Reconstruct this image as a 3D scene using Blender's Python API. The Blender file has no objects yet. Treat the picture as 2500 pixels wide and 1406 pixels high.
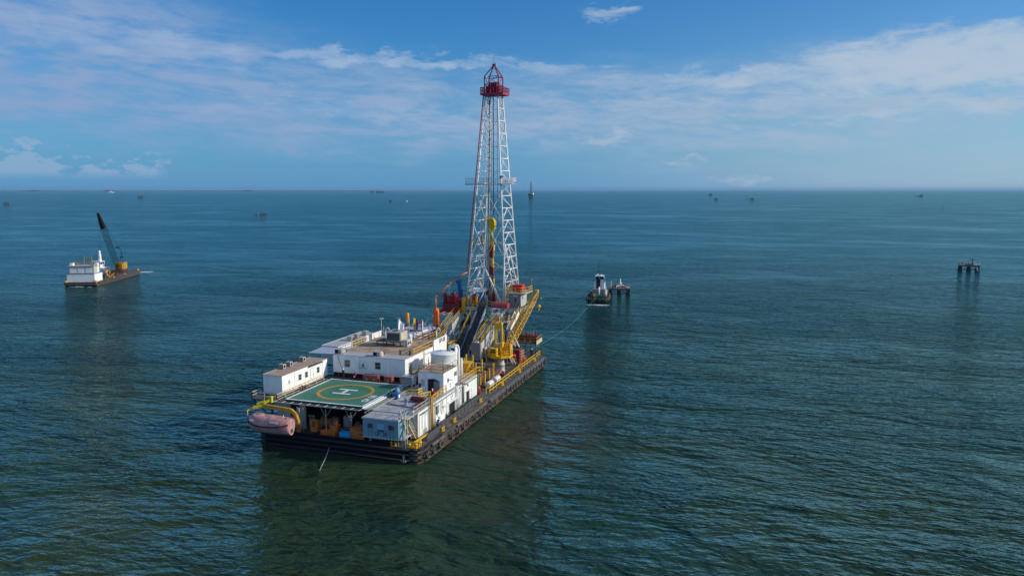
import bpy, bmesh, math, random
from mathutils import Vector, Matrix
S = bpy.context.scene
R = math.radians
random.seed(7)

# ------------------------------------------------------------ camera, light, exposure
CAM = (46.0, -96.6, 40.0)
HEAD = 18.2
cd = bpy.data.cameras.new("camera"); co = bpy.data.objects.new("camera", cd)
S.collection.objects.link(co); S.camera = co
co.location = CAM
co.rotation_euler = (R(90 - 7.41), 0, R(HEAD))
cd.sensor_width = 36; cd.lens = 1837 / 2500 * 36
cd.clip_start = 0.5; cd.clip_end = 200000
S.view_settings.view_transform = 'Standard'; S.view_settings.look = 'None'
S.view_settings.exposure = 0.0; S.view_settings.gamma = 1.0

SUN_EL, SUN_AZ = 25.0, 16.0          # azimuth measured from +X towards +Y
sv = Vector((math.cos(R(SUN_EL)) * math.cos(R(SUN_AZ)), math.cos(R(SUN_EL)) * math.sin(R(SUN_AZ)), math.sin(R(SUN_EL))))
sl = bpy.data.lights.new("sun", 'SUN'); sl.energy = 3.7; sl.angle = R(0.55); sl.color = (1.0, 0.90, 0.76)
so = bpy.data.objects.new("sun", sl); S.collection.objects.link(so)
so.rotation_euler = sv.to_track_quat('Z', 'Y').to_euler()

W = bpy.data.worlds.new("World"); S.world = W; W.use_nodes = True
class NT:
    """small helper for writing node maths"""
    def __init__(s, tree): s.t = tree
    def n(s, typ, **kw):
        x = s.t.nodes.new(typ)
        for k, v in kw.items(): setattr(x, k, v)
        return x
    def put(s, sock, v):
        if hasattr(v, 'node'): s.t.links.new(v, sock)
        elif v is not None: sock.default_value = v
    def m(s, op, a, b=None, c=None, clamp=False):
        x = s.n('ShaderNodeMath', operation=op); x.use_clamp = clamp
        s.put(x.inputs[0], a)
        if b is not None: s.put(x.inputs[1], b)
        if c is not None: s.put(x.inputs[2], c)
        return x.outputs[0]
    def mix(s, f, a, b, mode='MIX'):
        x = s.n('ShaderNodeMix', data_type='RGBA', blend_type=mode)
        s.put(x.inputs[0], f); s.put(x.inputs[6], a); s.put(x.inputs[7], b)
        return x.outputs[2]
    def noise(s, vec, scale, detail=4, rough=0.55, dist=0.0):
        x = s.n('ShaderNodeTexNoise'); s.put(x.inputs['Vector'], vec)
        x.inputs['Scale'].default_value = scale; x.inputs['Detail'].default_value = detail
        x.inputs['Roughness'].default_value = rough; x.inputs['Distortion'].default_value = dist
        return x.outputs[0]
    def ramp(s, f, a, b, lo=0.0, hi=1.0):
        x = s.n('ShaderNodeMapRange', interpolation_type='SMOOTHSTEP'); s.put(x.inputs[0], f)
        for i, v in enumerate((a, b, lo, hi)): x.inputs[i + 1].default_value = v
        return x.outputs[0]
    def mapping(s, vec, scale=(1, 1, 1), rot=(0, 0, 0), loc=(0, 0, 0)):
        x = s.n('ShaderNodeMapping'); s.put(x.inputs[0], vec)
        x.inputs[1].default_value = loc; x.inputs[2].default_value = rot; x.inputs[3].default_value = scale
        return x.outputs[0]

def build_world():
    t = W.node_tree
    for n in list(t.nodes): t.nodes.remove(n)
    N = NT(t)
    out = N.n('ShaderNodeOutputWorld'); bg = N.n('ShaderNodeBackground')
    t.links.new(bg.outputs[0], out.inputs[0])
    sky = N.n('ShaderNodeTexSky', sky_type='NISHITA')
    sky.sun_disc = False; sky.sun_elevation = R(SUN_EL)
    sky.sun_rotation = R(90 - SUN_AZ)
    sky.altitude = 40; sky.air_density = 1.0; sky.dust_density = 0.45; sky.ozone_density = 3.0
    # richer blue, as a polarised camera sees it
    hs = N.n('ShaderNodeHueSaturation'); hs.inputs['Saturation'].default_value = SKY_SAT
    t.links.new(sky.outputs[0], hs.inputs['Color'])
    skyc = N.mix(1.0, hs.outputs[0], SKY_TINT, 'MULTIPLY')
    tc = N.n('ShaderNodeTexCoord')
    sx = N.n('ShaderNodeSeparateXYZ'); t.links.new(tc.outputs['Generated'], sx.inputs[0])
    h = R(HEAD)
    f = N.m('ADD', N.m('MULTIPLY', sx.outputs[0], -math.sin(h)), N.m('MULTIPLY', sx.outputs[1], math.cos(h)))
    r = N.m('ADD', N.m('MULTIPLY', sx.outputs[0], math.cos(h)), N.m('MULTIPLY', sx.outputs[1], math.sin(h)))
    az = N.m('MULTIPLY', N.m('ARCTAN2', r, f), 57.2958)
    el = N.m('MULTIPLY', N.m('ARCSINE', sx.outputs[2]), 57.2958)
    # humid sea air: a blue haze thickening to the horizon, paler on the sunward side
    sideh = N.ramp(az, -8.0, 40.0)
    k0 = CLOUD_GAIN
    hz = N.mix(sideh, tuple(x * k0 for x in HZ_L) + (1,), tuple(x * k0 for x in HZ_R) + (1,))
    hf = N.m('EXPONENT', N.m('MULTIPLY', N.m('ABSOLUTE', el), -1.0 / 7.5))
    skyc = N.mix(N.m('MULTIPLY', hf, 0.97), skyc, hz)
    cb = N.n('ShaderNodeCombineXYZ'); t.links.new(az, cb.inputs[0]); t.links.new(el, cb.inputs[1])
    v = cb.outputs[0]
    shear = N.n('ShaderNodeCombineXYZ')      # bands lean slightly
    t.links.new(az, shear.inputs[0]); t.links.new(N.m('ADD', el, N.m('MULTIPLY', az, 0.06)), shear.inputs[1])
    vs = shear.outputs[0]
    warp = N.noise(N.mapping(v, (0.10, 0.3, 1)), 1.0, 4, 0.6)
    warp2 = N.noise(N.mapping(v, (0.35, 0.8, 1), loc=(31, 7, 3)), 1.0, 4, 0.65)
    azw = N.m('ADD', az, N.m('MULTIPLY', N.m('SUBTRACT', warp, 0.5), 9.0))
    elw = N.m('ADD', N.m('ADD', el, N.m('MULTIPLY', N.m('SUBTRACT', warp2, 0.5), 2.6)), N.m('MULTIPLY', N.m('SUBTRACT', warp, 0.5), 1.5))
    def blob(a0, e0, ra, re, amp, tilt=0.0):
        da = N.m('MULTIPLY', N.m('SUBTRACT', azw, a0), 1.0 / ra)
        ee = N.m('SUBTRACT', elw, e0)
        if tilt: ee = N.m('SUBTRACT', ee, N.m('MULTIPLY', N.m('SUBTRACT', azw, a0), tilt))
        de = N.m('MULTIPLY', ee, 1.0 / re)
        d2 = N.m('ADD', N.m('MULTIPLY', da, da), N.m('MULTIPLY', de, de))
        d4 = N.m('MULTIPLY', d2, d2)
        return N.m('MULTIPLY', N.m('EXPONENT', N.m('MULTIPLY', d4, -1.0)), amp)
    def total(bl):
        s = None
        for b in bl:
            x = blob(*b); s = x if s is None else N.m('MAXIMUM', s, x)
        return s
    # thin veil
    veil = total(CL_VEIL)
    veil = N.m('MAXIMUM', veil, N.m('MULTIPLY', N.ramp(N.m('ABSOLUTE', az), 55.0, 95.0), 0.75))  # unseen veil added outside the view to whiten the ambient light
    fib = N.noise(N.mapping(vs, (0.15, 0.75, 1), loc=(3, 1, 9)), 1.0, 8, 0.60, 0.5)
    fib2 = N.noise(N.mapping(vs, (0.55, 2.2, 1), loc=(13, 5, 2)), 1.0, 6, 0.6, 0.3)
    fibs = N.m('ADD', N.m('MULTIPLY', fib, 0.72), N.m('MULTIPLY', fib2, 0.28))
    veil = N.m('MULTIPLY', veil, N.ramp(fibs, 0.36, 0.64, 0.28, 1.25))
    # streaks and denser bands
    dense = total(CL_DENSE)
    fd = N.noise(N.mapping(vs, (0.36, 1.15, 1), loc=(8, 21, 4)), 1.0, 10, 0.62, 0.4)
    dense = N.m('MULTIPLY', N.m('MULTIPLY', N.ramp(N.m('ADD', dense, N.m('MULTIPLY', N.m('SUBTRACT', fd, 0.5), 1.5)), 0.16, 1.08), 0.85), N.ramp(dense, 0.03, 0.2))
    # low cumulus with a flat base
    fc = N.noise(N.mapping(v, (0.75, 1.5, 1), loc=(2, 2, 5)), 1.0, 8, 0.6)
    top = N.m('ADD', 0.55, N.m('MULTIPLY', N.ramp(fc, 0.35, 0.72), 2.1))
    bump1 = N.m('MULTIPLY', N.m('EXPONENT', N.m('MULTIPLY', N.m('POWER', N.m('ABSOLUTE', N.m('ADD', az, 32.6)), 2.0), -0.5)), 1.0)
    top = N.m('ADD', top, bump1)
    cum = N.m('MULTIPLY', N.ramp(N.m('SUBTRACT', top, N.m('SUBTRACT', el, 0.55)), -0.15, 0.75), N.ramp(el, 0.55, 1.35))
    cum = N.m('MULTIPLY', cum, N.m('MULTIPLY', N.ramp(az, -24.0, -25.5), 0.50))
    puff = total(CL_PUFF)
    fp = N.noise(N.mapping(v, (0.9, 2.2, 1), loc=(6, 2, 5)), 1.0, 8, 0.62)
    puff = N.m('MULTIPLY', N.ramp(N.m('ADD', puff, N.m('MULTIPLY', N.m('SUBTRACT', fp, 0.5), 2.4)), 0.30, 1.25), N.m('MULTIPLY', N.ramp(puff, 0.05, 0.35), 0.65))
    side = N.ramp(az, -35.0, 38.0)
    c_thin = N.mix(side, (0.235, 0.365, 0.60, 1), (0.36, 0.49, 0.64, 1))
    c_lit = N.mix(side, (0.33, 0.46, 0.67, 1), (0.47, 0.57, 0.68, 1))
    c_puf = N.mix(side, (0.36, 0.47, 0.64, 1), (0.48, 0.55, 0.66, 1))
    k = CLOUD_GAIN
    c = N.mix(N.m('MULTIPLY', veil, 1.0, clamp=True), skyc, N.mix(1.0, c_thin, (k, k, k, 1), 'MULTIPLY'))
    c = N.mix(N.m('MULTIPLY', dense, 1.0, clamp=True), c, N.mix(1.0, c_lit, (k, k, k, 1), 'MULTIPLY'))
    c = N.mix(N.m('MAXIMUM', cum, puff, clamp=True), c, N.mix(1.0, c_puf, (k, k, k, 1), 'MULTIPLY'))
    t.links.new(c, bg.inputs[0]); bg.inputs[1].default_value = SKY_STR
SKY_STR = 0.10; SKY_SAT = 1.25; SKY_TINT = (0.30, 0.80, 1.15, 1); HZ_L = (0.11, 0.31, 0.58); HZ_R = (0.36, 0.52, 0.66); CLOUD_GAIN = 10.0
CL_VEIL = [(-31, 8.2, 18, 5.0, 1.0, -0.08), (-14, 6.0, 17, 3.4, 0.92, -0.05), (4, 5.9, 15, 3.0, 0.86, 0.0), (22, 5.8, 18, 3.5, 0.88, 0.06), (14, 2.0, 12, 1.1, 0.28), (32, 1.2, 12, 2.6, 0.40)]
CL_DENSE = [(-9, 9.4, 10, 0.55, 0.75, -0.03), (3, 8.9, 5, 0.35, 0.55), (29, 8.2, 10.5, 2.2, 1.0, 0.03), (17, 7.9, 7, 0.8, 0.72), (-26, 9.6, 12, 1.3, 0.52, -0.11), (-12, 5.6, 12, 0.9, 0.42, -0.05),
            (30, 5.2, 10, 0.8, 0.55, 0.02), (-2, 4.0, 5, 0.45, 0.45), (6.4, 12.5, 2.4, 0.5, 0.62, 0.02), (25.5, 13.0, 3.2, 0.5, 0.6), (12, 6.2, 8, 0.6, 0.42)]
CL_PUFF = [(7.3, 3.7, 1.4, 0.55, 0.9), (5.6, 3.9, 1.7, 0.25, 0.6), (12.7, 2.2, 1.7, 0.3, 0.6, -0.12), (17.5, 0.8, 1.6, 0.3, 0.7, -0.15), (-24.6, 1.5, 0.7, 0.5, 0.9), (15.6, 1.0, 1.0, 0.25, 0.5), (22, 1.1, 1.6, 0.25, 0.5)]
build_world()

C = S.collection
# ------------------------------------------------------------ water
def build_water():
    me = bpy.data.meshes.new("water")
    L = 60000.0
    # one sheet to the horizon, finer near the vessels
    me.from_pydata([(-L, -L, 0), (L, -L, 0), (L, L, 0), (-L, L, 0)], [], [(0, 1, 2, 3)])
    o = bpy.data.objects.new("water", me); C.objects.link(o); o['kind'] = 'structure'
    o.location = (CAM[0], CAM[1], 0)
    m = bpy.data.materials.new("sea_water"); m.use_nodes = True; t = m.node_tree
    N = NT(t); b = t.nodes['Principled BSDF']; outn = t.nodes['Material Output']
    g = N.n('ShaderNodeNewGeometry'); P = g.outputs['Position']
    wd = R(HEAD - 14)
    Pw = N.mapping(P, (1, 1, 1), (0, 0, -wd))
    # slicks and gust patches
    big = N.noise(N.mapping(Pw, (0.0030, 0.009, 0), rot=(0, 0, 0.35)), 1.0, 6, 0.62, 0.8)
    mid = N.noise(N.mapping(Pw, (0.014, 0.030, 0), rot=(0, 0, -0.3), loc=(5, 9, 0)), 1.0, 6, 0.62, 0.5)
    patch = N.m('ADD', N.m('MULTIPLY', big, 0.55), N.m('MULTIPLY', mid, 0.45))
    amp = N.ramp(patch, 0.40, 0.60, 0.50, 1.40)
    def ridge(n, p=1.0):     # rounded troughs, sharper crests
        return N.m('SUBTRACT', 1.0, N.m('POWER', N.m('ABSOLUTE', N.m('SUBTRACT', N.m('MULTIPLY', n, 2.0), 1.0)), p))
    swell = N.noise(N.mapping(Pw, (0.060, 0.13, 0), loc=(1, 2, 0)), 1.0, 2, 0.5, 0.2)
    w1 = ridge(N.noise(N.mapping(Pw, (0.11, 0.30, 0), rot=(0, 0, 0.22)), 1.0, 2, 0.50, 0.4))
    w1b = ridge(N.noise(N.mapping(Pw, (0.28, 0.50, 0), rot=(0, 0, -0.40), loc=(9, 4, 0)), 1.0, 2, 0.50, 0.4))
    w2 = ridge(N.noise(N.mapping(Pw, (0.70, 1.35, 0), rot=(0, 0, -0.15), loc=(7, 3, 0)), 1.0, 3, 0.55, 0.4))
    hgt = N.m('ADD', N.m('MULTIPLY', swell, W_SW), N.m('ADD', N.m('MULTIPLY', N.m('ADD', w1, N.m('MULTIPLY', w1b, 0.6)), W_1), N.m('MULTIPLY', w2, W_2)))
    dcam = N.n('ShaderNodeVectorMath', operation='LENGTH'); t.links.new(N.mapping(P, (1, 1, 0)), dcam.inputs[0])
    hgt = N.m('MULTIPLY', N.m('MULTIPLY', hgt, amp), N.ramp(dcam.outputs['Value'], 90.0, 420.0, 1.0, 0.5))
    bp = N.n('ShaderNodeBump'); bp.inputs['Strength'].default_value = 1.0; bp.inputs['Distance'].default_value = 1.0
    t.links.new(hgt, bp.inputs['Height'])
    # water body: green and brown silt in patches; far blue also stands in for reflected sky
    silt = N.noise(N.mapping(P, (0.014, 0.022, 0), rot=(0, 0, 0.4), loc=(4, 4, 0)), 1.0, 5, 0.6, 0.8)
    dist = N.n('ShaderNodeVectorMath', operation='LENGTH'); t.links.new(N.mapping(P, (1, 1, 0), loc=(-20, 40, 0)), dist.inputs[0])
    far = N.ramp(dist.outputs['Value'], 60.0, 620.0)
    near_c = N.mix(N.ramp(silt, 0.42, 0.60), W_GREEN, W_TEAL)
    # brown silt stirred up along the starboard side
    dpl = N.n('ShaderNodeVectorMath', operation='LENGTH'); t.links.new(N.mapping(P, (0.055, 0.030, 0), rot=(0, 0, 0.12), loc=(-0.7, -0.75, 0)), dpl.inputs[0])
    pl = N.m('ADD', N.m('MULTIPLY', N.m('SUBTRACT', silt, 0.5), 2.2), N.ramp(dpl.outputs['Value'], 0.2, 1.15, 1.0, 0.0))
    near_c = N.mix(N.m('MULTIPLY', N.ramp(pl, 0.45, 1.1), 0.8), near_c, W_BROWN)
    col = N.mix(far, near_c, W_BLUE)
    col = N.mix(N.m('MULTIPLY', N.ramp(mid, 0.46, 0.62), 0.45), col, W_DEEP)
    # silty water body under a rippled, partly polarised mirror
    for nd in (b,): t.nodes.remove(nd)
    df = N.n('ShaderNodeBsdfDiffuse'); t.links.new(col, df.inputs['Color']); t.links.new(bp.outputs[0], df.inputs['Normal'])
    gl = N.n('ShaderNodeBsdfGlossy'); gl.inputs['Roughness'].default_value = 0.07; gl.inputs['Color'].default_value = W_SPEC
    t.links.new(bp.outputs[0], gl.inputs['Normal'])
    fr = N.n('ShaderNodeFresnel'); fr.inputs['IOR'].default_value = 1.333; t.links.new(bp.outputs[0], fr.inputs['Normal'])
    mx = N.n('ShaderNodeMixShader'); t.links.new(N.m('POWER', fr.outputs[0], 1.14), mx.inputs[0]); t.links.new(df.outputs[0], mx.inputs[1]); t.links.new(gl.outputs[0], mx.inputs[2])
    t.links.new(mx.outputs[0], outn.inputs['Surface'])
    me.materials.append(m)
W_SW, W_1, W_2 = 2.0, 0.80, 0.20
W_SPEC = (0.46, 0.73, 0.74, 1)
W_DEEP = (0.006, 0.032, 0.034, 1); W_BROWN = (0.060, 0.048, 0.022, 1)
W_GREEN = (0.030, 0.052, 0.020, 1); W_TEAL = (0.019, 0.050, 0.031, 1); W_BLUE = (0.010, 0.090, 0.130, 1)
build_water()

def build_haze():
    me = bpy.data.meshes.new("haze"); L = 58000.0; z0, z1 = -2.5, 120.0
    x, y = CAM[0], CAM[1]
    v = [(x + a * L, y + b * L, z) for z in (z0, z1) for a, b in ((-1, -1), (1, -1), (1, 1), (-1, 1))]
    me.from_pydata(v, [], [(3, 2, 1, 0), (4, 5, 6, 7), (0, 1, 5, 4), (1, 2, 6, 5), (2, 3, 7, 6), (3, 0, 4, 7)])
    o = bpy.data.objects.new("haze", me); C.objects.link(o); o['kind'] = 'stuff'; o['label'] = 'pale blue sea haze over the whole water'; o['category'] = 'haze'
    m = bpy.data.materials.new("sea_haze"); m.use_nodes = True; t = m.node_tree
    for n in list(t.nodes): t.nodes.remove(n)
    out = t.nodes.new('ShaderNodeOutputMaterial'); pv = t.nodes.new('ShaderNodeVolumePrincipled')
    pv.inputs['Color'].default_value = (0.33, 0.60, 0.88, 1); pv.inputs['Density'].default_value = HAZE_D; pv.inputs['Anisotropy'].default_value = 0.0
    t.links.new(pv.outputs[0], out.inputs['Volume']); me.materials.append(m)
HAZE_D = 0.000022
build_haze()
# ------------------------------------------------------------ materials
MATS = {}
def mat(name, col, rough=0.55, metal=0.0, rust=0.0, dirt=0.25, streak=0.0, col2=None, scale=1.0, spec=0.35, emit=None):
    if name in MATS: return MATS[name]
    m = bpy.data.materials.new(name); m.use_nodes = True; t = m.node_tree; N = NT(t)
    b = t.nodes['Principled BSDF']
    tc = N.n('ShaderNodeTexCoord'); P = tc.outputs['Object']
    c = tuple(col) + (1,)
    n1 = N.noise(P, 0.9 * scale, 5, 0.65)
    dk = tuple(x * 0.62 for x in col) + (1,)
    lt = tuple(min(1, x * 1.12) for x in col) + (1,)
    v = N.mix(N.ramp(n1, 0.35, 0.7), lt, c)
    n2 = N.noise(P, 3.2 * scale, 6, 0.7)
    v = N.mix(N.m('MULTIPLY', N.ramp(n2, 0.46, 0.72), dirt), v, dk)
    if col2: v = N.mix(N.ramp(N.noise(P, 0.55 * scale, 6, 0.7), 0.44, 0.6), v, tuple(col2) + (1,))
    if streak:
        st = N.noise(N.mapping(P, (2.6, 2.6, 0.16)), 1.0 * scale, 4, 0.6)
        v = N.mix(N.m('MULTIPLY', N.ramp(st, 0.52, 0.72), streak), v, (0.16, 0.085, 0.045, 1))
    if rust:
        rn = N.noise(P, 1.7 * scale, 8, 0.72, 0.5)
        v = N.mix(N.ramp(rn, 0.66 - rust * 0.3, 0.74 - rust * 0.25), v, (0.13, 0.055, 0.028, 1))
    t.links.new(v, b.inputs['Base Color'])
    b.inputs['Metallic'].default_value = metal
    b.inputs['Specular IOR Level'].default_value = spec
    t.links.new(N.ramp(n2, 0.2, 0.8, max(0.05, rough - 0.12), min(1, rough + 0.12)), b.inputs['Roughness'])
    bp = N.n('ShaderNodeBump'); bp.inputs['Strength'].default_value = 0.25; bp.inputs['Distance'].default_value = 0.02
    t.links.new(n2, bp.inputs['Height']); t.links.new(bp.outputs[0], b.inputs['Normal'])
    if emit: b.inputs['Emission Color'].default_value = tuple(emit) + (1,); b.inputs['Emission Strength'].default_value = 1.0
    MATS[name] = m; return m
DMAROON = mat('dark_maroon_paint', (0.06, 0.012, 0.016), 0.6, dirt=0.4)
STRIP = mat('worn_rubbing_strip', (0.018, 0.019, 0.025), 0.5, dirt=0.4, spec=0.2)
WHITE = mat('white_paint', (0.80, 0.80, 0.79), 0.45, streak=0.10, dirt=0.05)
WHITE_G = mat('grimy_white_paint', (0.76, 0.76, 0.73), 0.5, streak=0.28, rust=0.04, dirt=0.14)
CREAM = mat('cream_paint', (0.55, 0.48, 0.33), 0.5, rust=0.25)
TAN = mat('tan_roof_coating', (0.40, 0.30, 0.22), 0.85, dirt=0.6)
TAN2 = mat('stained_tan_roof', (0.46, 0.34, 0.225), 0.85, dirt=0.7, col2=(0.30, 0.205, 0.125), rust=0.18)
GROOF = mat('grey_roof_sheet', (0.46, 0.44, 0.44), 0.6, dirt=0.45, streak=0.1)
GROOF2 = mat('tank_deck_grey', (0.42, 0.425, 0.45), 0.6, dirt=0.4, col2=(0.33, 0.31, 0.28))
BROOF = mat('pale_blue_sheet', (0.40, 0.46, 0.52), 0.5, dirt=0.2)
LGREY = mat('light_grey_paint', (0.48, 0.49, 0.47), 0.5, dirt=0.3, streak=0.2)
MGREY = mat('mid_grey_paint', (0.22, 0.22, 0.22), 0.55, dirt=0.4, rust=0.1)
DGREY = mat('dark_grey_steel', (0.07, 0.072, 0.078), 0.55, dirt=0.4, rust=0.15)
BLACK = mat('black_hull_paint', (0.006, 0.006, 0.009), 0.6, dirt=0.5, spec=0.12)
RUBBER = mat('black_rubber', (0.055, 0.050, 0.048), 0.75, dirt=0.3, col2=(0.10, 0.09, 0.08))
GLASS = mat('dark_window_glass', (0.02, 0.035, 0.045), 0.12, spec=0.6, dirt=0)
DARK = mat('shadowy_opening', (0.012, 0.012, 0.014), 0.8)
YEL = mat('yellow_paint', (0.72, 0.40, 0.018), 0.45, dirt=0.3, rust=0.12)
YELP = mat('bright_yellow_paint', (0.80, 0.50, 0.02), 0.4, dirt=0.25)
YELD = mat('grimy_yellow_paint', (0.45, 0.25, 0.025), 0.5, dirt=0.6, rust=0.3)
YGRN = mat('yellow_green_paint', (0.55, 0.52, 0.02), 0.45)
ORANGE = mat('orange_paint', (0.75, 0.13, 0.02), 0.45, dirt=0.3)
FORANGE = mat('faded_orange_pipe', (0.62, 0.17, 0.07), 0.55, dirt=0.3)
PINK = mat('faded_pink_orange_gelcoat', (0.50, 0.29, 0.29), 0.55, dirt=0.35, col2=(0.44, 0.19, 0.18), streak=0.25)
RED = mat('red_paint', (0.45, 0.02, 0.03), 0.45, dirt=0.3)
REDB = mat('bright_red_paint', (0.62, 0.02, 0.02), 0.4, dirt=0.15)
MAROON = mat('maroon_paint', (0.15, 0.024, 0.028), 0.55, dirt=0.4, rust=0.1)
RUSTY = mat('rusty_steel', (0.15, 0.075, 0.045), 0.8, dirt=0.7, col2=(0.08, 0.045, 0.035))
GREENP = mat('green_paint', (0.03, 0.16, 0.09), 0.5, dirt=0.4)
DGREEN = mat('dark_green_paint', (0.02, 0.06, 0.05), 0.5, dirt=0.4)
BLUE = mat('blue_paint', (0.02, 0.12, 0.34), 0.45, dirt=0.3)
LBLUE = mat('light_blue_paint', (0.17, 0.31, 0.38), 0.45, dirt=0.3, streak=0.12)
CBLUE = mat('bright_blue_paint', (0.02, 0.32, 0.62), 0.45)
MASTW = mat('mast_white_paint', (0.76, 0.76, 0.74), 0.4, dirt=0.15, streak=0.1)
SILVER = mat('galvanised_steel', (0.45, 0.47, 0.48), 0.4, metal=0.4, dirt=0.3)
AC = mat('air_conditioner_casing', (0.42, 0.40, 0.36), 0.6, dirt=0.35)
SKIN = mat('skin', (0.30, 0.16, 0.10), 0.6)
NAVY = mat('navy_coverall', (0.015, 0.018, 0.04), 0.8)
HAT = mat('white_hard_hat', (0.85, 0.85, 0.85), 0.35)
ROPE_G = mat('green_rope', (0.03, 0.38, 0.28), 0.8)
ROPE_W = mat('pale_rope', (0.45, 0.42, 0.36), 0.8)
INK = mat('black_lettering', (0.015, 0.02, 0.03), 0.6)
WPAINT = mat('white_marking_paint', (0.78, 0.78, 0.76), 0.6, dirt=0.4)
OPAINT = mat('ochre_marking_paint', (0.52, 0.27, 0.03), 0.6, dirt=0.5)
LAMP = mat('lamp_white', (0.9, 0.9, 0.9), 0.3)

def hull_mat():
    m = mat('weathered_hull_side', (0.050, 0.048, 0.048), 0.6, dirt=0.6)
    t = m.node_tree; N = NT(t); b = t.nodes['Principled BSDF']
    src = b.inputs['Base Color'].links[0].from_socket
    tc = N.n('ShaderNodeTexCoord'); P = tc.outputs['Object']
    sx = N.n('ShaderNodeSeparateXYZ'); t.links.new(P, sx.inputs[0])
    st = N.noise(N.mapping(P, (0.6, 0.6, 0.25)), 1.0, 8, 0.7)
    v = N.mix(N.m('MULTIPLY', N.ramp(st, 0.46, 0.68), 0.75), src, (0.15, 0.10, 0.075, 1))
    wl = N.m('ADD', sx.outputs[2], N.m('MULTIPLY', N.m('SUBTRACT', st, 0.5), 0.8))
    v = N.mix(N.ramp(wl, 0.65, 0.15), v, (0.12, 0.055, 0.035, 1))
    t.links.new(v, b.inputs['Base Color']); return m
HULLS = hull_mat()

def deck_mat():
    m = mat('helideck_green', (0.050, 0.190, 0.118), 0.7, dirt=0.35)
    t = m.node_tree; N = NT(t); b = t.nodes['Principled BSDF']
    src = b.inputs['Base Color'].links[0].from_socket
    tc = N.n('ShaderNodeTexCoord'); P = tc.outputs['Object']
    sc = N.noise(N.mapping(P, (0.5, 2.2, 1), rot=(0, 0, 0.3)), 0.9, 8, 0.75)
    v = N.mix(N.m('MULTIPLY', N.ramp(sc, 0.52, 0.68), 0.7), src, (0.012, 0.04, 0.03, 1))
    v = N.mix(N.m('MULTIPLY', N.ramp(N.noise(P, 0.25, 4, 0.6), 0.4, 0.65), 0.4), v, (0.09, 0.24, 0.17, 1))
    t.links.new(v, b.inputs['Base Color']); return m
HGREEN = deck_mat()

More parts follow.
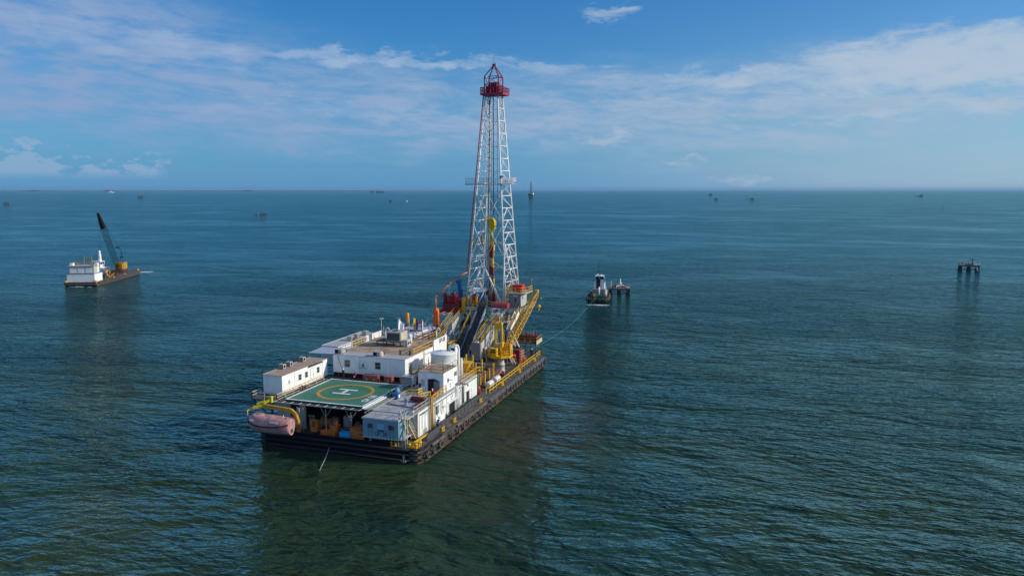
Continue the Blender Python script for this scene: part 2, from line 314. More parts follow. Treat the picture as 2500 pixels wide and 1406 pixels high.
# ------------------------------------------------------------ mesh helpers
def V(*a): return Vector(a)
class MB:
    def __init__(s): s.v = []; s.f = []; s.sm = []
    def add(s, vs, fs, smooth=False):
        o = len(s.v); s.v += [tuple(x) for x in vs]
        for f in fs: s.f.append(tuple(i + o for i in f)); s.sm.append(smooth)
        return s
    def box(s, x0, x1, y0, y1, z0, z1, rot=0.0):
        vs = [(x, y, z) for z in (z0, z1) for (x, y) in ((x0, y0), (x1, y0), (x1, y1), (x0, y1))]
        if rot:
            cx, cy = (x0 + x1) / 2, (y0 + y1) / 2; c, n = math.cos(rot), math.sin(rot)
            vs = [(cx + (x - cx) * c - (y - cy) * n, cy + (x - cx) * n + (y - cy) * c, z) for x, y, z in vs]
        s.add(vs, [(3, 2, 1, 0), (4, 5, 6, 7), (0, 1, 5, 4), (1, 2, 6, 5), (2, 3, 7, 6), (3, 0, 4, 7)]); return s
    def prism(s, pts, z0, z1):
        n = len(pts)
        s.add([(x, y, z0) for x, y in pts] + [(x, y, z1) for x, y in pts],
              [tuple(range(n - 1, -1, -1)), tuple(range(n, 2 * n))] + [(i, (i + 1) % n, n + (i + 1) % n, n + i) for i in range(n)]); return s
    def frame(s, p, q):
        d = (Vector(q) - Vector(p)); L = d.length; d = d / L if L > 1e-9 else Vector((0, 0, 1))
        a = Vector((0, 0, 1)) if abs(d.z) < 0.95 else Vector((0, 1, 0))
        u = d.cross(a).normalized(); w = u.cross(d).normalized(); return d, u, w
    def cyl(s, p, q, r, r2=None, n=8, caps=True, smooth=True):
        r2 = r if r2 is None else r2
        d, u, w = s.frame(p, q); p = Vector(p); q = Vector(q); vs = []
        for c, rr in ((p, r), (q, r2)):
            for i in range(n):
                a = 2 * math.pi * i / n; vs.append(c + (u * math.cos(a) + w * math.sin(a)) * rr)
        o = len(s.v); s.v += [tuple(x) for x in vs]
        for i in range(n): s.f.append((o + i, o + (i + 1) % n, o + n + (i + 1) % n, o + n + i)); s.sm.append(smooth)
        if caps:
            s.f.append(tuple(o + i for i in range(n - 1, -1, -1))); s.sm.append(False)
            s.f.append(tuple(o + n + i for i in range(n))); s.sm.append(False)
        return s
    def bar(s, p, q, w=0.1, h=None):
        h = w if h is None else h
        d, u, n = s.frame(p, q); p = Vector(p); q = Vector(q); vs = []
        for c in (p, q):
            for a, b in ((-1, -1), (1, -1), (1, 1), (-1, 1)): vs.append(c + u * (a * w / 2) + n * (b * h / 2))
        s.add(vs, [(3, 2, 1, 0), (4, 5, 6, 7), (0, 1, 5, 4), (1, 2, 6, 5), (2, 3, 7, 6), (3, 0, 4, 7)]); return s
    def tube(s, pts, r, n=7):
        for a, b in zip(pts[:-1], pts[1:]): s.cyl(a, b, r, n=n)
        for p in pts[1:-1]: s.ball(p, r, 6, 4)
        return s
    def ball(s, c, r, n=12, m=8, sz=1.0, half=False):
        c = Vector(c); o = len(s.v); rows = []
        lo = m // 2 if half else 0
        for j in range(lo, m + 1):
            ph = -math.pi / 2 + math.pi * j / m; row = []
            for i in range(n):
                a = 2 * math.pi * i / n
                s.v.append((c.x + r * math.cos(ph) * math.cos(a), c.y + r * math.cos(ph) * math.sin(a), c.z + r * sz * math.sin(ph))); row.append(len(s.v) - 1)
            rows.append(row)
        for a, b in zip(rows[:-1], rows[1:]):
            for i in range(n): s.f.append((a[i], a[(i + 1) % n], b[(i + 1) % n], b[i])); s.sm.append(True)
        return s
    def lathe(s, c, prof, n=16, axis='Z'):
        c = Vector(c); rows = []
        for r, h in prof:
            row = []
            for i in range(n):
                a = 2 * math.pi * i / n; x, y = r * math.cos(a), r * math.sin(a)
                p = (x, y, h) if axis == 'Z' else ((h, x, y) if axis == 'X' else (y, h, x))
                s.v.append(tuple(c + Vector(p))); row.append(len(s.v) - 1)
            rows.append(row)
        for a, b in zip(rows[:-1], rows[1:]):
            for i in range(n): s.f.append((a[i], a[(i + 1) % n], b[(i + 1) % n], b[i])); s.sm.append(True)
        return s
    def torus(s, c, R_, r, axis='X', n=16, m=8):
        c = Vector(c); rows = []
        for i in range(n):
            a = 2 * math.pi * i / n; row = []
            for j in range(m):
                b = 2 * math.pi * j / m; rr = R_ + r * math.cos(b); h = r * math.sin(b)
                x, y = rr * math.cos(a), rr * math.sin(a)
                p = (h, x, y) if axis == 'X' else ((x, h, y) if axis == 'Y' else (x, y, h))
                s.v.append(tuple(c + Vector(p))); row.append(len(s.v) - 1)
            rows.append(row)
        for i in range(n):
            a, b = rows[i], rows[(i + 1) % n]
            for j in range(m): s.f.append((a[j], b[j], b[(j + 1) % m], a[(j + 1) % m])); s.sm.append(True)
        return s
    def build(s, name, m, parent=None, org=None):
        off = Vector((0, 0, 0)); p = parent
        while p is not None: off += p.location; p = p.parent
        if parent is None and org is not None: off = Vector(org)
        me = bpy.data.meshes.new(name)
        me.from_pydata([(x - off.x, y - off.y, z - off.z) for x, y, z in s.v], [], s.f)
        bm = bmesh.new(); bm.from_mesh(me)
        bmesh.ops.recalc_face_normals(bm, faces=bm.faces); bm.to_mesh(me); bm.free()
        me.polygons.foreach_set('use_smooth', s.sm); me.update()
        me.materials.append(m)
        o = bpy.data.objects.new(name, me); C.objects.link(o)
        if parent is not None: o.parent = parent
        elif org is not None: o.location = org
        return o
def tag(o, label, cat, group=None):
    o['label'] = label; o['category'] = cat
    if group: o['group'] = group
    return o
def thing(name, label, cat, loc=(0, 0, 0), group=None):
    o = bpy.data.objects.new(name, None); C.objects.link(o); o.location = loc
    o.empty_display_size = 0.2
    return tag(o, label, cat, group)
def kids(o): return [c for c in o.children]
def copy_tree(o, parent=None):
    c = o.copy(); C.objects.link(c)
    if parent is not None: c.parent = parent
    for ch in list(o.children): copy_tree(ch, c)
    return c
def dup(o, loc, rz=None, label=None, group=None):
    c = copy_tree(o); c.location = loc
    if rz is not None: c.rotation_euler = (0, 0, rz)
    if label: c['label'] = label
    if group: c['group'] = group
    return c
def text_bm(txt, size, origin, right, up, name, m, parent, depth=0.02, align='CENTER', bold=0.02):
    """lettering as a thin solid"""
    cu = bpy.data.curves.new("lettering", 'FONT'); cu.body = txt; cu.size = size; cu.extrude = depth
    cu.align_x = align; cu.align_y = 'CENTER'; cu.offset = bold * size
    o = bpy.data.objects.new("lettering_tmp", cu); C.objects.link(o)
    bpy.context.view_layer.update()
    me = bpy.data.meshes.new_from_object(o.evaluated_get(bpy.context.evaluated_depsgraph_get()))
    r, u = Vector(right).normalized(), Vector(up).normalized(); nn = r.cross(u)
    b = MB(); og = Vector(origin)
    b.v = [tuple(og + r * v.co.x + u * v.co.y + nn * v.co.z) for v in me.vertices]
    b.f = [tuple(p.vertices) for p in me.polygons]; b.sm = [False] * len(b.f)
    bpy.data.objects.remove(o); bpy.data.curves.remove(cu); bpy.data.meshes.remove(me)
    return b.build(name, m, parent)
def rail(b, pts, h=1.1, step=1.8, r=0.035, rows=(0.5, 1.0), kick=False):
    """guard rail along a path of floor points, into mesh builder b"""
    for p, q in zip(pts[:-1], pts[1:]):
        p = Vector(p); q = Vector(q); L = (q - p).length; n = max(1, int(round(L / step)))
        for i in range(n + 1):
            a = p.lerp(q, i / n); b.bar(a, a + V(0, 0, h), r * 2)
        for k in rows: b.bar(p + V(0, 0, h * k), q + V(0, 0, h * k), r * 2)
        if kick: b.bar(p + V(0, 0, 0.08), q + V(0, 0, 0.08), 0.02, 0.16)
    return b
def railing(pts, label, m=None, h=1.1, step=1.8, r=0.04, name='guard_rail', rows=(0.5, 1.0), kick=False):
    b = MB(); rail(b, pts, h, step, r, rows, kick)
    return tag(b.build(name, m or YEL, None, pts[0]), label, 'railing')
def lattice(b, A, B, w=0.08, d=0.05, n=8, first=0):
    """four corner chords A[i]->B[i] with zigzag lacing on the four faces"""
    A = [Vector(a) for a in A]; B = [Vector(x) for x in B]
    for a, c in zip(A, B): b.bar(a, c, w)
    for k in range(n):
        for i in range(4):
            j = (i + 1) % 4
            a0, a1 = A[i].lerp(B[i], k / n), A[i].lerp(B[i], (k + 1) / n)
            c0, c1 = A[j].lerp(B[j], k / n), A[j].lerp(B[j], (k + 1) / n)
            if (k + i) % 2: b.bar(a0, c1, d)
            else: b.bar(c0, a1, d)
            b.bar(a0, c0, d)
    return b
def ladder(b, p, q, width=0.4, side=(0, 1, 0), step=0.35, r=0.025):
    p, q, sd = Vector(p), Vector(q), Vector(side).normalized() * width / 2
    b.bar(p - sd, q - sd, r * 2); b.bar(p + sd, q + sd, r * 2)
    n = int((q - p).length / step)
    for i in range(1, n):
        c = p.lerp(q, i / n); b.bar(c - sd, c + sd, r * 1.6)
    return b
def stair(b, p, q, width, side, steps=None, h=0.2):
    p, q, sd = Vector(p), Vector(q), Vector(side).normalized() * width / 2
    for s_ in (-1, 1): b.bar(p + sd * s_, q + sd * s_, 0.06, h)
    n = steps or max(3, int(abs(q.z - p.z) / 0.25))
    for i in range(1, n):
        c = p.lerp(q, i / n); dd = (q - p); dd.z = 0; dd = dd.normalized() * 0.13
        b.add([c - sd - dd, c + sd - dd, c + sd + dd, c - sd + dd, c - sd - dd + V(0, 0, .03), c + sd - dd + V(0, 0, .03), c + sd + dd + V(0, 0, .03), c - sd + dd + V(0, 0, .03)],
              [(3, 2, 1, 0), (4, 5, 6, 7), (0, 1, 5, 4), (1, 2, 6, 5), (2, 3, 7, 6), (3, 0, 4, 7)])
    return b
def window(parent, x, y, z, w, h, face, fm=LGREY):
    """window frame + pane set on a wall; face '-Y' or '+X'"""
    f = MB(); t = 0.07
    g = MB()
    if face == '-Y':
        for a, b_, c, d in ((-w/2, w/2, h/2 - t, h/2), (-w/2, w/2, -h/2, -h/2 + t), (-w/2, -w/2 + t, -h/2 + t, h/2 - t), (w/2 - t, w/2, -h/2 + t, h/2 - t)):
            f.box(x + a, x + b_, y - 0.06, y + 0.02, z + c, z + d)
        f.box(x - w/2 + t, x + w/2 - t, y - 0.045, y + 0.01, z - 0.02, z + 0.03)
        g.box(x - w/2 + t, x + w/2 - t, y - 0.025, y + 0.005, z - h/2 + t, z + h/2 - t)
    else:
        for a, b_, c, d in ((-w/2, w/2, h/2 - t, h/2), (-w/2, w/2, -h/2, -h/2 + t), (-w/2, -w/2 + t, -h/2 + t, h/2 - t), (w/2 - t, w/2, -h/2 + t, h/2 - t)):
            f.box(x - 0.02, x + 0.06, y + a, y + b_, z + c, z + d)
        f.box(x - 0.01, x + 0.045, y - w/2 + t, y + w/2 - t, z - 0.02, z + 0.03)
        g.box(x - 0.005, x + 0.025, y - w/2 + t, y + w/2 - t, z - h/2 + t, z + h/2 - t)
    o = f.build('window_frame', fm, parent); g.build('pane', GLASS, o); return o
def door_x(parent, x, y, z, w, h, m=WHITE, open_=False):
    f = MB()
    f.box(x - 0.02, x + 0.05, y - w/2 - .07, y - w/2, z, z + h + .07).box(x - 0.02, x + 0.05, y + w/2, y + w/2 + .07, z, z + h + .07).box(x - 0.02, x + 0.05, y - w/2, y + w/2, z + h, z + h + .07)
    o = f.build('door_frame', LGREY, parent)
    MB().box(x - 0.01, x + 0.03, y - w/2, y + w/2, z, z + h).build('door', DARK if open_ else m, o)
    if not open_: MB().box(x + 0.03, x + 0.09, y + w/2 - 0.18, y + w/2 - 0.1, z + h * .47, z + h * .52).build('handle', DGREY, o)
    return o
OCHRE = mat('ochre_pipe_paint', (0.40, 0.25, 0.06), 0.55, dirt=0.5, rust=0.2)
PBLUE = mat('pale_blue_panel', (0.24, 0.44, 0.55), 0.5)
BTARP = mat('bright_blue_tarpaulin', (0.015, 0.16, 0.42), 0.6, dirt=0.3)
YGREENY = mat('lemon_yellow_paint', (0.58, 0.40, 0.012), 0.45, dirt=0.2)
CROWNR = mat('crown_frame_red', (0.22, 0.015, 0.04), 0.5)
CROWND = mat('crown_dark_red', (0.20, 0.012, 0.025), 0.5)
BRWN = mat('brown_oxide', (0.20, 0.09, 0.05), 0.7, dirt=0.5)
OBR = mat('dull_orange_paint', (0.50, 0.15, 0.03), 0.6, dirt=0.5)
CPINK = mat('crimson_crown_paint', (0.42, 0.018, 0.055), 0.45, dirt=0.3)
# ------------------------------------------------------------ the drilling barge
DZ = 2.2          # main deck height
BL = 68.0         # barge length; the stern is at Y=0, starboard side at X=0
def build_barge():
    b = thing('drilling_barge', 'long black drilling barge with rusty sides that carries the cabins, helideck and derrick', 'barge', (-14, 34, 0))
    out = [(-28, 0.9), (-27.3, 0.15), (-26.6, 0), (-1.6, 0), (-0.5, 0.35), (0, 1.3), (0, BL - 1.5), (-0.6, BL), (-27.4, BL), (-28, BL - 1.5)]
    MB().prism(out, -1.2, DZ - 0.02).build('hull', HULLS, b)
    inn = [(x * 0.985 - 0.21, y * 0.99 + 0.3) for x, y in out]
    MB().prism(inn, DZ - 0.01, DZ + 0.02).build('deck', DECKM, b)
    # stern plating, black, with rubbing strips
    MB().box(-26.6, -1.7, -0.05, -0.01, 0.1, DZ + 0.0).build('stern_plate', BLACK, b)
    for z, r in ((DZ - 0.1, 0.19), (DZ - 0.85, 0.14), (0.50, 0.22)):
        MB().tube([(-28.05, 0.9, z), (-27.35, 0.05, z), (-26.6, -0.1, z), (-1.6, -0.1, z), (-0.45, 0.28, z), (0.06, 1.3, z), (0.06, 8.0, z)], r, 9).build('rubbing_strip', STRIP, b)
    MB().box(-27.2, -4.9, 0.02, 0.14, DZ + .02, DZ + 0.62).build('stern_bulwark', BLACK, b)
    MB().bar((0.08, 8, DZ - 0.08), (0.08, BL - 1.5, DZ - 0.08), 0.22, 0.26).build('rubbing_strip', DGREY, b)
    MB().cyl((0.08, 1.3, 0.42), (0.08, BL - 1.5, 0.42), 0.17).build('rubbing_strip', RUSTY, b)
    MB().box(-26.8, -9.6, 7.0, 7.2, DZ, 6.4).build('added_dark_backing', BLACK, b)  # black sheet added behind the winches to deepen the shade under the helideck
    # sloping plate along the side between deck edge and waist
    m = MB()
    for y0, y1 in ((29.5, 67.0),):
        m.add([(-0.02, y0, DZ), (0.42, y0, DZ - 0.75), (0.42, y1, DZ - 0.75), (-0.02, y1, DZ), (-0.02, y0, DZ - 0.9), (-0.02, y1, DZ - 0.9)], [(0, 1, 2, 3), (1, 4, 5, 2), (0, 4, 1), (3, 2, 5)])
    m.build('side_sponson', DGREY, b)
    m = MB()
    for y0, y1 in ((4.0, 8.6),):
        m.add([(-0.02, y0, DZ), (0.45, y0, DZ - 0.55), (0.45, y1, DZ - 0.55), (-0.02, y1, DZ), (-0.02, y0, DZ - 0.9), (-0.02, y1, DZ - 0.9)], [(0, 1, 2, 3), (1, 4, 5, 2), (0, 4, 1), (3, 2, 5)])
    m.build('side_sponson', DECKM, b)
    m = MB(); m.add([(-0.02, 14.0, DZ), (0.40, 14.0, DZ - 0.55), (0.40, 28.5, DZ - 0.55), (-0.02, 28.5, DZ), (-0.02, 14.0, DZ - 0.9), (-0.02, 28.5, DZ - 0.9)], [(0, 1, 2, 3), (1, 4, 5, 2), (0, 4, 1), (3, 2, 5)]); m.build('side_sponson', DECKM, b)
    MB().box(-0.85, -0.02, 9.4, 30, DZ + .022, DZ + .03).build('worn_side_deck', WORN, b)
    # bulwark
    m = MB(); m.box(-0.75, -0.69, 4.2, 9.4, DZ, DZ + 0.95).box(-0.85, -0.62, 4.2, 9.4, DZ + 0.95, DZ + 1.0)
    m.box(-0.95, -0.89, 9.6, 30.5, DZ, DZ + 1.05).box(-1.05, -0.82, 9.6, 30.5, DZ + 1.05, DZ + 1.1)
    for i in range(13): m.bar((-0.86, 10 + i * 1.65, DZ), (-0.86, 10 + i * 1.65, DZ + 1.0), 0.06)
    m.build('bulwark', DGREY, b)
    # keel rail near water starboard
    MB().box(0.0, 0.22, 1.6, BL - 2, 0.02, 0.16).build('bilge_rail', RUSTY, b)
    # lower deckhouse carrying the accommodation, dark maroon
    MB().box(-26.5, -12.1, 20.2, 40, DZ + 0.01, 7.35).build('lower_deckhouse', DMAROON, b)
    MB().box(-27.5, -21.9, 44.0, 61, DZ + 0.01, 9.0).build('lower_deckhouse', MAROON, b)
    return b
WORN = mat('worn_side_deck', (0.20, 0.16, 0.13), 0.8, dirt=0.8, col2=(0.08, 0.07, 0.065), rust=0.3)
DECKM = mat('barge_deck', (0.12, 0.105, 0.09), 0.8, dirt=0.7, col2=(0.075, 0.06, 0.05), rust=0.2)
build_barge()

# tyres hung along the starboard side
tp = thing('tyre_fender', 'black tyre fender nearest the stern corner on the barge side', 'tyre', (0.60, 1.8, 1.05), 'tyre fenders hanging along the barge side')
MB().torus((0.60, 1.8, 1.05), 0.42, 0.17, 'X', 18, 8).build('tyre', RUBBER, tp)
MB().cyl((0.56, 1.8, 1.45), (0.12, 1.8, 2.15), 0.035, n=5).build('chain', RUSTY, tp)
TY = [3.8, 6.5, 11.0, 13.7, 16.1, 18.5, 21.5, 23.9, 25.9, 28.0, 29.7, 31.7, 35.6, 38.7, 41.4, 42.7, 44.5, 46.1, 48.0, 50.5, 51.9, 54.9, 57.0, 59.4, 63.0, 66.2]
for i, y in enumerate(TY):
    nm = {3.8: 'black tyre fender second from the stern corner on the barge side', 6.5: 'tyre fender with pale worn rim, third from the stern corner'}.get(y, 'black tyre fender hanging along the long side of the barge beyond the pale rimmed one')
    t_ = dup(tp, (0.60 + (0.0 if i % 3 else 0.06), y, 1.02 + (0.14 if i % 4 == 1 else 0)), None, nm)
    sc = (0.98, 1.05, 0.9)[i % 3] * (1.1 if y == 6.5 else 1); t_.scale = (1, sc, sc); t_.rotation_euler = (0, 0, (0.12, -0.1, 0.02, 0.2)[i % 4])

# yellow bitts
bt = thing('mooring_bollard', 'yellow double bollard on the barge edge nearest the stern corner bend', 'bollard', (-0.45, 9.5, DZ), 'yellow mooring bollards along the barge edge')
MB().box(-0.75, -0.15, 8.95, 10.05, DZ + .02, DZ + 0.1).build('base_plate', YELD, bt)
for dy in (-0.32, 0.32):
    MB().lathe((-0.45, 9.5 + dy, DZ + 0.1), [(0.15, 0), (0.15, 0.4), (0.2, 0.42), (0.2, 0.52), (0.0, 0.53)], 12).build('post', YELP, bt)
for y, l in ((14.4, 'yellow bollard on the barge edge, second of the side row from the stern'), (26.6, 'yellow bollard on the barge edge at the far end of the white deckhouse'),
             (38.8, 'yellow bollard on the barge edge beside the white drums'), (49.9, 'yellow bollard on the barge edge abreast of the crane'), (61.0, 'yellow bollard on the barge edge nearest the bow')):
    dup(bt, (-0.5, y, DZ), None, l)
dup(bt, (-4.6, 0.7, DZ), R(90), 'yellow bollard in the shade on the stern under the blue container')
fl = thing('fairlead', 'bright yellow roller fairlead with guide bars on the stern corner of the barge', 'fairlead', (-1.4, 1.2, DZ))
m = MB(); m.box(-2.2, -0.7, 0.4, 2.2, DZ + .02, DZ + 0.14); m.build('base_plate', YELD, fl)
for x, y in ((-1.9, 0.55), (-0.9, 0.75), (-1.3, 1.7), (-0.75, 1.9)):
    MB().lathe((x, y, DZ + 0.14), [(0.16, 0), (0.16, 0.35), (0.24, 0.4), (0.24, 0.55), (0, 0.56)], 12).build('roller', YELP, fl)
for k in (0, 1): MB().bar((-1.5 + k * 0.3, 1.0, DZ + 0.75), (-1.0 + k * 0.25, 5.0, DZ + 0.95), 0.09).build('guide_bar', YELP, fl)
m = MB()
for a in ((-2.1, 0.9), (-1.0, 2.6), (-0.6, 1.2)): m.bar((a[0], a[1], DZ), (a[0], a[1], DZ + 0.8), 0.08)
m.bar((-2.1, 0.9, DZ + .8), (-0.6, 1.2, DZ + .8), 0.08).bar((-0.6, 1.2, DZ + .8), (-1.0, 2.6, DZ + .8), 0.08); m.build('guard', YELP, fl)

# stern corner pole davit, anchor and hanging wire
dv = thing('davit_pole', 'tall twin grey pole davit standing on the stern corner beside the blue container', 'davit', (-2.6, 0.1, DZ))
MB().tube([(-2.75, 0.1, DZ), (-2.75, 0.1, 6.9), (-3.5, 0.6, 8.0)], 0.09).build('pole', LGREY, dv)
MB().tube([(-2.35, 0.15, DZ), (-2.35, 0.15, 6.7), (-2.6, 0.9, 7.3)], 0.075).build('pole', LGREY, dv)
MB().cyl((-2.4, -0.35, 6.6), (-2.4, -0.35, 0.9), 0.025, n=5).build('wire', DGREY, dv)
an = thing('anchor', 'small grey anchor hanging over the stern corner of the barge just above the water', 'anchor', (-2.4, -0.45, 0.2))
MB().bar((-2.4, -0.45, 1.2), (-2.4, -0.45, 0.3), 0.13).torus((-2.4, -0.45, 1.3), 0.12, 0.04, 'Y', 12, 6).bar((-2.62, -0.45, 1.08), (-2.18, -0.45, 1.08), 0.08).build('shank', MGREY, an)
m = MB()
for s_ in (-1, 1): m.tube([(-2.4, -0.45, 0.3), (-2.4 + s_ * .25, -0.5, 0.38), (-2.4 + s_ * .42, -0.55, 0.7)], 0.07).add([(-2.4 + s_ * .3, -0.65, .55), (-2.4 + s_ * .5, -0.65, .8), (-2.4 + s_ * .52, -0.4, .6), (-2.4 + s_ * .42, -0.55, .42)], [(0, 1, 2, 3)])
m.build('fluke', MGREY, an)
ml = MB(); ml.tube([(-15.0, -0.15, 1.15), (-14.0, -2.9, 0.55), (-13.1, -5.6, 0.12), (-12.2, -8.2, -0.4)], 0.05, 6)
tag(ml.build('mooring_line', ROPE_W, None, (-16.5, -0.15, 1.0)), 'pale mooring line running from the black stern down into the dark water', 'rope')

# starboard guard rails
def gr_y(y0, y1, label):
    b = MB(); x = -0.9
    rail(b, [(x, y0, DZ), (x, y1, DZ)], 1.15, 1.9, 0.05)
    b.bar((x, y0, DZ + 1.15), (x - 0.5, y0 - 0.5, DZ + 1.2), 0.1).bar((x - 0.5, y0 - .5, DZ), (x - 0.5, y0 - .5, DZ + 1.2), 0.12).bar((x, y0, DZ), (x, y0, DZ + 1.3), 0.14)
    tag(b.build('guard_rail', YELP, None, (x, y0, DZ)), label, 'railing')
gr_y(32.6, 51.5, 'yellow guard rail along the barge edge beside the white drums and pipe racks')
gr_y(52.6, 66.8, 'yellow guard rail along the barge edge towards the bow beside the maroon tank')

# ------------------------------------------------------------ helideck
HX0, HX1, HY0, HY1, HZ = -24.9, -10.8, 2.9, 16.8, 7.0
def helideck():
    h = thing('helideck', 'green helideck with white border, ochre circle and white H on steel posts', 'helideck', ((HX0 + HX1) / 2, (HY0 + HY1) / 2, DZ))
    MB().box(HX0, HX1, HY0, HY1, HZ - 0.12, HZ).build('deck_plate', HGREEN, h)
    MB().box(HX0 + .02, HX1 - .02, HY0 + .02, HY1 - .02, HZ - 0.15, HZ - 0.122).build('underside', BLACK, h)
    m = MB(); z0, z1 = HZ + 0.001, HZ + 0.006; w = 0.42
    for a in ((HX0 + .05, HX1 - .05, HY0 + .05, HY0 + w), (HX0 + .05, HX1 - .05, HY1 - w, HY1 - .05), (HX0 + .05, HX0 + w, HY0 + w, HY1 - w), (HX1 - w, HX1 - .05, HY0 + w, HY1 - w)): m.box(*a, z0, z1)
    m.build('border_line', WPAINT, h)
    cx, cy = -17.85, 9.75
    m = MB(); n = 72; ri, ro = 4.15, 4.72
    vs = []
    for i in range(n):
        a = 2 * math.pi * i / n
        for r in (ri, ro):
            for z in (z0, z1): vs.append((cx + r * math.cos(a), cy + r * math.sin(a), z))
    fs = []
    for i in range(n):
        k, j = i * 4, ((i + 1) % n) * 4
        fs += [(k + 1, k + 3, j + 3, j + 1), (k, j, j + 2, k + 2), (k, k + 1, j + 1, j), (k + 2, j + 2, j + 3, k + 3)]
    m.add(vs, fs); m.build('landing_circle', OPAINT, h)
    hx, hy = cx - 0.1, cy + 0.1
    m = MB()   # H: two bars run across the barge, the crosspiece along it
    m.box(hx - 1.75, hx + 1.55, hy + 0.95, hy + 1.45, z0, z1).box(hx - 1.75, hx + 1.55, hy - 1.45, hy - 0.95, z0, z1).box(hx - 0.35, hx + 0.15, hy - 0.95, hy + 0.95, z0, z1)
    m.build('letter_h', WPAINT, h)
    text_bm('GP-28', 1.5, (HX1 - 1.35, 7.3, HZ + 0.008), (0, 1, 0), (-1, 0, 0), 'identification_lettering', WPAINT, h, 0.003)
    m = MB()   # edge beams, double white on starboard
    for d, zz in ((0.06, 0.02), (0.42, -0.06)):
        m.box(HX1 + d, HX1 + d + 0.16, HY0 - 0.5, HY1 + 0.6, HZ + zz - 0.16, HZ + zz)
    m.build('edge_beam', WHITE, h)
    m = MB()
    for y in (HY0 + 0.3, HY0 + 5, HY0 + 9.5, HY1 - 0.3): m.box(HX0 + .1, HX1 - .1, y - .12, y + .12, HZ - 0.55, HZ - 0.155)
    for x in (HX0 + .3, -20.5, -16, -12.5): m.box(x - .12, x + .12, HY0 + .1, HY1 - .1, HZ - 0.54, HZ - 0.16)
    m.build('girder', DGREY, h)
    # safety net shelf: front, left and right
    m = MB(); nz = HZ - 0.30
    def shelf(p0, p1, nrm, wd, step, w=.07):
        p0, p1, nrm = Vector(p0), Vector(p1), Vector(nrm)
        L = (p1 - p0).length; n = int(L / step)
        for i in range(n + 1):
            a = p0.lerp(p1, i / n); m.bar(a, a + nrm * wd + V(0, 0, 0.12), 0.07)
        m.bar(p0 + nrm * wd + V(0, 0, .12), p1 + nrm * wd + V(0, 0, .12), 0.06)
    shelf((HX0 - 1.2, HY0, nz), (HX1, HY0, nz), (0, -1, 0), 1.35, 1.5)
    shelf((HX0, HY0, nz), (HX0, HY1, nz), (-1, 0, 0), 1.2, 1.6)
    shelf((HX1 + .5, HY0, nz), (HX1 + .5, HY1, nz), (1, 0, 0), 1.3, 1.0)
    m.build('net_frame', LGREY, h)
    m = MB(); m.box(HX0 - 1.2, HX1, HY0 - 1.3, HY0, nz - .02, nz).box(HX0 - 1.15, HX0, HY0, HY1, nz - .02, nz)
    m.build('safety_net', NETM, h)
    m = MB()
    for k in range(9):
        m.bar((HX1 + .5 + k * .16, HY0, nz), (HX1 + .5 + k * .16, HY1, nz), 0.03)
    for k in range(28): m.bar((HX1 + .5, HY0 + k * .5, nz), (HX1 + 1.8, HY0 + k * .5, nz), 0.03)
    m.build('safety_net', LGREY, h)
    for x, y in ((-21.0, 1.0), (-16.6, 1.6), (-12.2, 1.6), (-21, 12), (-12.2, 12)):
        q = MB(); q.cyl((x, y, DZ), (x, y, HZ - .55), 0.16 if y > 5 or x < -20 else 0.09)
        if x > -20 and y < 5:
            for s_ in (-1, 1): q.cyl((x, y, HZ - 1.9), (x + s_ * 0.9, y + .1, HZ - 0.45), 0.05, n=6)
        else:
            for s_ in (-0.5, 0.5): q.cyl((x + s_, y + .3, DZ), (x + s_, y + .3, HZ - .55), 0.12)
        q.build('support_post', MGREY, h)
    for i in range(8):
        x = HX0 + 0.6 + i * 1.9
        MB().lathe((x, HY0 - 0.05, HZ), [(0.05, 0), (0.05, .08), (.035, .13), (0, .14)], 8).build('perimeter_light', MAROON if i % 2 else LAMP, h)
    for i in range(5):
        MB().lathe((HX0 - .1, HY0 + 2 + i * 2.8, HZ), [(0.05, 0), (0.05, .1), (.04, .16), (0, .18)], 8).build('perimeter_light', REDB, h)
NETM = mat('dark_green_netting', (0.05, 0.075, 0.065), 0.8, dirt=0.6)
helideck()

# ------------------------------------------------------------ cabins
def emblem(parent, c, s, face, ring=False):
    """dark drop over a cradle arc and a thin line of lettering"""
    cx, cy, cz = c
    if face == '-Y': P = lambda a, b, d: (cx + a, cy - d, cz + b)
    else: P = lambda a, b, d: (cx + d, cy + a, cz + b)
    def flat(pts, name, m):
        n = len(pts); q = MB()
        q.add([P(a, b, 0.004) for a, b in pts] + [P(a, b, 0.02) for a, b in pts], [tuple(range(n)), tuple(range(2 * n - 1, n - 1, -1))] + [(i, (i + 1) % n, n + (i + 1) % n, n + i) for i in range(n)])
        q.build(name, m, parent)
    drop = [(0.02, 0.62), (0.07, 0.42), (0.2, 0.16), (0.17, 0.0), (0.05, -0.06), (-0.08, -0.04), (-0.18, 0.08), (-0.14, 0.24), (-0.04, 0.44)]
    flat([(a * s, b * s) for a, b in drop], 'emblem', EMBL)
    arc = [(0.36 * math.cos(t), 0.36 * math.sin(t)) for t in [math.pi * (1.05 + 0.9 * i / 8) for i in range(9)]]
    arc = [(a, b + 0.1) for a, b in arc] + [(a * 0.72, b * 0.8 + 0.1) for a, b in reversed(arc)]
    flat([(a * s, b * s) for a, b in arc], 'emblem', EMBL)
    flat([(-0.62 * s, -0.42 * s), (0.62 * s, -0.42 * s), (0.62 * s, -0.35 * s), (-0.62 * s, -0.35 * s)], 'emblem_lettering', EMBL)
    if ring:
        q = MB(); n = 40
        for i in range(n):
            a, b_ = 2 * math.pi * i / n, 2 * math.pi * (i + 1) / n
            q.bar(P(.8 * s * math.cos(a), .8 * s * math.sin(a) + .02, .01), P(.8 * s * math.cos(b_), .8 * s * math.sin(b_) + .02, .01), 0.03)
        q.build('emblem_ring', LBLUE, parent)
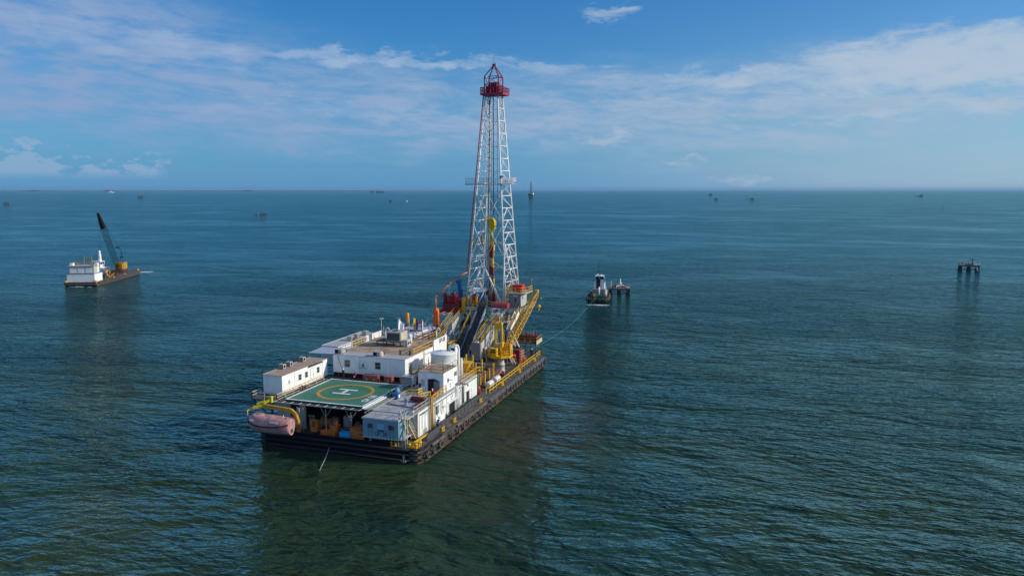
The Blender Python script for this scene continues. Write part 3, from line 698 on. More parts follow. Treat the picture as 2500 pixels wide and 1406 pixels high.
EMBL = mat('emblem_blue', (0.02, 0.05, 0.10), 0.5)

def cabin_left():
    x0, x1, y0, y1, z0, z1 = -30.4, -26.8, 5.1, 18.6, 7.05, 10.0
    h = thing('portable_cabin', 'white portable cabin with tan roof and three windows, left of the helideck', 'cabin', (x0, y0, z0))
    MB().box(x0, x1, y0, y1, z0, z1).build('wall', WHITE, h)
    MB().box(x1, x1 + .45, 12.6, 16.6, z1 - .12, z1 + .05).build('door_canopy', DGREY, h)
    m = MB(); m.box(x0 - .05, x1 + .05, y0 - .05, y1 + .05, z1, z1 + .06).box(x0 - .05, x0 + .1, y0 - .05, y1 + .05, z1 + .06, z1 + .14).box(x1 - .1, x1 + .05, y0 + 10, y1 + .05, z1 + .06, z1 + .13)
    m.build('roof', TAN, h)
    for y in (10.1, 12.0, 15.6): window(h, x1, y, z0 + 1.65, 0.85, 1.05, '+X')
    door_x(h, x1, 13.7, z0 + .25, 0.8, 2.1)
    for y in (8.6, 17.0): MB().box(x1, x1 + .02, y - .03, y + .03, z0 + .1, z1 - .05).build('seam', LGREY, h)
    emblem(h, (x1, 7.0, z0 + 1.55), 0.72, '+X')
    MB().box(x0 + .2, x1 - .2, y0 + .2, y1 - .2, z0 - .35, z0 - .01).build('skid', DGREY, h)
cabin_left()
def ac_unit(loc, label, group, s=1.0, cat='air conditioner', rz=0):
    t_ = thing('air_conditioner', label, cat, (0, 0, 0), group)
    w, d, hh = 0.95 * s, 0.75 * s, 0.85 * s
    MB().box(-w/2, w/2, -d/2, d/2, 0.08, hh).build('casing', AC, t_)
    MB().lathe((0, -d/2 - 0.02, hh * .52), [(hh * .36, 0), (hh * .36, .03), (hh * .30, .03), (hh * .30, 0)], 18, 'Y').build('fan_ring', DGREY, t_)
    MB().lathe((w/2 - 0.005, 0, hh * .52), [(0, 0.015), (hh * .30, 0.015), (hh * .33, 0)], 16, 'X').build('fan_grille', DARK, t_)
    m = MB()
    for i in range(7): m.box(-w/2 + .06, w/2 - .06, -d/2 - .018, -d/2 - .002, .16 + i * hh * .105, .16 + i * hh * .105 + .03)
    m.build('louvre', DGREY, t_)
    MB().box(-w/2, -w/2 + .08, -d/2, d/2, 0, .08).box(w/2 - .08, w/2, -d/2, d/2, 0, .08).build('foot', DGREY, t_)
    t_.location = loc; t_.rotation_euler = (0, 0, rz); return t_
ac = ac_unit((-29.7, 9.4, 10.06), 'grey air conditioner on the tan roof, nearest the stern of three', 'air conditioners on the tan cabin roof')
dup(ac, (-29.7, 11.3, 10.06), 0.05, 'grey air conditioner on the tan roof, middle of the three')
dup(ac, (-29.7, 15.2, 10.06), 0, 'grey air conditioner standing alone further along the tan roof')
def cabin_far():
    x0, x1, y0, y1, z1 = -32.0, -28.4, 25.0, 40.0, 10.75
    h = thing('portable_cabin', 'long white cabin with grey roof behind the pale blue awning', 'cabin', (x0, y0, 7.4))
    MB().box(x0, x1, y0, y1, 7.4, z1).build('wall', WHITE, h)
    m = MB(); m.box(x0 - .05, x1 + .05, y0 - .05, y1 + .05, z1, z1 + .05)
    m.box(x0 - .05, x0 + .07, y0 - .05, y1 + .05, z1 + .05, z1 + .13).box(x1 - .07, x1 + .05, y0 - .05, y1 + .05, z1 + .05, z1 + .13).box(x0 + .07, x1 - .07, y0 - .05, y0 + .07, z1 + .05, z1 + .13)
    m.build('roof', GROOF, h)
    for y in (29, 33.5): window(h, x1, y, 9.2, 0.8, 0.8, '+X')
    for y in (27.8, 31.2, 36.0): MB().box(x1, x1 + .02, y - .03, y + .03, 7.5, z1 - .05).build('seam', LGREY, h)
    m = MB()
    for x in (x0 + .3, x1 - .3):
        for y in (26, 33, 39.5): m.box(x - .12, x + .12, y - .12, y + .12, DZ, 7.4)
    m.build('support_leg', DGREY, h)
cabin_far()
for y, l in ((31.2, 'grey air conditioner on the far cabin roof, nearest the awning'), (33.6, 'grey air conditioner on the far cabin roof, middle of three'), (37.0, 'grey air conditioner on the far cabin roof, farthest from the awning')):
    c_ = dup(ac, (-29.3, y, 10.8), R(90), l, 'air conditioners on the far cabin roof'); c_.scale = (1.15, 1.15, 1.0)
aw = thing('awning', 'pale blue sheet awning on thin posts between the white cabins', 'awning', (-30, 22, 7))
m = MB(); m.add([(-32.3, 21.0, 10.2), (-26.3, 21.0, 10.35), (-26.3, 25.0, 10.65), (-31.6, 25.0, 10.6), (-32.3, 21.0, 10.26), (-26.3, 21.0, 10.41), (-26.3, 25.0, 10.71), (-31.6, 25.0, 10.66)],
      [(3, 2, 1, 0), (4, 5, 6, 7), (0, 1, 5, 4), (1, 2, 6, 5), (2, 3, 7, 6), (3, 0, 4, 7)]); m.build('sheet_roof', BROOF, aw)
m = MB()
for x, y in ((-32.1, 21.1), (-29.3, 21.1), (-26.6, 21.1)): m.cyl((x, y, 6.7), (x, y, 10.2), .06)
m.build('post', LGREY, aw)
def main_cabin():
    x0, x1, y0, y1, z0, z1 = -26.0, -11.7, 19.3, 37.6, 7.55, 10.7
    h = thing('accommodation_block', 'big white accommodation block with stained tan roof behind the helideck', 'building', ((x0 + x1) / 2, (y0 + y1) / 2, z0))
    MB().box(x0, x1, y0, y1, z0, z1).build('wall', WHITE, h)
    MB().box(x0 + .05, x1 - .05, y0 + 3.1, y1 - .05, z1, z1 + .06).build('roof', TAN2, h)
    MB().box(x0 - .04, x1 + .04, y0 - .04, y0 + 3.1, z1, z1 + .09).box(x0 - .04, x0 + .05, y0 + 3.1, y1, z1, z1 + .1).box(x1 - .05, x1 + .04, y0 + 3.1, y1, z1, z1 + .1).build('roof_edge', GROOF, h)
    window(h, -23.1, y0, z0 + 1.75, 1.15, 1.3, '-Y'); window(h, -17.0, y0, z0 + 1.75, 1.15, 1.3, '-Y')
    emblem(h, (-19.95, y0, z0 + 1.5), 1.1, '-Y', True)
    for x in (-20.6, -14.6): MB().box(x - .03, x + .03, y0 - .02, y0, z0 + .05, z1 - .05).build('seam', LGREY, h)
    MB().tube([(-25.0, y0 - .04, z1 - .1), (-24.7, y0 - .04, z0 + 1.9), (-23.9, y0 - .04, z0 + .1)], .03, 5).build('cable', DGREY, h)
    door_x(h, x1, 21.3, z0 + .1, 0.95, 2.2, MGREY)
    for y in (27.0, 31.2): MB().cyl((x1 + .08, y, z0), (x1 + .08, y, z1), .06).build('downpipe', DGREY, h)
    MB().ball((x1 + .15, 23.8, z1 - .9), .16).build('floodlight', LAMP, h)
    MB().box(x1, x1 + .15, 27.6, 29.6, z1 - .75, z1 - .6).build('light_strip', SILVER, h)
    m = MB(); m.box(x1 - .05, x1 + .06, 31.4, 37.7, z1 - .2, z1 + 1.15); m.build('sign_panel', WHITE, h)
    text_bm('GP-28', 1.15, (x1 + .08, 35.2, z1 + .52), (0, 1, 0), (0, 0, 1), 'sign_lettering', INK, h, 0.01)
    m = MB()
    for x in (-25, -22, -19, -16, -13): m.box(x - .14, x + .14, y0 + .2, y0 + .5, DZ, z0)
    m.build('support_leg', MAROON, h)
main_cabin()
# fire chests in the gap between helideck and block
fcx = 0
for x, w, l in ((-18.2, 1.5, 'double red fire hose chest at the helideck edge, left half of the pair'), (-16.75, 1.5, 'double red fire hose chest at the helideck edge, right half of the pair'), (-14.1, 1.5, 'single red fire hose chest standing apart at the helideck edge')):
    t_ = thing('fire_hose_chest', l, 'fire chest', (x, 17.8, 6.75), 'red fire hose chests along the helideck edge')
    y0_ = 17.35
    MB().box(x - w/2 + .02, x + w/2 - .02, y0_, y0_ + .9, 6.8, 7.95).build('casing', mat('chest_red', (0.28, 0.065, 0.05), 0.5), t_)
    MB().box(x - w/2, x + w/2, y0_ - .03, y0_ + .93, 7.95, 8.02).build('lid', mat('faded_chest_lid', (0.33, 0.12, 0.10), 0.6), t_)
    MB().lathe((x, y0_ - .03, 7.3), [(0.24, 0), (0.24, .03), (.17, .03), (.17, 0)], 16, 'Y').build('reel_mark', WHITE, t_)
    MB().lathe((x, y0_ - .02, 7.3), [(0.10, 0), (0, 0.0)], 12, 'Y').build('hub', WHITE, t_)
ex = thing('wheeled_extinguisher', 'dark red wheeled fire extinguisher beside the person on the helideck edge', 'extinguisher', (-20.6, 17.6, 6.8))
MB().lathe((-20.6, 17.6, 6.95), [(0, 0), (.3, .05), (.3, 1.0), (.16, 1.2), (.06, 1.3), (0, 1.3)], 14).build('cylinder', MAROON, ex)
for s_ in (-.38, .38): MB().torus((-20.6 + s_, 17.6, 7.0), .2, .05, 'X').build('wheel', RUBBER, ex)
MB().box(-20.7, -20.5, 17.28, 17.3, 7.4, 7.65).build('label_plate', WHITE, ex)
# walkway behind the helideck
wk = thing('walkway', 'dark steel walkway between the helideck and the accommodation block', 'walkway', (-18, 18, 6.7))
MB().box(-27.0, -10.6, 16.9, 19.2, 6.6, 6.75).build('grating', DGREY, wk)
m = MB()
for x in (-26, -21.5, -17, -12): m.box(x - .1, x + .1, 18.4, 18.6, DZ, 6.6)
m.build('support_leg', DGREY, wk)
wk = thing('walkway', 'dark steel walkway under the white cabin left of the helideck', 'walkway', (-29, 10, 6.7))
MB().box(-31.0, -26.2, 2.6, 20.5, 6.45, 6.68).build('grating', DECKM, wk)
m = MB()
for y in (3, 8, 13, 18):
    m.box(-27.5, -27.2, y - .1, y + .1, DZ, 6.45)
    m.bar((-28, y, 4.0), (-30.8, y, 6.4), .14)
m.build('support_leg', DGREY, wk)
railing([(-30.9, 5.0, 6.68), (-30.9, 2.7, 6.68), (-26.2, 2.7, 6.68), (-26.2, 16.4, 6.68)], 'cream handrail round the walkway under the white cabin', CREAM, 1.0, 2.2, 0.045)
b = MB(); b.tube([(-30.0, 3.6, 6.7), (-26.6, 3.2, 7.3), (-25.9, 15.5, 7.3)], .07, 6)
tag(b.build('pipe_run', CREAM, None, (-30, 3.6, 6.7)), 'long cream pipe running beside the left edge of the helideck', 'pipe')
md = thing('valve_manifold', 'small rusty valve manifold under the cream handrail by the white cabin', 'manifold', (-25.9, 9.6, 6.7))
m = MB()
for i in range(4): m.cyl((-26.1 + (i % 2) * .3, 9.0 + i * .35, 6.7), (-26.1 + (i % 2) * .3, 9.0 + i * .35, 7.3), .09).torus((-26.1 + (i % 2) * .3, 9.0 + i * .35, 7.4), .14, .03, 'Z', 12, 5)
m.cyl((-26.1, 8.7, 6.95), (-26.0, 10.6, 6.95), .12); m.build('valves', RUSTY, md)
# ------------------------------------------------------------ on the accommodation block roof
RZ = 10.76
hv = thing('rooftop_cooling_unit', 'large grey cooling unit on a dark steel stand on the tan roof', 'cooling unit', (-18.6, 29.5, RZ))
MB().box(-20.2, -17.2, 28.7, 31.6, RZ + .95, RZ + 2.75).build('casing', AC, hv)
MB().box(-20.05, -17.5, 28.66, 28.7, RZ + 1.1, RZ + 2.5).build('coil_panel', DGREY, hv)
MB().box(-17.2, -17.16, 29.0, 30.0, RZ + 1.1, RZ + 2.4).build('coil_panel', CREAM, hv)
MB().lathe((-18.9, 30.0, RZ + 2.75), [(.6, 0), (.6, .12), (.5, .12), (.5, 0.02), (0, .02)], 20).build('fan', DGREY, hv)
m = MB()
for x in (-22.2, -20.2, -18.7, -17.3):
    for y in (28.75, 31.4): m.box(x - .07, x + .07, y - .07, y + .07, RZ, RZ + .95)
m.box(-22.3, -17.2, 28.65, 28.8, RZ + .8, RZ + .94).box(-22.3, -17.2, 31.35, 31.5, RZ + .8, RZ + .94).box(-22.3, -17.2, 28.65, 28.75, RZ + .2, RZ + .3)
m.box(-22.3, -20.3, 28.8, 31.35, RZ + .8, RZ + .9); m.build('stand', DGREY, hv)
a2 = thing('air_conditioner', 'pale twin fan air conditioner beside the large cooling unit on the roof', 'air conditioner', (-16.3, 29.6, RZ))
MB().box(-16.9, -15.9, 28.9, 30.5, RZ + .1, RZ + 1.35).build('casing', LGREY, a2)
for y in (29.3, 30.1): MB().lathe((-15.88, y, RZ + .75), [(.3, 0), (.3, .02), (0, .02)], 14, 'X').build('fan_grille', DGREY, a2)
bl = thing('barrel', 'white ribbed barrel standing behind the large cooling unit on the tan roof', 'barrel', (-17.4, 33.0, RZ))
MB().lathe((-17.4, 33.0, RZ), [(0, 0), (.42, 0), (.45, .3), (.41, .35), (.45, .4), (.45, .8), (.41, .85), (.45, .9), (.42, 1.5), (.2, 1.75), (0, 1.75)], 18).build('shell', WHITE_G, bl)
for x, y, l in ((-17.4, 20.5, 'grey air conditioner with side duct at the middle of the block roof front edge'), (-25.0, 20.3, 'grey air conditioner with a white hose at the left corner of the block roof')):
    t_ = thing('air_conditioner', l, 'air conditioner', (x, y, RZ), 'air conditioners on the block roof edge')
    MB().box(x - .85, x + .55, y - .6, y + .5, RZ + .1, RZ + .85).build('casing', AC, t_)
    MB().box(x - .8, x - .1, y - .63, y - .6, RZ + .18, RZ + .78).build('grille', DARK, t_)
    MB().torus((x + .75, y - .1, RZ + .45), .3, .07, 'Y' if x < -20 else 'X', 14, 6).build('hose', WHITE, t_)
    MB().box(x - .2, x + .5, y + .6, y + 1.4, RZ, RZ + .5).build('compressor', DGREY, t_)
for x, l in ((-14.3, 'dark post at the front of the block roof, left of two'), (-12.4, 'dark post at the front of the block roof beside the yellow rail')):
    tag(MB().box(x - .13, x + .13, 22.6, 22.9, RZ, RZ + .75).cyl((x, 22.75, RZ + .7), (x, 22.75, RZ + .85), .2).build('roof_post', DGREY, None, (x, 22.75, RZ)), l, 'post')
tag(MB().bar((-14.3, 22.8, RZ + .5), (-13.6, 31, RZ + .5), .05).bar((-12.4, 22.8, RZ + .5), (-14.3, 31, RZ + .5), .04).build('cable_run', DGREY, None, (-14, 25, RZ)), 'dark cables running back over the tan roof from the two posts', 'cable')
railing([(-11.9, 22.9, RZ), (-11.9, 31.3, RZ)], 'yellow handrail along the starboard edge of the tan block roof', YEL, 1.05, 1.7, 0.045)
railing([(-25.9, 25.8, RZ), (-25.9, 30.5, RZ)], 'yellow handrail along the port edge of the tan block roof', YELP, 1.0, 1.2, 0.045)
railing([(-18.0, 37.2, RZ), (-12.0, 37.2, RZ)], 'grimy yellow handrail at the far end of the tan block roof under the flags', YELD, 1.1, 1.5, 0.05)
rw = thing('parapet_screen', 'row of white screen panels along the port edge of the tan roof', 'screen', (-25.7, 33, RZ))
for i in range(6): MB().box(-25.95, -25.85, 31.0 + i * 1.1, 32.05 + i * 1.1, RZ, RZ + 1.15).build('panel', WHITE_G, rw)
MB().bar((-25.8, 37.5, RZ + 1.1), (-24.6, 37.5, RZ), .06).build('brace', SILVER, rw)
def pole(x, y, h, r, label, cat='pole', top=None, m=None, z=RZ):
    t_ = thing('roof_pole' if cat == 'pole' else cat.replace(' ', '_'), label, cat, (x, y, z))
    MB().cyl((x, y, z), (x, y, z + h), r, r * .8).build('pole', m or LGREY, t_)
    if top: top(t_, x, y, z + h)
    return t_
def camera_top(t_, x, y, z):
    MB().box(x - .35, x + .2, y - .1, y + .1, z - .05, z + .15).ball((x + .3, y, z + .12), .13).build('camera_head', LAMP, t_)
pole(-25.4, 36.6, 3.6, .06, 'slim pole with a white camera head at the port back corner of the roof', 'camera pole', camera_top)
pole(-24.9, 36.6, 2.2, .06, 'bare slim pole beside the camera pole on the roof')
def goose(t_, x, y, z): MB().tube([(x, y, z), (x + .15, y, z + .5), (x + .6, y, z + .55), (x + .8, y, z + .15)], .11).build('cowl', WHITE, t_)
pole(-22.3, 32.5, 2.2, .1, 'white gooseneck vent pipe left of the large cooling unit', 'vent pipe', goose, WHITE)
pole(-21.4, 36.3, 2.4, .05, 'thin grey aerial left of the white flag on the roof', 'aerial')
pole(-13.4, 36.6, 1.9, .14, 'white gooseneck vent pipe beside the sign panel on the roof', 'vent pipe', goose, WHITE)
pole(-15.0, 37.0, 2.7, .07, 'plain grey post between the last flag and the sign panel on the roof')
def wavy(P0, w, h, du, dz, amp, cols, parent, name='flag', rows=10, cw=8):
    """hanging cloth, split into colour strips"""
    for k, m_ in enumerate(cols):
        q = MB(); vs = []; a0, a1 = k / len(cols), (k + 1) / len(cols)
        for i in range(cw + 1):
            u = a0 + (a1 - a0) * i / cw
            for j in range(rows + 1):
                v = j / rows
                sg = math.sin(u * 9 + v * 2) * amp * (0.3 + u)
                vs.append((P0[0] + u * w * du[0] + sg * du[1], P0[1] + u * w * du[1] - sg * du[0], P0[2] - v * h - dz * u + math.sin(u * 5) * .05))
        fs = [(i * (rows + 1) + j, (i + 1) * (rows + 1) + j, (i + 1) * (rows + 1) + j + 1, i * (rows + 1) + j + 1) for i in range(cw) for j in range(rows)]
        q.add(vs, fs, True); q.build(name, m_, parent)
FW = mat('white_flag_cloth', (0.80, 0.82, 0.86), 0.8); FY = mat('yellow_flag_cloth', (0.62, 0.42, 0.02), 0.8); FR = mat('red_flag_cloth', (0.55, 0.03, 0.05), 0.8); FB = mat('blue_flag_cloth', (0.04, 0.08, 0.3), 0.8)
def fp(x, y, h, label, fn):
    t_ = thing('flagpole', label, 'flag', (x, y, RZ), 'flags on the block roof')
    MB().cyl((x, y, RZ), (x, y, RZ + h), .07, .05).ball((x, y, RZ + h), .09, 8, 6).build('pole', SILVER, t_); fn(t_, x, y, RZ + h)
fp(-20.6, 34.4, 4.4, 'white flag drooping from its pole left of the windsock', lambda t_, x, y, z: (wavy((x + .05, y, z), 1.3, 2.2, (.55, .83), 1.3, .3, [FW], t_), MB().box(x - .1, x + .45, y + .25, y + .3, z - .5, z + .1).build('panel', SILVER, t_)))
fp(-18.2, 36.4, 4.2, 'yellow, blue and red flag hanging limp on its pole right of the windsock', lambda t_, x, y, z: wavy((x, y, z), 1.1, 2.1, (.6, .8), .5, .2, [FY, FY, FB, FR], t_))
fp(-16.4, 36.6, 3.9, 'dark red and white flag hanging limp, rightmost of the roof flags', lambda t_, x, y, z: wavy((x, y, z), .9, 2.2, (-.5, .87), .4, .2, [FR, FW], t_))
ws = thing('windsock', 'orange windsock hanging from its tall pole on the tan roof', 'windsock', (-18.3, 34.6, RZ))
MB().cyl((-18.3, 34.6, RZ), (-18.3, 34.6, RZ + 5.4), .09, .06).bar((-18.3, 34.6, RZ + 5.3), (-18.7, 34.6, RZ + 5.5), .05).build('pole', SILVER, ws)
MB().lathe((-18.62, 34.6, RZ + 3.4), [(.16, 0), (.24, .3), (.3, .9), (.36, 1.5), (.36, 1.95), (.25, 2.1), (.12, 2.12)], 14).build('sock', mat('windsock_orange', (0.82, 0.26, 0.01), .7), ws)

# grey roofed mud module beyond the block
gm = thing('mud_module', 'low module with pale grey sheet roof between the flags and the orange vessel', 'building', (-25, 52, 9))
MB().box(-28.0, -22.0, 44.3, 60.0, 9.0, 9.4).build('wall', MAROON, gm)
m = MB()
for x0, x1 in ((-28.4, -25.6), (-25.4, -23.6)): m.add([(x0, 44.0, 9.45), (x1, 44.0, 9.6), (x1, 60.2, 9.6), (x0, 60.2, 9.45), (x0, 44.0, 9.52), (x1, 44.0, 9.67), (x1, 60.2, 9.67), (x0, 60.2, 9.52)], [(3, 2, 1, 0), (4, 5, 6, 7), (0, 1, 5, 4), (1, 2, 6, 5), (2, 3, 7, 6), (3, 0, 4, 7)])
m.add([(-23.5, 44.0, 9.7), (-21.7, 44.0, 9.35), (-21.7, 58.2, 9.35), (-23.5, 58.2, 9.7), (-23.5, 44.0, 9.76), (-21.7, 44.0, 9.41), (-21.7, 58.2, 9.41), (-23.5, 58.2, 9.76)], [(3, 2, 1, 0), (4, 5, 6, 7), (0, 1, 5, 4), (1, 2, 6, 5), (2, 3, 7, 6), (3, 0, 4, 7)])
m.build('roof', BROOF, gm)
for i in range(7): MB().bar((-23.5, 46 + i * 2, 9.8), (-21.6, 46 + i * 2, 9.42), .05).build('roof_rib', SILVER, gm)
MB().box(-27.6, -22.6, 49.2, 50.6, 9.7, 9.78).build('ridge_plate', DGREY, gm)
MB().bar((-21.5, 43.6, 9.0), (-21.5, 56, 9.0), .2).bar((-21.2, 43.6, 8.5), (-21.2, 56, 8.5), .12).build('gutter', LGREY, gm)
MB().box(-28.5, -27.9, 44, 60.2, 9.53, 9.65).build('roof_edge', TAN, gm)
pr = thing('pallet_stack', 'stack of long white rods lying on the grey module roof edge', 'rods', (-22.3, 50, 9.7))
for i in range(4): MB().cyl((-22.6 + i * .18, 45.5, 9.68 - i * .01), (-22.6 + i * .18, 52, 9.68 - i * .01), .06).build('rod', WHITE, pr)
sl_ = thing('satellite_dish', 'white tilted panel aerial at the far edge of the grey module roof', 'aerial', (-24.5, 59, 9.6))
MB().cyl((-24.8, 56.5, 9.5), (-24.8, 56.5, 10.1), .05).bar((-25.1, 56.5, 10.0), (-24.3, 56.7, 11.1), .35, .08).build('panel', LAMP, sl_)

# ------------------------------------------------------------ starboard deckhouse
DX0, DX1, DY0, DY1, DR = -9.3, -2.35, 4.6, 30.0, 6.45
dh = thing('engine_deckhouse', 'long white deckhouse with grey roof along the starboard side of the barge', 'building', (-6, 17, DZ))
m = MB(); m.box(DX0, DX1, DY0, DY1, DZ + .01, DR - .12)
m.build('wall', WHITE_G, dh)
MB().box(DX0 - .2, DX1 + .05, 3.3, DY1 + .1, DR - .12, DR).build('roof', GROOF2, dh)
MB().box(DX1, DX1 + .05, DY0, DY1, DR - .45, DR - .12).build('fascia', WHITE, dh)
MB().box(DX0 + 2, DX1 - .3, DY0 - .02, DY0, DZ, DZ + 1.6).box(DX1 - .3, DX1 - .28, DY0 - .03, DY0 - .02, DZ + .5, DZ + 1.2).build('end_locker', MGREY, dh)
MB().box(DX1 - .6, DX1 - .2, DY0 - .06, DY0 - .03, DZ + .7, DZ + 1.3).build('warning_plate', RED, dh)
# openings on the long wall
def opening(y0, y1, z0, z1, name='doorway', m_=DARK, fr=LGREY):
    f = MB(); t = .07
    f.box(DX1, DX1 + .07, y0 - t, y0, z0, z1 + t).box(DX1, DX1 + .07, y1, y1 + t, z0, z1 + t).box(DX1, DX1 + .07, y0, y1, z1, z1 + t)
    o = f.build(name + '_frame', fr, dh); MB().box(DX1, DX1 + .025, y0, y1, z0, z1).build(name, m_, o); return o
opening(16.6, 19.0, DZ + .02, DZ + 2.6); opening(24.4, 25.6, DZ + .02, DZ + 2.3)
opening(26.0, 26.9, DZ + .02, DZ + 2.3, 'door', WHITE); opening(22.8, 24.2, DZ + .02, DZ + 2.4, 'door', WHITE)
opening(6.0, 8.0, DZ + 1.25, DZ + 3.4, 'shutter', WHITE); opening(6.3, 7.6, DZ + .25, DZ + .95, 'vent', LGREY); opening(10.9, 12.3, DZ + 1.9, DZ + 3.3, 'window', GLASS)
opening(20.3, 21.9, DZ + 1.0, DZ + 3.2, 'hatch', WHITE)
m = MB(); m.add([(DX1, 10.6, DZ), (DX1, 13.8, DZ), (DX1 + .9, 10.6, DZ), (DX1 + .9, 13.8, DZ), (DX1, 10.6, DZ + 1.9), (DX1, 13.8, DZ + 1.9)], [(0, 2, 4), (1, 5, 3), (2, 3, 5, 4), (0, 1, 3, 2)]); m.build('sloped_box', WHITE_G, dh)
m = MB(); m.bar((DX1 + .35, 13.9, DZ + 2.6), (DX1 + .35, 19.4, DZ + 2.75), .5, .06); m.build('door_canopy', WHITE, dh)
for y in (5.0, 8.8, 9.2, 14.1, 15.6, 20.0, 22.3): MB().box(DX1, DX1 + .05, y - .05, y + .05, DZ, DR - .45).build('wall_post', LGREY, dh)
# pipes along the roofline and down the wall
pg = thing('pipe_run', 'green and grey pipes running along the top of the white deckhouse wall', 'pipe', (DX1, 5, DR))
MB().tube([(DX1 + .12, 5.2, DR - .55), (DX1 + .2, 18.5, DR - .35), (DX1 + .2, 29.8, DR - .3)], .10).build('pipe', GREENP, pg)
MB().tube([(DX1 + .35, 6.5, DR - .45), (DX1 + .35, 29, DR - .12)], .06).build('pipe', LGREY, pg)
MB().tube([(DX1 + .12, 29.95, DZ + .3), (DX1 + .12, 29.95, DR)], .15).build('pipe', GREENP, pg)
for y in (6.8, 11.6, 13.2, 17.4, 19.6, 21.0): MB().tube([(DX1 + .15, y, DR - .4), (DX1 + .4, y, DR - .7), (DX1 + .2, y, DR - .95), (DX1 + .18, y, DZ + .4 if y in (6.8, 11.6, 13.2, 21.0) else DR - 1.4)], .07).build('pipe', (LGREY, DGREY, WHITE)[int(y * 10) % 3], pg)
pw = thing('exhaust_duct', 'pair of thick white vertical ducts on the deckhouse wall beside the dark doorway', 'duct', (DX1 + .3, 19.8, DZ))
for y in (19.5, 20.05): MB().cyl((DX1 + .25, y, DZ + .6), (DX1 + .25, y, DR + .3), .13, n=12).build('duct', WHITE, pw)
pw = thing('duct_elbow', 'grey elbow duct curving over the top of the deckhouse wall', 'duct', (DX1 + .3, 22.5, DR))
MB().tube([(DX1 + .2, 22.6, DZ + .8), (DX1 + .2, 22.6, DR + .1), (DX1 - .3, 22.2, DR + .35), (DX1 - .3, 21.0, DR + .35)], .18).tube([(DX1 + .2, 22.6, DR), (DX1 + .7, 23.2, DR - .1), (DX1 + .75, 23.4, DR - .5)], .15).build('duct', MGREY, pw)
tk = thing('pump_set', 'cluster of green and black pumps and valves at the foot of the deckhouse wall', 'pump', (DX1 + .7, 21.5, DZ))
for i in range(7):
    y = 20.6 + i * .7
    MB().cyl((DX1 + .45, y, DZ + .35), (DX1 + .45, y + .5, DZ + .35), .2).cyl((DX1 + .5, y + .2, DZ), (DX1 + .5, y + .2, DZ + .9), .09).torus((DX1 + .5, y + .2, DZ + .95), .13, .03, 'Z', 10, 5).build('pump', (DGREEN, DGREY, GREENP)[i % 3], tk)
tk = thing('pump_set', 'dark valves and a black wheel on the side deck beside the sloped white box', 'pump', (DX1 + .9, 14.5, DZ))
for i in range(5): MB().cyl((DX1 + .5, 13.9 + i * .5, DZ), (DX1 + .5, 13.9 + i * .5, DZ + .9 + (i % 2) * .3), .12).torus((DX1 + .6, 14 + i * .5, DZ + .7), .22, .06, 'X', 12, 5).build('valve', DGREY, tk)
# end bay near the blue container: stair behind open frame
st = thing('steel_stair', 'grimy stair in the open bay between the blue container and the white deckhouse wall', 'stair', (-3, 3, DZ))
b = MB(); stair(b, (-3.0, 4.4, DZ), (-3.0, 1.9, 5.4), .8, (1, 0, 0)); rail(b, [(-2.55, 4.4, DZ), (-2.55, 1.9, 5.4)], 1.0, 1.0, .03); b.build('flight', CREAM, st)
MB().box(-3.6, -2.35, 0.9, 4.5, 6.3, 6.42).box(-2.45, -2.38, 0.9, 1.0, DZ, 6.3).box(-2.45, -2.38, 4.4, 4.5, DZ, 6.3).build('bay_frame', CREAM, st)
# bundle of yellow brown pipes and ladder climbing the wall
pb = thing('pipe_ladder_bundle', 'tall yellow brown pipes with a caged ladder climbing the deckhouse wall', 'pipe', (-1.9, 8.9, DZ))
for i, y in enumerate((8.4, 8.75, 9.1)): MB().cyl((-1.9, y, DZ + .1), (-1.9, y, 7.9), .11, n=8).build('pipe', OCHRE if i != 1 else YELD, pb)
b = MB(); ladder(b, (-1.75, 9.6, DZ), (-1.75, 9.6, 7.6), .45, (0, 1, 0), .32, .03)
for z in (3.5, 4.4, 5.3, 6.2): b.torus((-1.45, 9.6, z), .38, .025, 'Z', 12, 4)
b.build('caged_ladder', LGREY, pb)
# things on the deckhouse roof
railing([(-2.5, 3.4, DR), (-2.5, 16.0, DR)], 'rusty cream handrail along the starboard edge of the grey deckhouse roof', CREAM, 1.0, 1.4, .035)
railing([(-9.2, 3.3, DR), (-9.2, .35, DR), (-3.4, .35, DR), (-3.2, 3.2, DR)], 'thin grey handrail round the blue container roof', SILVER, 1.0, 1.9, .022)
railing([(-2.4, 9.2, DR), (-2.4, 15.6, DR + .4)], 'yellow handrail on the deckhouse roof beside the pipe bundle', YEL, 1.1, 1.3, .045)
railing([(-5.0, 11.2, DR), (-4.0, 12.8, DR)], 'small yellow gate rail standing alone on the grey deckhouse roof', YELP, 1.0, 1.9, .06)
railing([(-8.2, 13.0, DR), (-6.6, 13.3, DR), (-6.4, 14.6, DR)], 'yellow rail round a hatch on the deckhouse roof below the grey cabinet', YELP, .9, .8, .06)
cb = thing('compressor', 'blue compressor with pale hood standing on the grey deckhouse roof', 'compressor', (-9.0, 10.6, DR))
MB().box(-9.5, -8.5, 10.0, 11.0, DR + .1, DR + .95).build('casing', BLUE, cb)
MB().lathe((-9.2, 11.3, DR + .1), [(0, 0), (.42, 0), (.42, 1.1), (.25, 1.4), (0, 1.45)], 14).build('tank', LBLUE, cb)
MB().box(-8.48, -8.42, 10.2, 10.7, DR + .2, DR + .7).build('grille', LAMP, cb)
cb = thing('storage_tank', 'dark green box tank beside the blue compressor on the deckhouse roof', 'tank', (-10.2, 10.6, DR))
MB().box(-10.1, -9.7, 9.6, 12.2, DR + .05, DR + 1.1).cyl((-9.9, 10.2, DR + 1.1), (-9.9, 10.2, DR + 1.4), .12).build('body', DGREEN, cb)
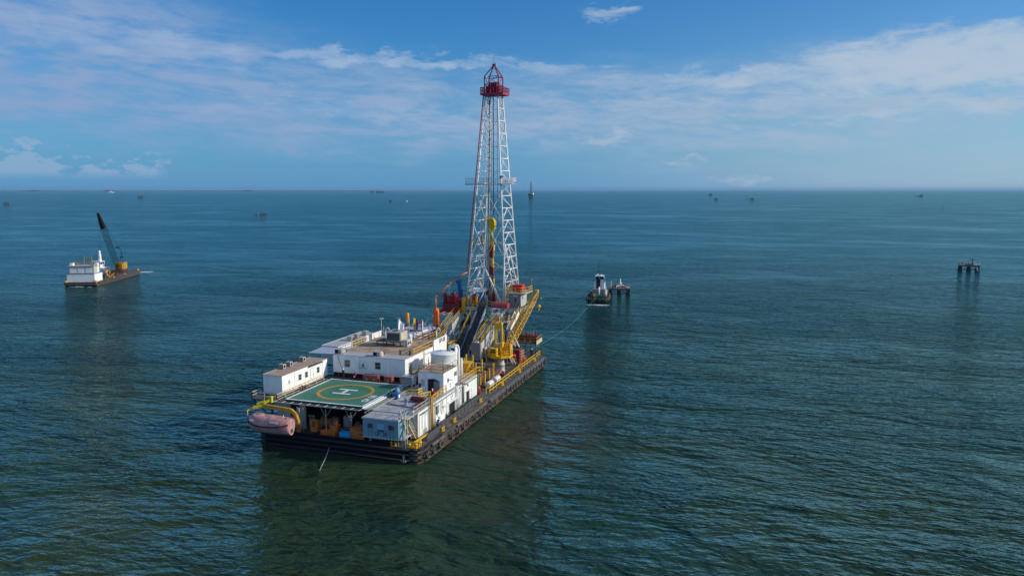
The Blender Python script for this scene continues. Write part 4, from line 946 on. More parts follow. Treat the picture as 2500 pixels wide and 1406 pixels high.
cb = thing('red_air_receiver', 'dark red horizontal cylinder with grey flanged end lying on the deckhouse roof', 'tank', (-5.0, 9.6, DR))
MB().lathe((-5.9, 9.7, DR + .5), [(0, -.1), (.38, 0), (.42, .2), (.42, 2.2), (.3, 2.4), (0, 2.45)], 16, 'X').build('shell', MAROON, cb)
MB().lathe((-6.05, 9.7, DR + .5), [(0, 0), (.46, 0), (.46, .1), (0, .1)], 16, 'X').build('flange', LGREY, cb)
MB().box(-5.4, -5.2, 9.4, 10, DR, DR + .2).box(-4.3, -4.1, 9.4, 10, DR, DR + .2).build('cradle', DGREY, cb)
cb = thing('vent_pipe', 'stubby blue grey vent pipe with mushroom cap standing on the deckhouse roof', 'vent pipe', (-5.8, 7.6, DR))
MB().lathe((-5.8, 7.6, DR), [(.35, 0), (.3, .08), (.22, .12), (.22, .85), (.36, .9), (.3, 1.05), (0, 1.12)], 16).build('pipe', mat('blue_grey_vent', (.2, .25, .32), .5), cb)
cb = thing('deck_pipe', 'grey pipe lying across the deckhouse roof with a flanged end', 'pipe', (-7, 6.4, DR))
MB().tube([(-9.0, 7.6, DR + .14), (-8.2, 6.9, DR + .14), (-3.6, 6.2, DR + .14), (-3.2, 5.9, DR + .3)], .1).build('pipe', MGREY, cb)
cb = thing('valve_manifold', 'rusty red valve manifold at the starboard edge of the deckhouse roof', 'manifold', (-3.3, 7.0, DR))
m = MB()
for i in range(5): m.cyl((-3.3, 5.4 + i * .55, DR), (-3.3, 5.4 + i * .55, DR + .7), .08).torus((-3.3, 5.4 + i * .55, DR + .75), .16, .03, 'Z', 10, 5)
m.cyl((-3.3, 5.0, DR + .35), (-3.3, 8.2, DR + .35), .1); m.build('valves', MAROON, cb)
cb = thing('electrical_cabinet', 'grey cabinet on tall white legs between the helideck and the white pump house', 'cabinet', (-9.4, 15.7, DR))
MB().box(-10.3, -8.3, 15.0, 16.6, DR + 1.1, DR + 2.5).build('body', LGREY, cb)
MB().box(-10.25, -8.35, 14.97, 15.0, DR + 1.15, DR + 2.45).build('door', MGREY, cb)
for x in (-10.2, -8.4):
    for y in (15.1, 16.5): MB().box(x - .06, x + .06, y - .06, y + .06, DR, DR + 1.1).build('leg', LGREY, cb)
cb = thing('pump', 'red and grey pump on the deckhouse roof before the white pump house doorway', 'pump', (-4.2, 14.0, DR))
MB().box(-4.7, -3.5, 13.4, 14.4, DR + .05, DR + .3).cyl((-4.6, 13.9, DR + .55), (-3.6, 13.9, DR + .55), .26).build('motor', RED, cb)
MB().cyl((-4.1, 13.9, DR + .6), (-4.1, 13.9, DR + 1.2), .1).build('riser', LAMP, cb)

# white pump house with round tank
ph = thing('pump_house', 'tall white pump house with an open front door and railed roof', 'building', (-5, 19, DR))
PX0, PX1, PY0, PY1, PZ = -7.6, -3.0, 15.9, 22.0, 9.75
MB().box(PX0, PX1, PY0, PY1, DR, PZ).build('wall', WHITE, ph)
MB().box(PX0 - .05, PX1 + .05, PY0 - .05, PY1 + .05, PZ, PZ + .07).build('roof', TAN2, ph)
f = MB(); f.box(-5.9, -5.8, PY0 - .08, PY0, DR, DR + 2.2).box(-3.75, -3.65, PY0 - .08, PY0, DR, DR + 2.0).bar((-5.85, PY0 - .04, DR + 2.2), (-4.7, PY0 - .04, DR + 2.35), .09).bar((-4.7, PY0 - .04, DR + 2.35), (-3.7, PY0 - .04, DR + 2.0), .09)
fo = f.build('door_frame', LGREY, ph)
q = MB(); q.add([(-5.8, PY0 - .02, DR), (-3.75, PY0 - .02, DR), (-3.75, PY0 - .02, DR + 1.97), (-4.7, PY0 - .02, DR + 2.3), (-5.8, PY0 - .02, DR + 2.17)], [(0, 1, 2, 3, 4)]); q.build('doorway', DARK, fo)
MB().box(-4.75, -3.8, PY0 - .05, PY0 - .025, DR + .05, DR + 1.9).build('open_door', MGREY, fo)
MB().box(-6.0, -4.6, PY0 - .12, PY0, PZ - .75, PZ - .65).build('light_tube', LAMP, ph)
MB().box(-7.1, -6.4, PY0 - .04, PY0, DR + .9, DR + 2.1).build('service_hatch', LGREY, ph)
MB().lathe((-7.3, PY0 - .1, DR + .7), [(0, 0), (.2, .03), (.2, .6), (0, .65)], 10).build('hose_reel', DGREY, ph)
MB().box(PX1, PX1 + .4, 20.6, 21.5, 8.4, 9.0).build('wall_air_conditioner', AC, ph)
MB().box(PX1, PX1 + .12, 17.6, 17.9, 7.9, 8.5).cyl((PX1 + .1, 17.9, 8.2), (PX1 + .6, 18.3, 8.15), .05).build('wall_lamp', DGREY, ph)
for z in (6.9, 7.3): MB().box(PX1, PX1 + .1, 18.6, 18.8, z, z + .15).build('vent', DGREY, ph)
railing([(PX0 + .1, PY0 + .1, PZ + .07), (PX1 - .05, PY0 + .1, PZ + .07), (PX1 - .05, PY1, PZ + .07)], 'dark thin handrail round the white pump house roof', DGREY, 1.0, 2.3, .025)
pole(PX1 - .1, PY0 + .1, 2.3, .05, 'thin dark mast at the front corner of the pump house roof', 'aerial', None, DGREY, PZ)
pole(-8.2, 21.5, 3.6, .05, 'thin dark mast at the back of the pump house beside the round tank', 'aerial', None, DGREY, DR + 1)
rt = thing('round_tank', 'round white tank with a lid behind the pump house', 'tank', (-6.4, 24.5, DR))
MB().lathe((-6.75, 24.4, DR), [(2.15, 0), (2.15, 4.75), (2.22, 4.8), (2.22, 4.9), (2.1, 4.95), (0, 5.15)], 40).build('shell', WHITE, rt)
MB().lathe((-6.75, 24.4, DR), [(2.19, 3.0), (2.19, 3.06), (2.15, 3.06)], 40).build('hoop', LGREY, rt)
MB().cyl((-6.0, 25.2, 11.5), (-6.0, 25.2, 11.75), .35).cyl((-7.2, 24.6, 11.5), (-7.2, 24.6, 11.7), .2).build('hatch', MGREY, rt)
MB().ball((-7.0, 22.9, 11.3), .16).build('lamp', LAMP, rt)
xp = thing('exhaust_pipe', 'white exhaust pipe bent like a hook rising beside the round tank', 'exhaust pipe', (-3.4, 26, DR))
MB().tube([(-4.2, 25.6, DR - .1), (-4.2, 25.6, 12.0), (-4.4, 25.6, 12.5), (-5.6, 25.4, 12.55), (-5.9, 25.4, 12.2), (-5.9, 25.4, 11.3)], .20, 10).build('pipe', WHITE, xp)
MB().tube([(-3.8, 25.9, DR - .1), (-3.8, 25.9, 10.2)], .2, 10).build('pipe', WHITE, xp)
xb = thing('exhaust_box', 'white box with a square dark opening beside the round tank', 'exhaust box', (-5.6, 27, DR + 5))
MB().box(-6.6, -5.4, 27.0, 28.2, DR + 4.2, DR + 5.5).box(-6.5, -5.5, 27.2, 28, DR, DR + 4.2).build('body', WHITE, xb)
MB().box(-6.4, -5.6, 26.95, 27.0, DR + 4.5, DR + 5.2).build('opening', DARK, xb)
# walkway and yellow stair between block and deckhouse
yw = thing('gangway', 'narrow gangway with yellow rails between the accommodation block and the round tank', 'walkway', (-10.5, 25, 7.4))
MB().box(-11.6, -10.4, 19.5, 31, 7.35, 7.45).build('grating', TAN2, yw)
b = MB(); rail(b, [(-10.45, 19.6, 7.45), (-10.45, 31, 7.45)], 1.1, 1.1, .045); b.build('handrail', YEL, yw)
b = MB(); rail(b, [(-11.5, 17.0, 7.0), (-11.5, 19.4, 7.2)], .9, .7, .04); b.build('handrail', YEL, yw)
b = MB(); rail(b, [(-8.0, 22, 9.0), (-8.0, 29, 9.0)], 1.0, 1.2, .045)
tag(b.build('guard_rail', YELD, None, (-8, 22, 9)), 'dark yellow rail between the round tank and the accommodation block', 'railing')
hp = thing('hopper', 'bright yellow funnel hopper on the far end of the white deckhouse roof', 'hopper', (-5.2, 31, DR))
MB().add([(-6.4, 30.0, 8.3), (-3.9, 30.0, 8.3), (-3.9, 32.2, 8.3), (-6.4, 32.2, 8.3), (-5.6, 30.7, 6.9), (-4.7, 30.7, 6.9), (-4.7, 31.5, 6.9), (-5.6, 31.5, 6.9)], [(0, 1, 5, 4), (1, 2, 6, 5), (2, 3, 7, 6), (3, 0, 4, 7), (0, 3, 2, 1)]).build('cone', YEL, hp)
MB().box(-5.5, -4.8, 30.8, 31.4, DZ, 6.9).build('stem', YELD, hp)
MB().cyl((-6.5, 30.5, 6.4), (-6.5, 30.5, 11.2), .16).build('post', YELP, hp)
railing([(-7.5, 29.8, DR), (-2.6, 29.8, DR)], 'yellow rail across the far end of the deckhouse roof beside the hopper', YEL, 1.1, 1.2, .045)
railing([(-2.5, 22.5, DR), (-2.5, 29.8, DR)], 'yellow rail on the starboard roof edge at the far end of the deckhouse', YEL, 1.1, 1.2, .045)

# ------------------------------------------------------------ blue container on the stern
bc = thing('blue_container', 'light blue container cabin marked GP 28 overhanging the stern corner', 'container', (-6.3, 1.7, 3.4))
BX0, BX1, BY0, BY1 = -9.4, -3.5, .25, 3.2
MB().box(BX0, BX1, BY0, BY1, 3.4, 6.15).build('wall', LBLUE, bc)
MB().box(BX0 - .15, BX1 + .15, BY0 - .15, BY1, 6.15, 6.3).box(BX0 - .05, BX1 + .05, BY0 - .05, BY1, 3.28, 3.4).build('trim', LGREY, bc)
MB().box(BX0 - .1, BX1 + .1, BY0 - .1, BY1 + .1, 6.3, 6.36).build('roof', GROOF2, bc)
for x, w_ in ((-8.15, .62), (-4.65, .75)):
    MB().box(x - w_/2, x + w_/2, BY0 - .25, BY0, 4.85, 5.45).build('window_air_conditioner', RUSTY if w_ > .7 else DGREY, bc)
    for s_ in (-.28, .28): MB().box(x + s_ - .02, x + s_ + .02, BY0 - .03, BY0, 3.45, 4.85).build('cable', DGREY, bc)
MB().box(-7.0, -5.9, BY0 - .02, BY0, 4.7, 5.55).build('panel', PBLUE, bc)
text_bm('GP  28', .75, (-6.4, BY0 - .01, 3.95), (1, 0, 0), (0, 0, 1), 'container_lettering', mat('dark_blue_lettering', (.03, .09, .14), .6), bc, .008)
MB().box(-7.0, -5.9, BY0 - .025, BY0 - .005, 4.3, 4.6).build('stencil_mark', mat('dark_blue_lettering', (.03, .09, .14), .6), bc)
window(bc, BX1, 1.1, 5.1, .55, .6, '+X', LBLUE)
m = MB(); m.bar((BX1 + .1, .4, 3.5), (BX1 + .1, 3.1, 6.0), .3, .12); m.build('brace', mat('slate_blue_paint', (.10, .20, .27), .5), bc)
MB().box(BX1, BX1 + .7, BY0, BY1, 3.28, 3.42).build('side_ledge', LGREY, bc)
for i in range(9): MB().ball((-8.3 + i * .52, BY0 + .02, 3.2), .055, 6, 4).build('foot_lamp', LAMP, bc)
for x in (-8.3, -3.7): MB().box(x - .12, x + .12, .4, .6, DZ, 3.3).box(x - .12, x + .12, 2.6, 2.8, DZ, 3.3).build('leg', MGREY, bc)
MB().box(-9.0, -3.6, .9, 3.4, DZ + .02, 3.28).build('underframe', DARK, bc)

# ------------------------------------------------------------ pipe racks and deck clutter amidships
pk = thing('pipe_rack', 'brown pipe rack with yellow posts on the starboard deck beside the guard rail', 'rack', (-4, 38, DZ))
for i, y in enumerate((33.2, 35.7, 38.2, 40.7, 43.2)):
    MB().box(-4.1, -3.8, y - .13, y + .13, DZ, DZ + 2.7 + .5 * (i == 4)).box(-4.1, -3.8, y - .14, y + .14, DZ + 2.3, DZ + 2.45).build('post', YELP, pk)
for z in (.4, .85, 1.3, 1.75, 2.1): MB().box(-4.02, -3.92, 33.2, 43.2, DZ + z, DZ + z + .2).build('slat', RUSTY, pk)
pk2 = thing('pipe_rack', 'inner row of taller yellow rack posts in front of the dark ramp', 'rack', (-9.5, 38, DZ))
for i, (x, y, h) in enumerate(((-9.6, 32.6, 5.4), (-9.4, 35.5, 4.2), (-9.3, 38.6, 4.6), (-9.2, 41.6, 4.9), (-8.7, 44.0, 4.4), (-7.0, 41.2, 3.4), (-6.8, 44.2, 3.6), (-6.6, 38.0, 2.8), (-6.6, 35.0, 2.6))):
    MB().box(x - .13, x + .13, y - .13, y + .13, DZ, DZ + h).build('post', YELP, pk2)
for y in (34, 38, 42): MB().box(-9.8, -6.5, y - .15, y + .15, DZ + .3, DZ + .6).build('cross_beam', MGREY, pk2)
dp = thing('drill_pipes', 'dark drill pipes lying side by side on the inner pipe rack', 'drill pipes', (-8, 38, DZ + .7))
for i in range(11): MB().cyl((-9.0 + i * .2, 32.5, DZ + .7), (-9.0 + i * .2, 43.5 - (i % 3) * .5, DZ + .7), .09, n=7).build('pipe', (DGREY, RUSTY, MGREY)[i % 3], dp)
for k, (y, l) in enumerate(((36.7, 'white drum lying on the starboard deck by the rail, nearest the white deckhouse'), (40.6, 'white drum lying on the starboard deck by the rail, the farther one'))):
    dr = thing('drum', l, 'drum', (-2.4, y, DZ + .65), 'white drums on the starboard deck')
    MB().lathe((-2.4, y - 1.1, DZ + .68), [(0, 0), (.55, .02), (.62, .15), (.62, 2.2), (.55, 2.33), (0, 2.35)], 20, 'Y').build('shell', WHITE, dr)
    MB().lathe((-2.4, y - .4, DZ + .68), [(.62, 0), (.645, .03), (.645, .1), (.62, .13)], 20, 'Y').lathe((-2.4, y + .6, DZ + .68), [(.62, 0), (.645, .03), (.645, .1), (.62, .13)], 20, 'Y').build('hoop', LBLUE, dr)
    MB().box(-2.9, -1.9, y - .8, y - .6, DZ, DZ + .15).box(-2.9, -1.9, y + .6, y + .8, DZ, DZ + .15).build('cradle', RUSTY, dr)
fe = thing('fire_extinguisher', 'bright red extinguisher cylinder at the far foot of the white deckhouse', 'extinguisher', (-2.7, 31.6, DZ))
MB().lathe((-2.7, 31.6, DZ), [(0, 0), (.32, .04), (.32, 1.2), (.15, 1.5), (.06, 1.6), (0, 1.6)], 14).build('cylinder', REDB, fe)
MB().bar((-2.5, 31.6, DZ + 1.55), (-2.2, 31.6, DZ + 1.3), .06).build('nozzle', DGREY, fe)
gc = thing('gas_cylinder', 'leaning maroon cylinder behind the far end of the white deckhouse', 'cylinder', (-4.8, 33, DZ))
MB().cyl((-5.0, 33.2, 4.0), (-5.3, 33.5, 6.2), .33, n=12).build('shell', MAROON, gc)
MB().bar((-5.2, 33.2, DZ), (-5.2, 33.2, 4.2), .2).build('stand', RUSTY, gc)
ca = thing('catwalk_beams', 'pale grey steel beams lying across the deck in front of the ramp', 'beams', (-10, 42, 4.2))
for y, z in ((37.5, 4.2), (42.5, 4.4), (44.6, 4.7)): MB().box(-13.5, -6.5, y, y + .7, z, z + .12).box(-13.5, -6.5, y + .3, y + .38, z - .6, z).box(-13.5, -6.5, y, y + .7, z - .7, z - .6).build('beam', MGREY, ca)
for x in (-13.2, -10, -6.8): MB().box(x - .12, x + .12, 37.7, 37.95, DZ, 3.5).box(x - .12, x + .12, 44.7, 44.95, DZ, 4.0).build('leg', DGREY, ca)
rng = random.Random(3)
spec = [(-6.0, 47.0, .9, .7, .8, RUSTY, 'rusty'), (-3.0, 45.6, 1.1, .6, .7, MAROON, 'maroon'), (-7.4, 33.5, .8, .8, 1.1, RED, 'red'), (-12.5, 47.5, 1.4, 1.2, 1.8, MGREY, 'grey'), (-16.6, 45.5, 1.2, 1.4, 2.4, YELD, 'grimy yellow')]
where = ('beside the crane pedestal', 'between the pipe rack and the crane pedestal', 'behind the rack posts', 'at the foot of the ramp', 'left of the ramp foot')
for (x, y, a, b_, h, m_, cn), wl in zip(spec, where):
    t_ = thing('deck_pump', 'small %s deck pump with pipework %s' % (cn, wl), 'pump', (x, y, DZ))
    MB().box(x - a/2, x + a/2, y - b_/2, y + b_/2, DZ + .02, DZ + .2).build('skid', DGREY, t_)
    MB().cyl((x - a * .45, y, DZ + .2 + h * .35), (x + a * .25, y, DZ + .2 + h * .35), h * .32, n=12).cyl((x + a * .3, y, DZ + .2), (x + a * .3, y, DZ + h + .2), .14).build('body', m_, t_)
    MB().tube([(x + a * .3, y, DZ + h), (x + a * .3, y + .5, DZ + h), (x + a * .3, y + .7, DZ + .3)], .07).torus((x + a * .3, y, DZ + h + .3), .18, .035, 'Z', 12, 5).build('pipework', m_, t_)
hr = thing('hose_coil', 'pink brown coiled hose and nozzle box on deck in front of the crane stair', 'hose', (-3.4, 47.8, DZ))
for i in range(4): MB().torus((-3.6, 47.6, DZ + .1 + i * .13), .62 - i * .04, .075, 'Z', 20, 6).build('coil', mat('faded_red_hose', (.35, .15, .12), .7), hr)
MB().add([(-4.5, 44.6, DZ + .4), (-3.4, 44.4, DZ + .5), (-3.2, 46.2, DZ + 1.3), (-4.4, 46.3, DZ + 1.3), (-4.5, 44.6, DZ), (-3.4, 44.4, DZ), (-3.2, 46.2, DZ), (-4.4, 46.3, DZ)], [(0, 1, 2, 3), (0, 4, 5, 1), (1, 5, 6, 2), (2, 6, 7, 3), (3, 7, 4, 0)]).build('nozzle_box', mat('faded_red_hose', (.35, .15, .12), .7), hr)

cy_ = thing('access_platform', 'tall yellow railed access platform between the hopper and the pipe racks', 'platform', (-6, 32.5, DZ))
b = MB(); rail(b, [(-8.5, 31.6, 6.0), (-3.0, 31.6, 6.0), (-3.0, 33.0, 6.0)], 1.1, 1.0, .05)
for x in (-8.4, -5.7, -3.1): b.bar((x, 31.6, DZ), (x, 31.6, 7.2), .14)
b.build('rail_frame', YEL, cy_); MB().box(-8.6, -2.9, 31.4, 33.1, 5.9, 6.0).build('grating', RUSTY, cy_)
for k_, (x, y, z, l) in enumerate(((-4.2, 34.6, DZ + 2.3, 'upper rail of brown pipes lying along the starboard rack top'), (-5.6, 39, DZ + .1, 'loose brown pipes on deck inside the starboard pipe rack'))):
    lp = thing('loose_pipes', l, 'pipes', (x, y, z))
    for i in range(5): MB().cyl((x - .5 + i * .22, y - 1.2 + (i % 2) * .3, z + .12 + (i % 2) * .05), (x - .5 + i * .22 + .1, y + 6.0 - (i % 3) * .8, z + .12), .085, n=7).build('pipe', (RUSTY, MAROON, MGREY)[i % 3], lp)
# ------------------------------------------------------------ crane
cr = thing('deck_crane', 'yellow lattice boom pedestal crane with railed round platform on the starboard deck', 'crane', (-4.9, 50, DZ))
MB().lathe((-4.8, 50.2, DZ), [(1.0, 0), (.85, .15), (.85, 1.3), (.95, 1.35), (.95, 1.5), (.75, 1.6), (.75, 2.6), (1.1, 3.1)], 20).build('pedestal', LGREY, cr)
m = MB(); n = 8; cx, cy = -4.9, 49.9
ring = [(cx + 2.85 * math.cos(math.pi * (2 * i + 1) / 8), cy + 2.6 * math.sin(math.pi * (2 * i + 1) / 8)) for i in range(8)]
m.prism(ring, 5.55, 5.75); ringb = [(cx + (x - cx) * .7, cy + (y - cy) * .7) for x, y in ring]
m.add([(x, y, 5.55) for x, y in ring] + [(x, y, 5.0) for x, y in ringb], [(i, (i + 1) % 8, 8 + (i + 1) % 8, 8 + i) for i in range(8)] + [tuple(range(15, 7, -1))])
for i in range(8):
    p, q = ring[i], ring[(i + 1) % 8]; m.bar((p[0], p[1], 5.62), (q[0], q[1], 5.62), .06, .42)
m.build('platform', YEL, cr)
b = MB(); rail(b, [(x, y, 5.8) for x, y in ring + ring[:1]], 1.1, 1.3, .04); b.build('platform_rail', YEL, cr)
MB().box(-6.6, -5.0, 48.0, 49.2, 5.76, 7.3).box(-5.0, -4.92, 47.95, 48.05, 5.76, 7.4).build('cab', YEL, cr)
b = MB(); b.bar((-4.9, 47.5, 5.8), (-4.9, 47.5, 7.7), .1).bar((-3.9, 47.6, 5.8), (-3.9, 47.6, 7.7), .1).bar((-4.9, 47.5, 7.7), (-3.9, 47.6, 7.7), .1).bar((-4.9, 47.5, 6.8), (-3.9, 47.6, 6.8), .07); b.build('cab_frame', YELP, cr)
MB().box(-6.3, -5.2, 47.96, 48.0, 6.4, 7.15).build('cab_window', GLASS, cr)
MB().lathe((-6.3, 50.6, 7.5), [(0, 0), (.55, .02), (.55, 1.3), (0, 1.35)], 16, 'X').build('hoist_drum', CREAM, cr)
MB().box(-6.6, -4.4, 50.0, 51.6, 5.76, 7.0).box(-4.6, -4.1, 49.3, 50.6, 5.76, 8.4).box(-2.9, -2.5, 49.8, 50.9, 5.76, 8.0).build('machinery_house', YEL, cr)
m = MB()
for (x0, x1) in ((-6.0, -6.05), (-4.3, -4.75)):
    m.bar((x0, 50.2, 5.8), (x1, 50.5, 12.4), .36, .34)
    m.bar((x0 + .1, 52.2, 5.8), (x1, 50.8, 12.2), .14)
m.box(-6.2, -4.55, 50.25, 50.6, 11.0, 12.3).bar((-6.0, 50.5, 12.2), (-5.6, 52.0, 12.5), .18).bar((-4.7, 50.5, 12.2), (-4.8, 50.6, 12.9), .14)
m.build('gantry', YEL, cr)
b = MB(); ladder(b, (-6.9, 50.2, 5.8), (-6.9, 50.4, 12.2), .45, (1, 0, 0), .4, .03); b.build('ladder', MGREY, cr)
TIP = V(0.1, 60.4, 17.9); BAS = V(-3.5, 50.3, 6.9)
bd = (TIP - BAS).normalized(); bs = bd.cross(V(0, 0, 1)).normalized(); bu = bs.cross(bd).normalized()
def bsec(t_, w, h): c = BAS.lerp(TIP, t_); return [c - bs * w/2 - bu * h/2, c + bs * w/2 - bu * h/2, c + bs * w/2 + bu * h/2, c - bs * w/2 + bu * h/2]
b = MB(); lattice(b, bsec(0, .95, .5), bsec(.18, 1.35, 1.35), .13, .07, 3); lattice(b, bsec(.18, 1.35, 1.35), bsec(.84, 1.15, 1.15), .13, .07, 14); lattice(b, bsec(.84, 1.15, 1.15), bsec(1, .75, .5), .13, .07, 3)
b.build('boom', YEL, cr)
MB().lathe(tuple(TIP + bd * .1 - V(.3, 0, 0)), [(0, 0), (.42, 0), (.42, .15), (.34, .2), (.34, .4), (.42, .45), (.42, .6), (0, .6)], 14, 'X').build('tip_sheave', YEL, cr)
m = MB()
for s_ in (-.35, .35): m.bar(V(-5.4 + s_, 50.6, 12.3), TIP + bs * s_ + bu * .4, .035)
m.build('pendant_wire', DGREY, cr)
m = MB(); m.bar(TIP + V(.1, .3, 0), (.3, 60.9, 15.0), .04).bar(TIP + V(.5, .3, 0), (.55, 60.9, 14.2), .03); m.build('hoist_wire', DGREY, cr)
MB().ball((.45, 60.9, 14.6), .42, 12, 8).cyl((.45, 60.9, 13.6), (.45, 60.9, 14.2), .12).cyl((.9, 60.9, 16.2), (.9, 60.9, 16.6), .15).build('hook_ball', YEL, cr)
b = MB(); stair(b, (-3.8, 52.4, 5.6), (-3.9, 56.8, DZ), .8, (1, 0, 0), 12, .2); b.build('stair', LGREY, cr)
b = MB()
for dx in (-.42, .42):
    b.bar((-3.8 + dx, 52.4, 6.6), (-3.9 + dx, 56.8, DZ + 1.0), .07)
    for k in range(5): q = V(-3.8 + dx, 52.4, 5.6).lerp(V(-3.9 + dx, 56.8, DZ), k / 4); b.bar(q, q + V(0, 0, 1.0), .06)
b.build('stair_rail', YEL, cr)
MB().ball((-2.5, 52.2, 5.1), .42, 12, 8, 1.2).build('float', REDB, cr)
MB().box(-7.6, -7.5, 48.2, 49.2, 5.2, 7.4).build('control_board', LGREY, cr)

# bow tank, bow platform
tk = thing('mud_tank', 'maroon square tank with pale ladder side near the bow', 'tank', (-4, 62, DZ))
MB().box(-6.6, -3.6, 59.3, 62.2, DZ, DZ + 2.6).build('body', MAROON, tk)
MB().box(-6.7, -3.5, 59.2, 62.3, DZ + 2.6, DZ + 2.68).build('lid', mat('faded_maroon', (.20, .07, .065), .7), tk)
m = MB()
for i in range(4): m.box(-3.6, -3.15, 59.4, 62.1, DZ + .35 + i * .6, DZ + .5 + i * .6)
m.build('side_step', mat('faded_pink_steel', (.42, .24, .20), .7), tk)
bp_ = thing('bow_platform', 'raised platform with cream rails and red machinery at the bow corner', 'platform', (-3, 63, DZ))
MB().box(-6.2, -.6, 62.6, 67.4, 5.75, 5.9).build('floor', RUSTY, bp_)
b = MB(); rail(b, [(-6.1, 62.7, 5.9), (-.7, 62.7, 5.9), (-.7, 67.3, 5.9), (-6.1, 67.3, 5.9)], 1.1, 1.4, .045); b.build('rail', YELD, bp_)
MB().box(-.62, -.58, 62.7, 67.3, 5.5, 6.4).build('side_plate', CREAM, bp_)
for x in (-6, -3.3, -.8):
    for y in (62.8, 67.2): MB().box(x - .07, x + .07, y - .07, y + .07, DZ, 5.75).build('leg', DGREY, bp_)
MB().box(-5.6, -1.2, 64.6, 66.9, 5.9, 7.0).build('machinery', MAROON, bp_)
for i in range(6): MB().cyl((-5.2 + i * .75, 65.2, 7.0), (-5.2 + i * .75, 65.2, 7.7 + (i % 3) * .35), .12).build('valve', (RED, YELD, MAROON)[i % 3], bp_)
wt = thing('vertical_vessel', 'pale vertical pipe vessel standing behind the maroon tank', 'vessel', (-5.9, 62.9, DZ))
MB().lathe((-5.0, 58.4, DZ), [(.3, 0), (.3, .3), (.2, .4), (.2, 4.4), (.3, 4.5), (.3, 4.8), (0, 4.9)], 12).build('shell', LGREY, wt)
bw = thing('winch', 'black winch drum on the maroon tank lid', 'winch', (-4.6, 61, DZ + 2.7))
MB().lathe((-5.2, 61.2, DZ + 3.15), [(0, 0), (.5, 0), (.5, .1), (.3, .15), (.3, .9), (.5, .95), (.5, 1.05), (0, 1.05)], 14, 'X').build('drum', DGREY, bw)
MB().box(-5.3, -4.0, 60.9, 61.5, DZ + 2.68, DZ + 2.8).build('base', DGREY, bw)
bx = thing('valve_manifold', 'orange and pink valve heads on deck between the maroon tank and the guard rail', 'manifold', (-2.2, 58, DZ))
for i in range(5): MB().cyl((-2.3, 56.0 + i * 1.0, DZ), (-2.3, 56.0 + i * 1.0, DZ + .8 + (i % 2) * .4), .16).torus((-2.3, 56.0 + i * 1.0, DZ + 1.1 + (i % 2) * .3), .2, .05, 'Z', 12, 6).build('valve', (ORANGE, FORANGE, RUSTY)[i % 3], bx)
railing([(-5.6, 67.8, DZ), (-.6, 67.8, DZ)], 'grimy yellow rail across the bow end of the deck', YELD, 1.1, 1.6, .04)

# ------------------------------------------------------------ substructure, ramp and drill floor
FZ = 13.75
sb = thing('substructure', 'dark steel substructure with pale floor beams carrying the drill floor over the bow', 'substructure', (-12, 66, DZ))
MB().box(-17.9, -4.3, 62.2, 62.5, 12.75, FZ - .1).box(-17.9, -4.3, 73.5, 73.8, 12.6, FZ - .1).build('floor_beam', LGREY, sb)
for x in (-17.8, -12.6, -8.2, -4.5): MB().box(x - .15, x + .15, 62.5, 73.5, 12.7, FZ - .12).build('floor_beam', MGREY, sb)
for x0 in (-18.4, -7.4):
    b = MB(); lattice(b, [(x0, 60.5, DZ), (x0 + 1.6, 60.5, DZ), (x0 + 1.6, 67, DZ), (x0, 67, DZ)], [(x0, 62.6, 12.7), (x0 + 1.6, 62.6, 12.7), (x0 + 1.6, 67, 12.7), (x0, 67, 12.7)], .35, .2, 3); b.build('leg_tower', DGREY, sb)
MB().box(-18.6, -15.0, 62.8, 66.8, DZ, 10.2).build('machinery_casing', DGREY, sb)
MB().bar((-15.5, 66, 9.5), (-8, 67, 9.0), .6).bar((-16, 67, 12.4), (-8, 67, 6.0), .22).build('cross_girder', YELD, sb)
MB().bar((-15.8, 61.5, 8.6), (-15.8, 62.5, 12.5), .5).box(-17.6, -15.6, 61.0, 62.6, 7.2, 9.4).build('equipment', MGREY, sb)
df = thing('drill_floor', 'brown drill floor plate with yellow edge rails at the foot of the mast', 'platform', (-12, 67, FZ))
MB().box(-18.0, -4.2, 62.1, 74, FZ - .1, FZ).build('floor_plate', DECKM, df)
b = MB(); rail(b, [(-12.2, 62.3, FZ), (-7.6, 62.3, FZ)], 1.15, 1.1, .05); rail(b, [(-17.8, 62.3, FZ), (-14.6, 62.3, FZ)], 1.15, .9, .05); b.build('edge_rail', YEL, df)
for x in (-16.9, -14.75, -12.2): MB().box(x - .12, x + .12, 62.2, 62.45, FZ, FZ + 2.3).ball((x, 62.3, FZ + 2.4), .22, 8, 6).build('gate_post', YEL, df)
MB().box(-18.2, -17.4, 61.7, 62.2, 11.9, FZ + 1.9).build('corner_guard', YEL, df)
rp = thing('v_door_ramp', 'dark steel pipe ramp sloping from the deck up to the drill floor', 'ramp', (-13.4, 56, DZ))
P0, P1 = V(-13.4, 49.2, 3.5), V(-13.3, 62.3, FZ - .1)
m = MB(); m.bar(P0, P1, 2.0, .12); m.build('ramp_plate', mat('worn_dark_ramp', (.035, .034, .036), .4, dirt=.5, col2=(.06, .055, .055)), rp)
for s_, m_ in ((-1.05, mat('blue_grey_ramp_edge', (.16, .19, .23), .4)), (1.05, LGREY)):
    MB().bar(P0 + V(s_, 0, .2), P1 + V(s_, 0, .2), .28, .42).build('side_rail', m_, rp)
b = MB()
for k in range(9):
    q = (P0 + V(-2.9, 0, -.2)).lerp(P1 + V(-2.2, 0, -.4), k / 8); b.bar(q, q + V(0, 0, 1.1), .07)
for hh in (.6, 1.1): b.bar(P0 + V(-2.9, 0, hh - .2), P1 + V(-2.2, 0, hh - .4), .07)
b.build('handrail', YEL, rp)
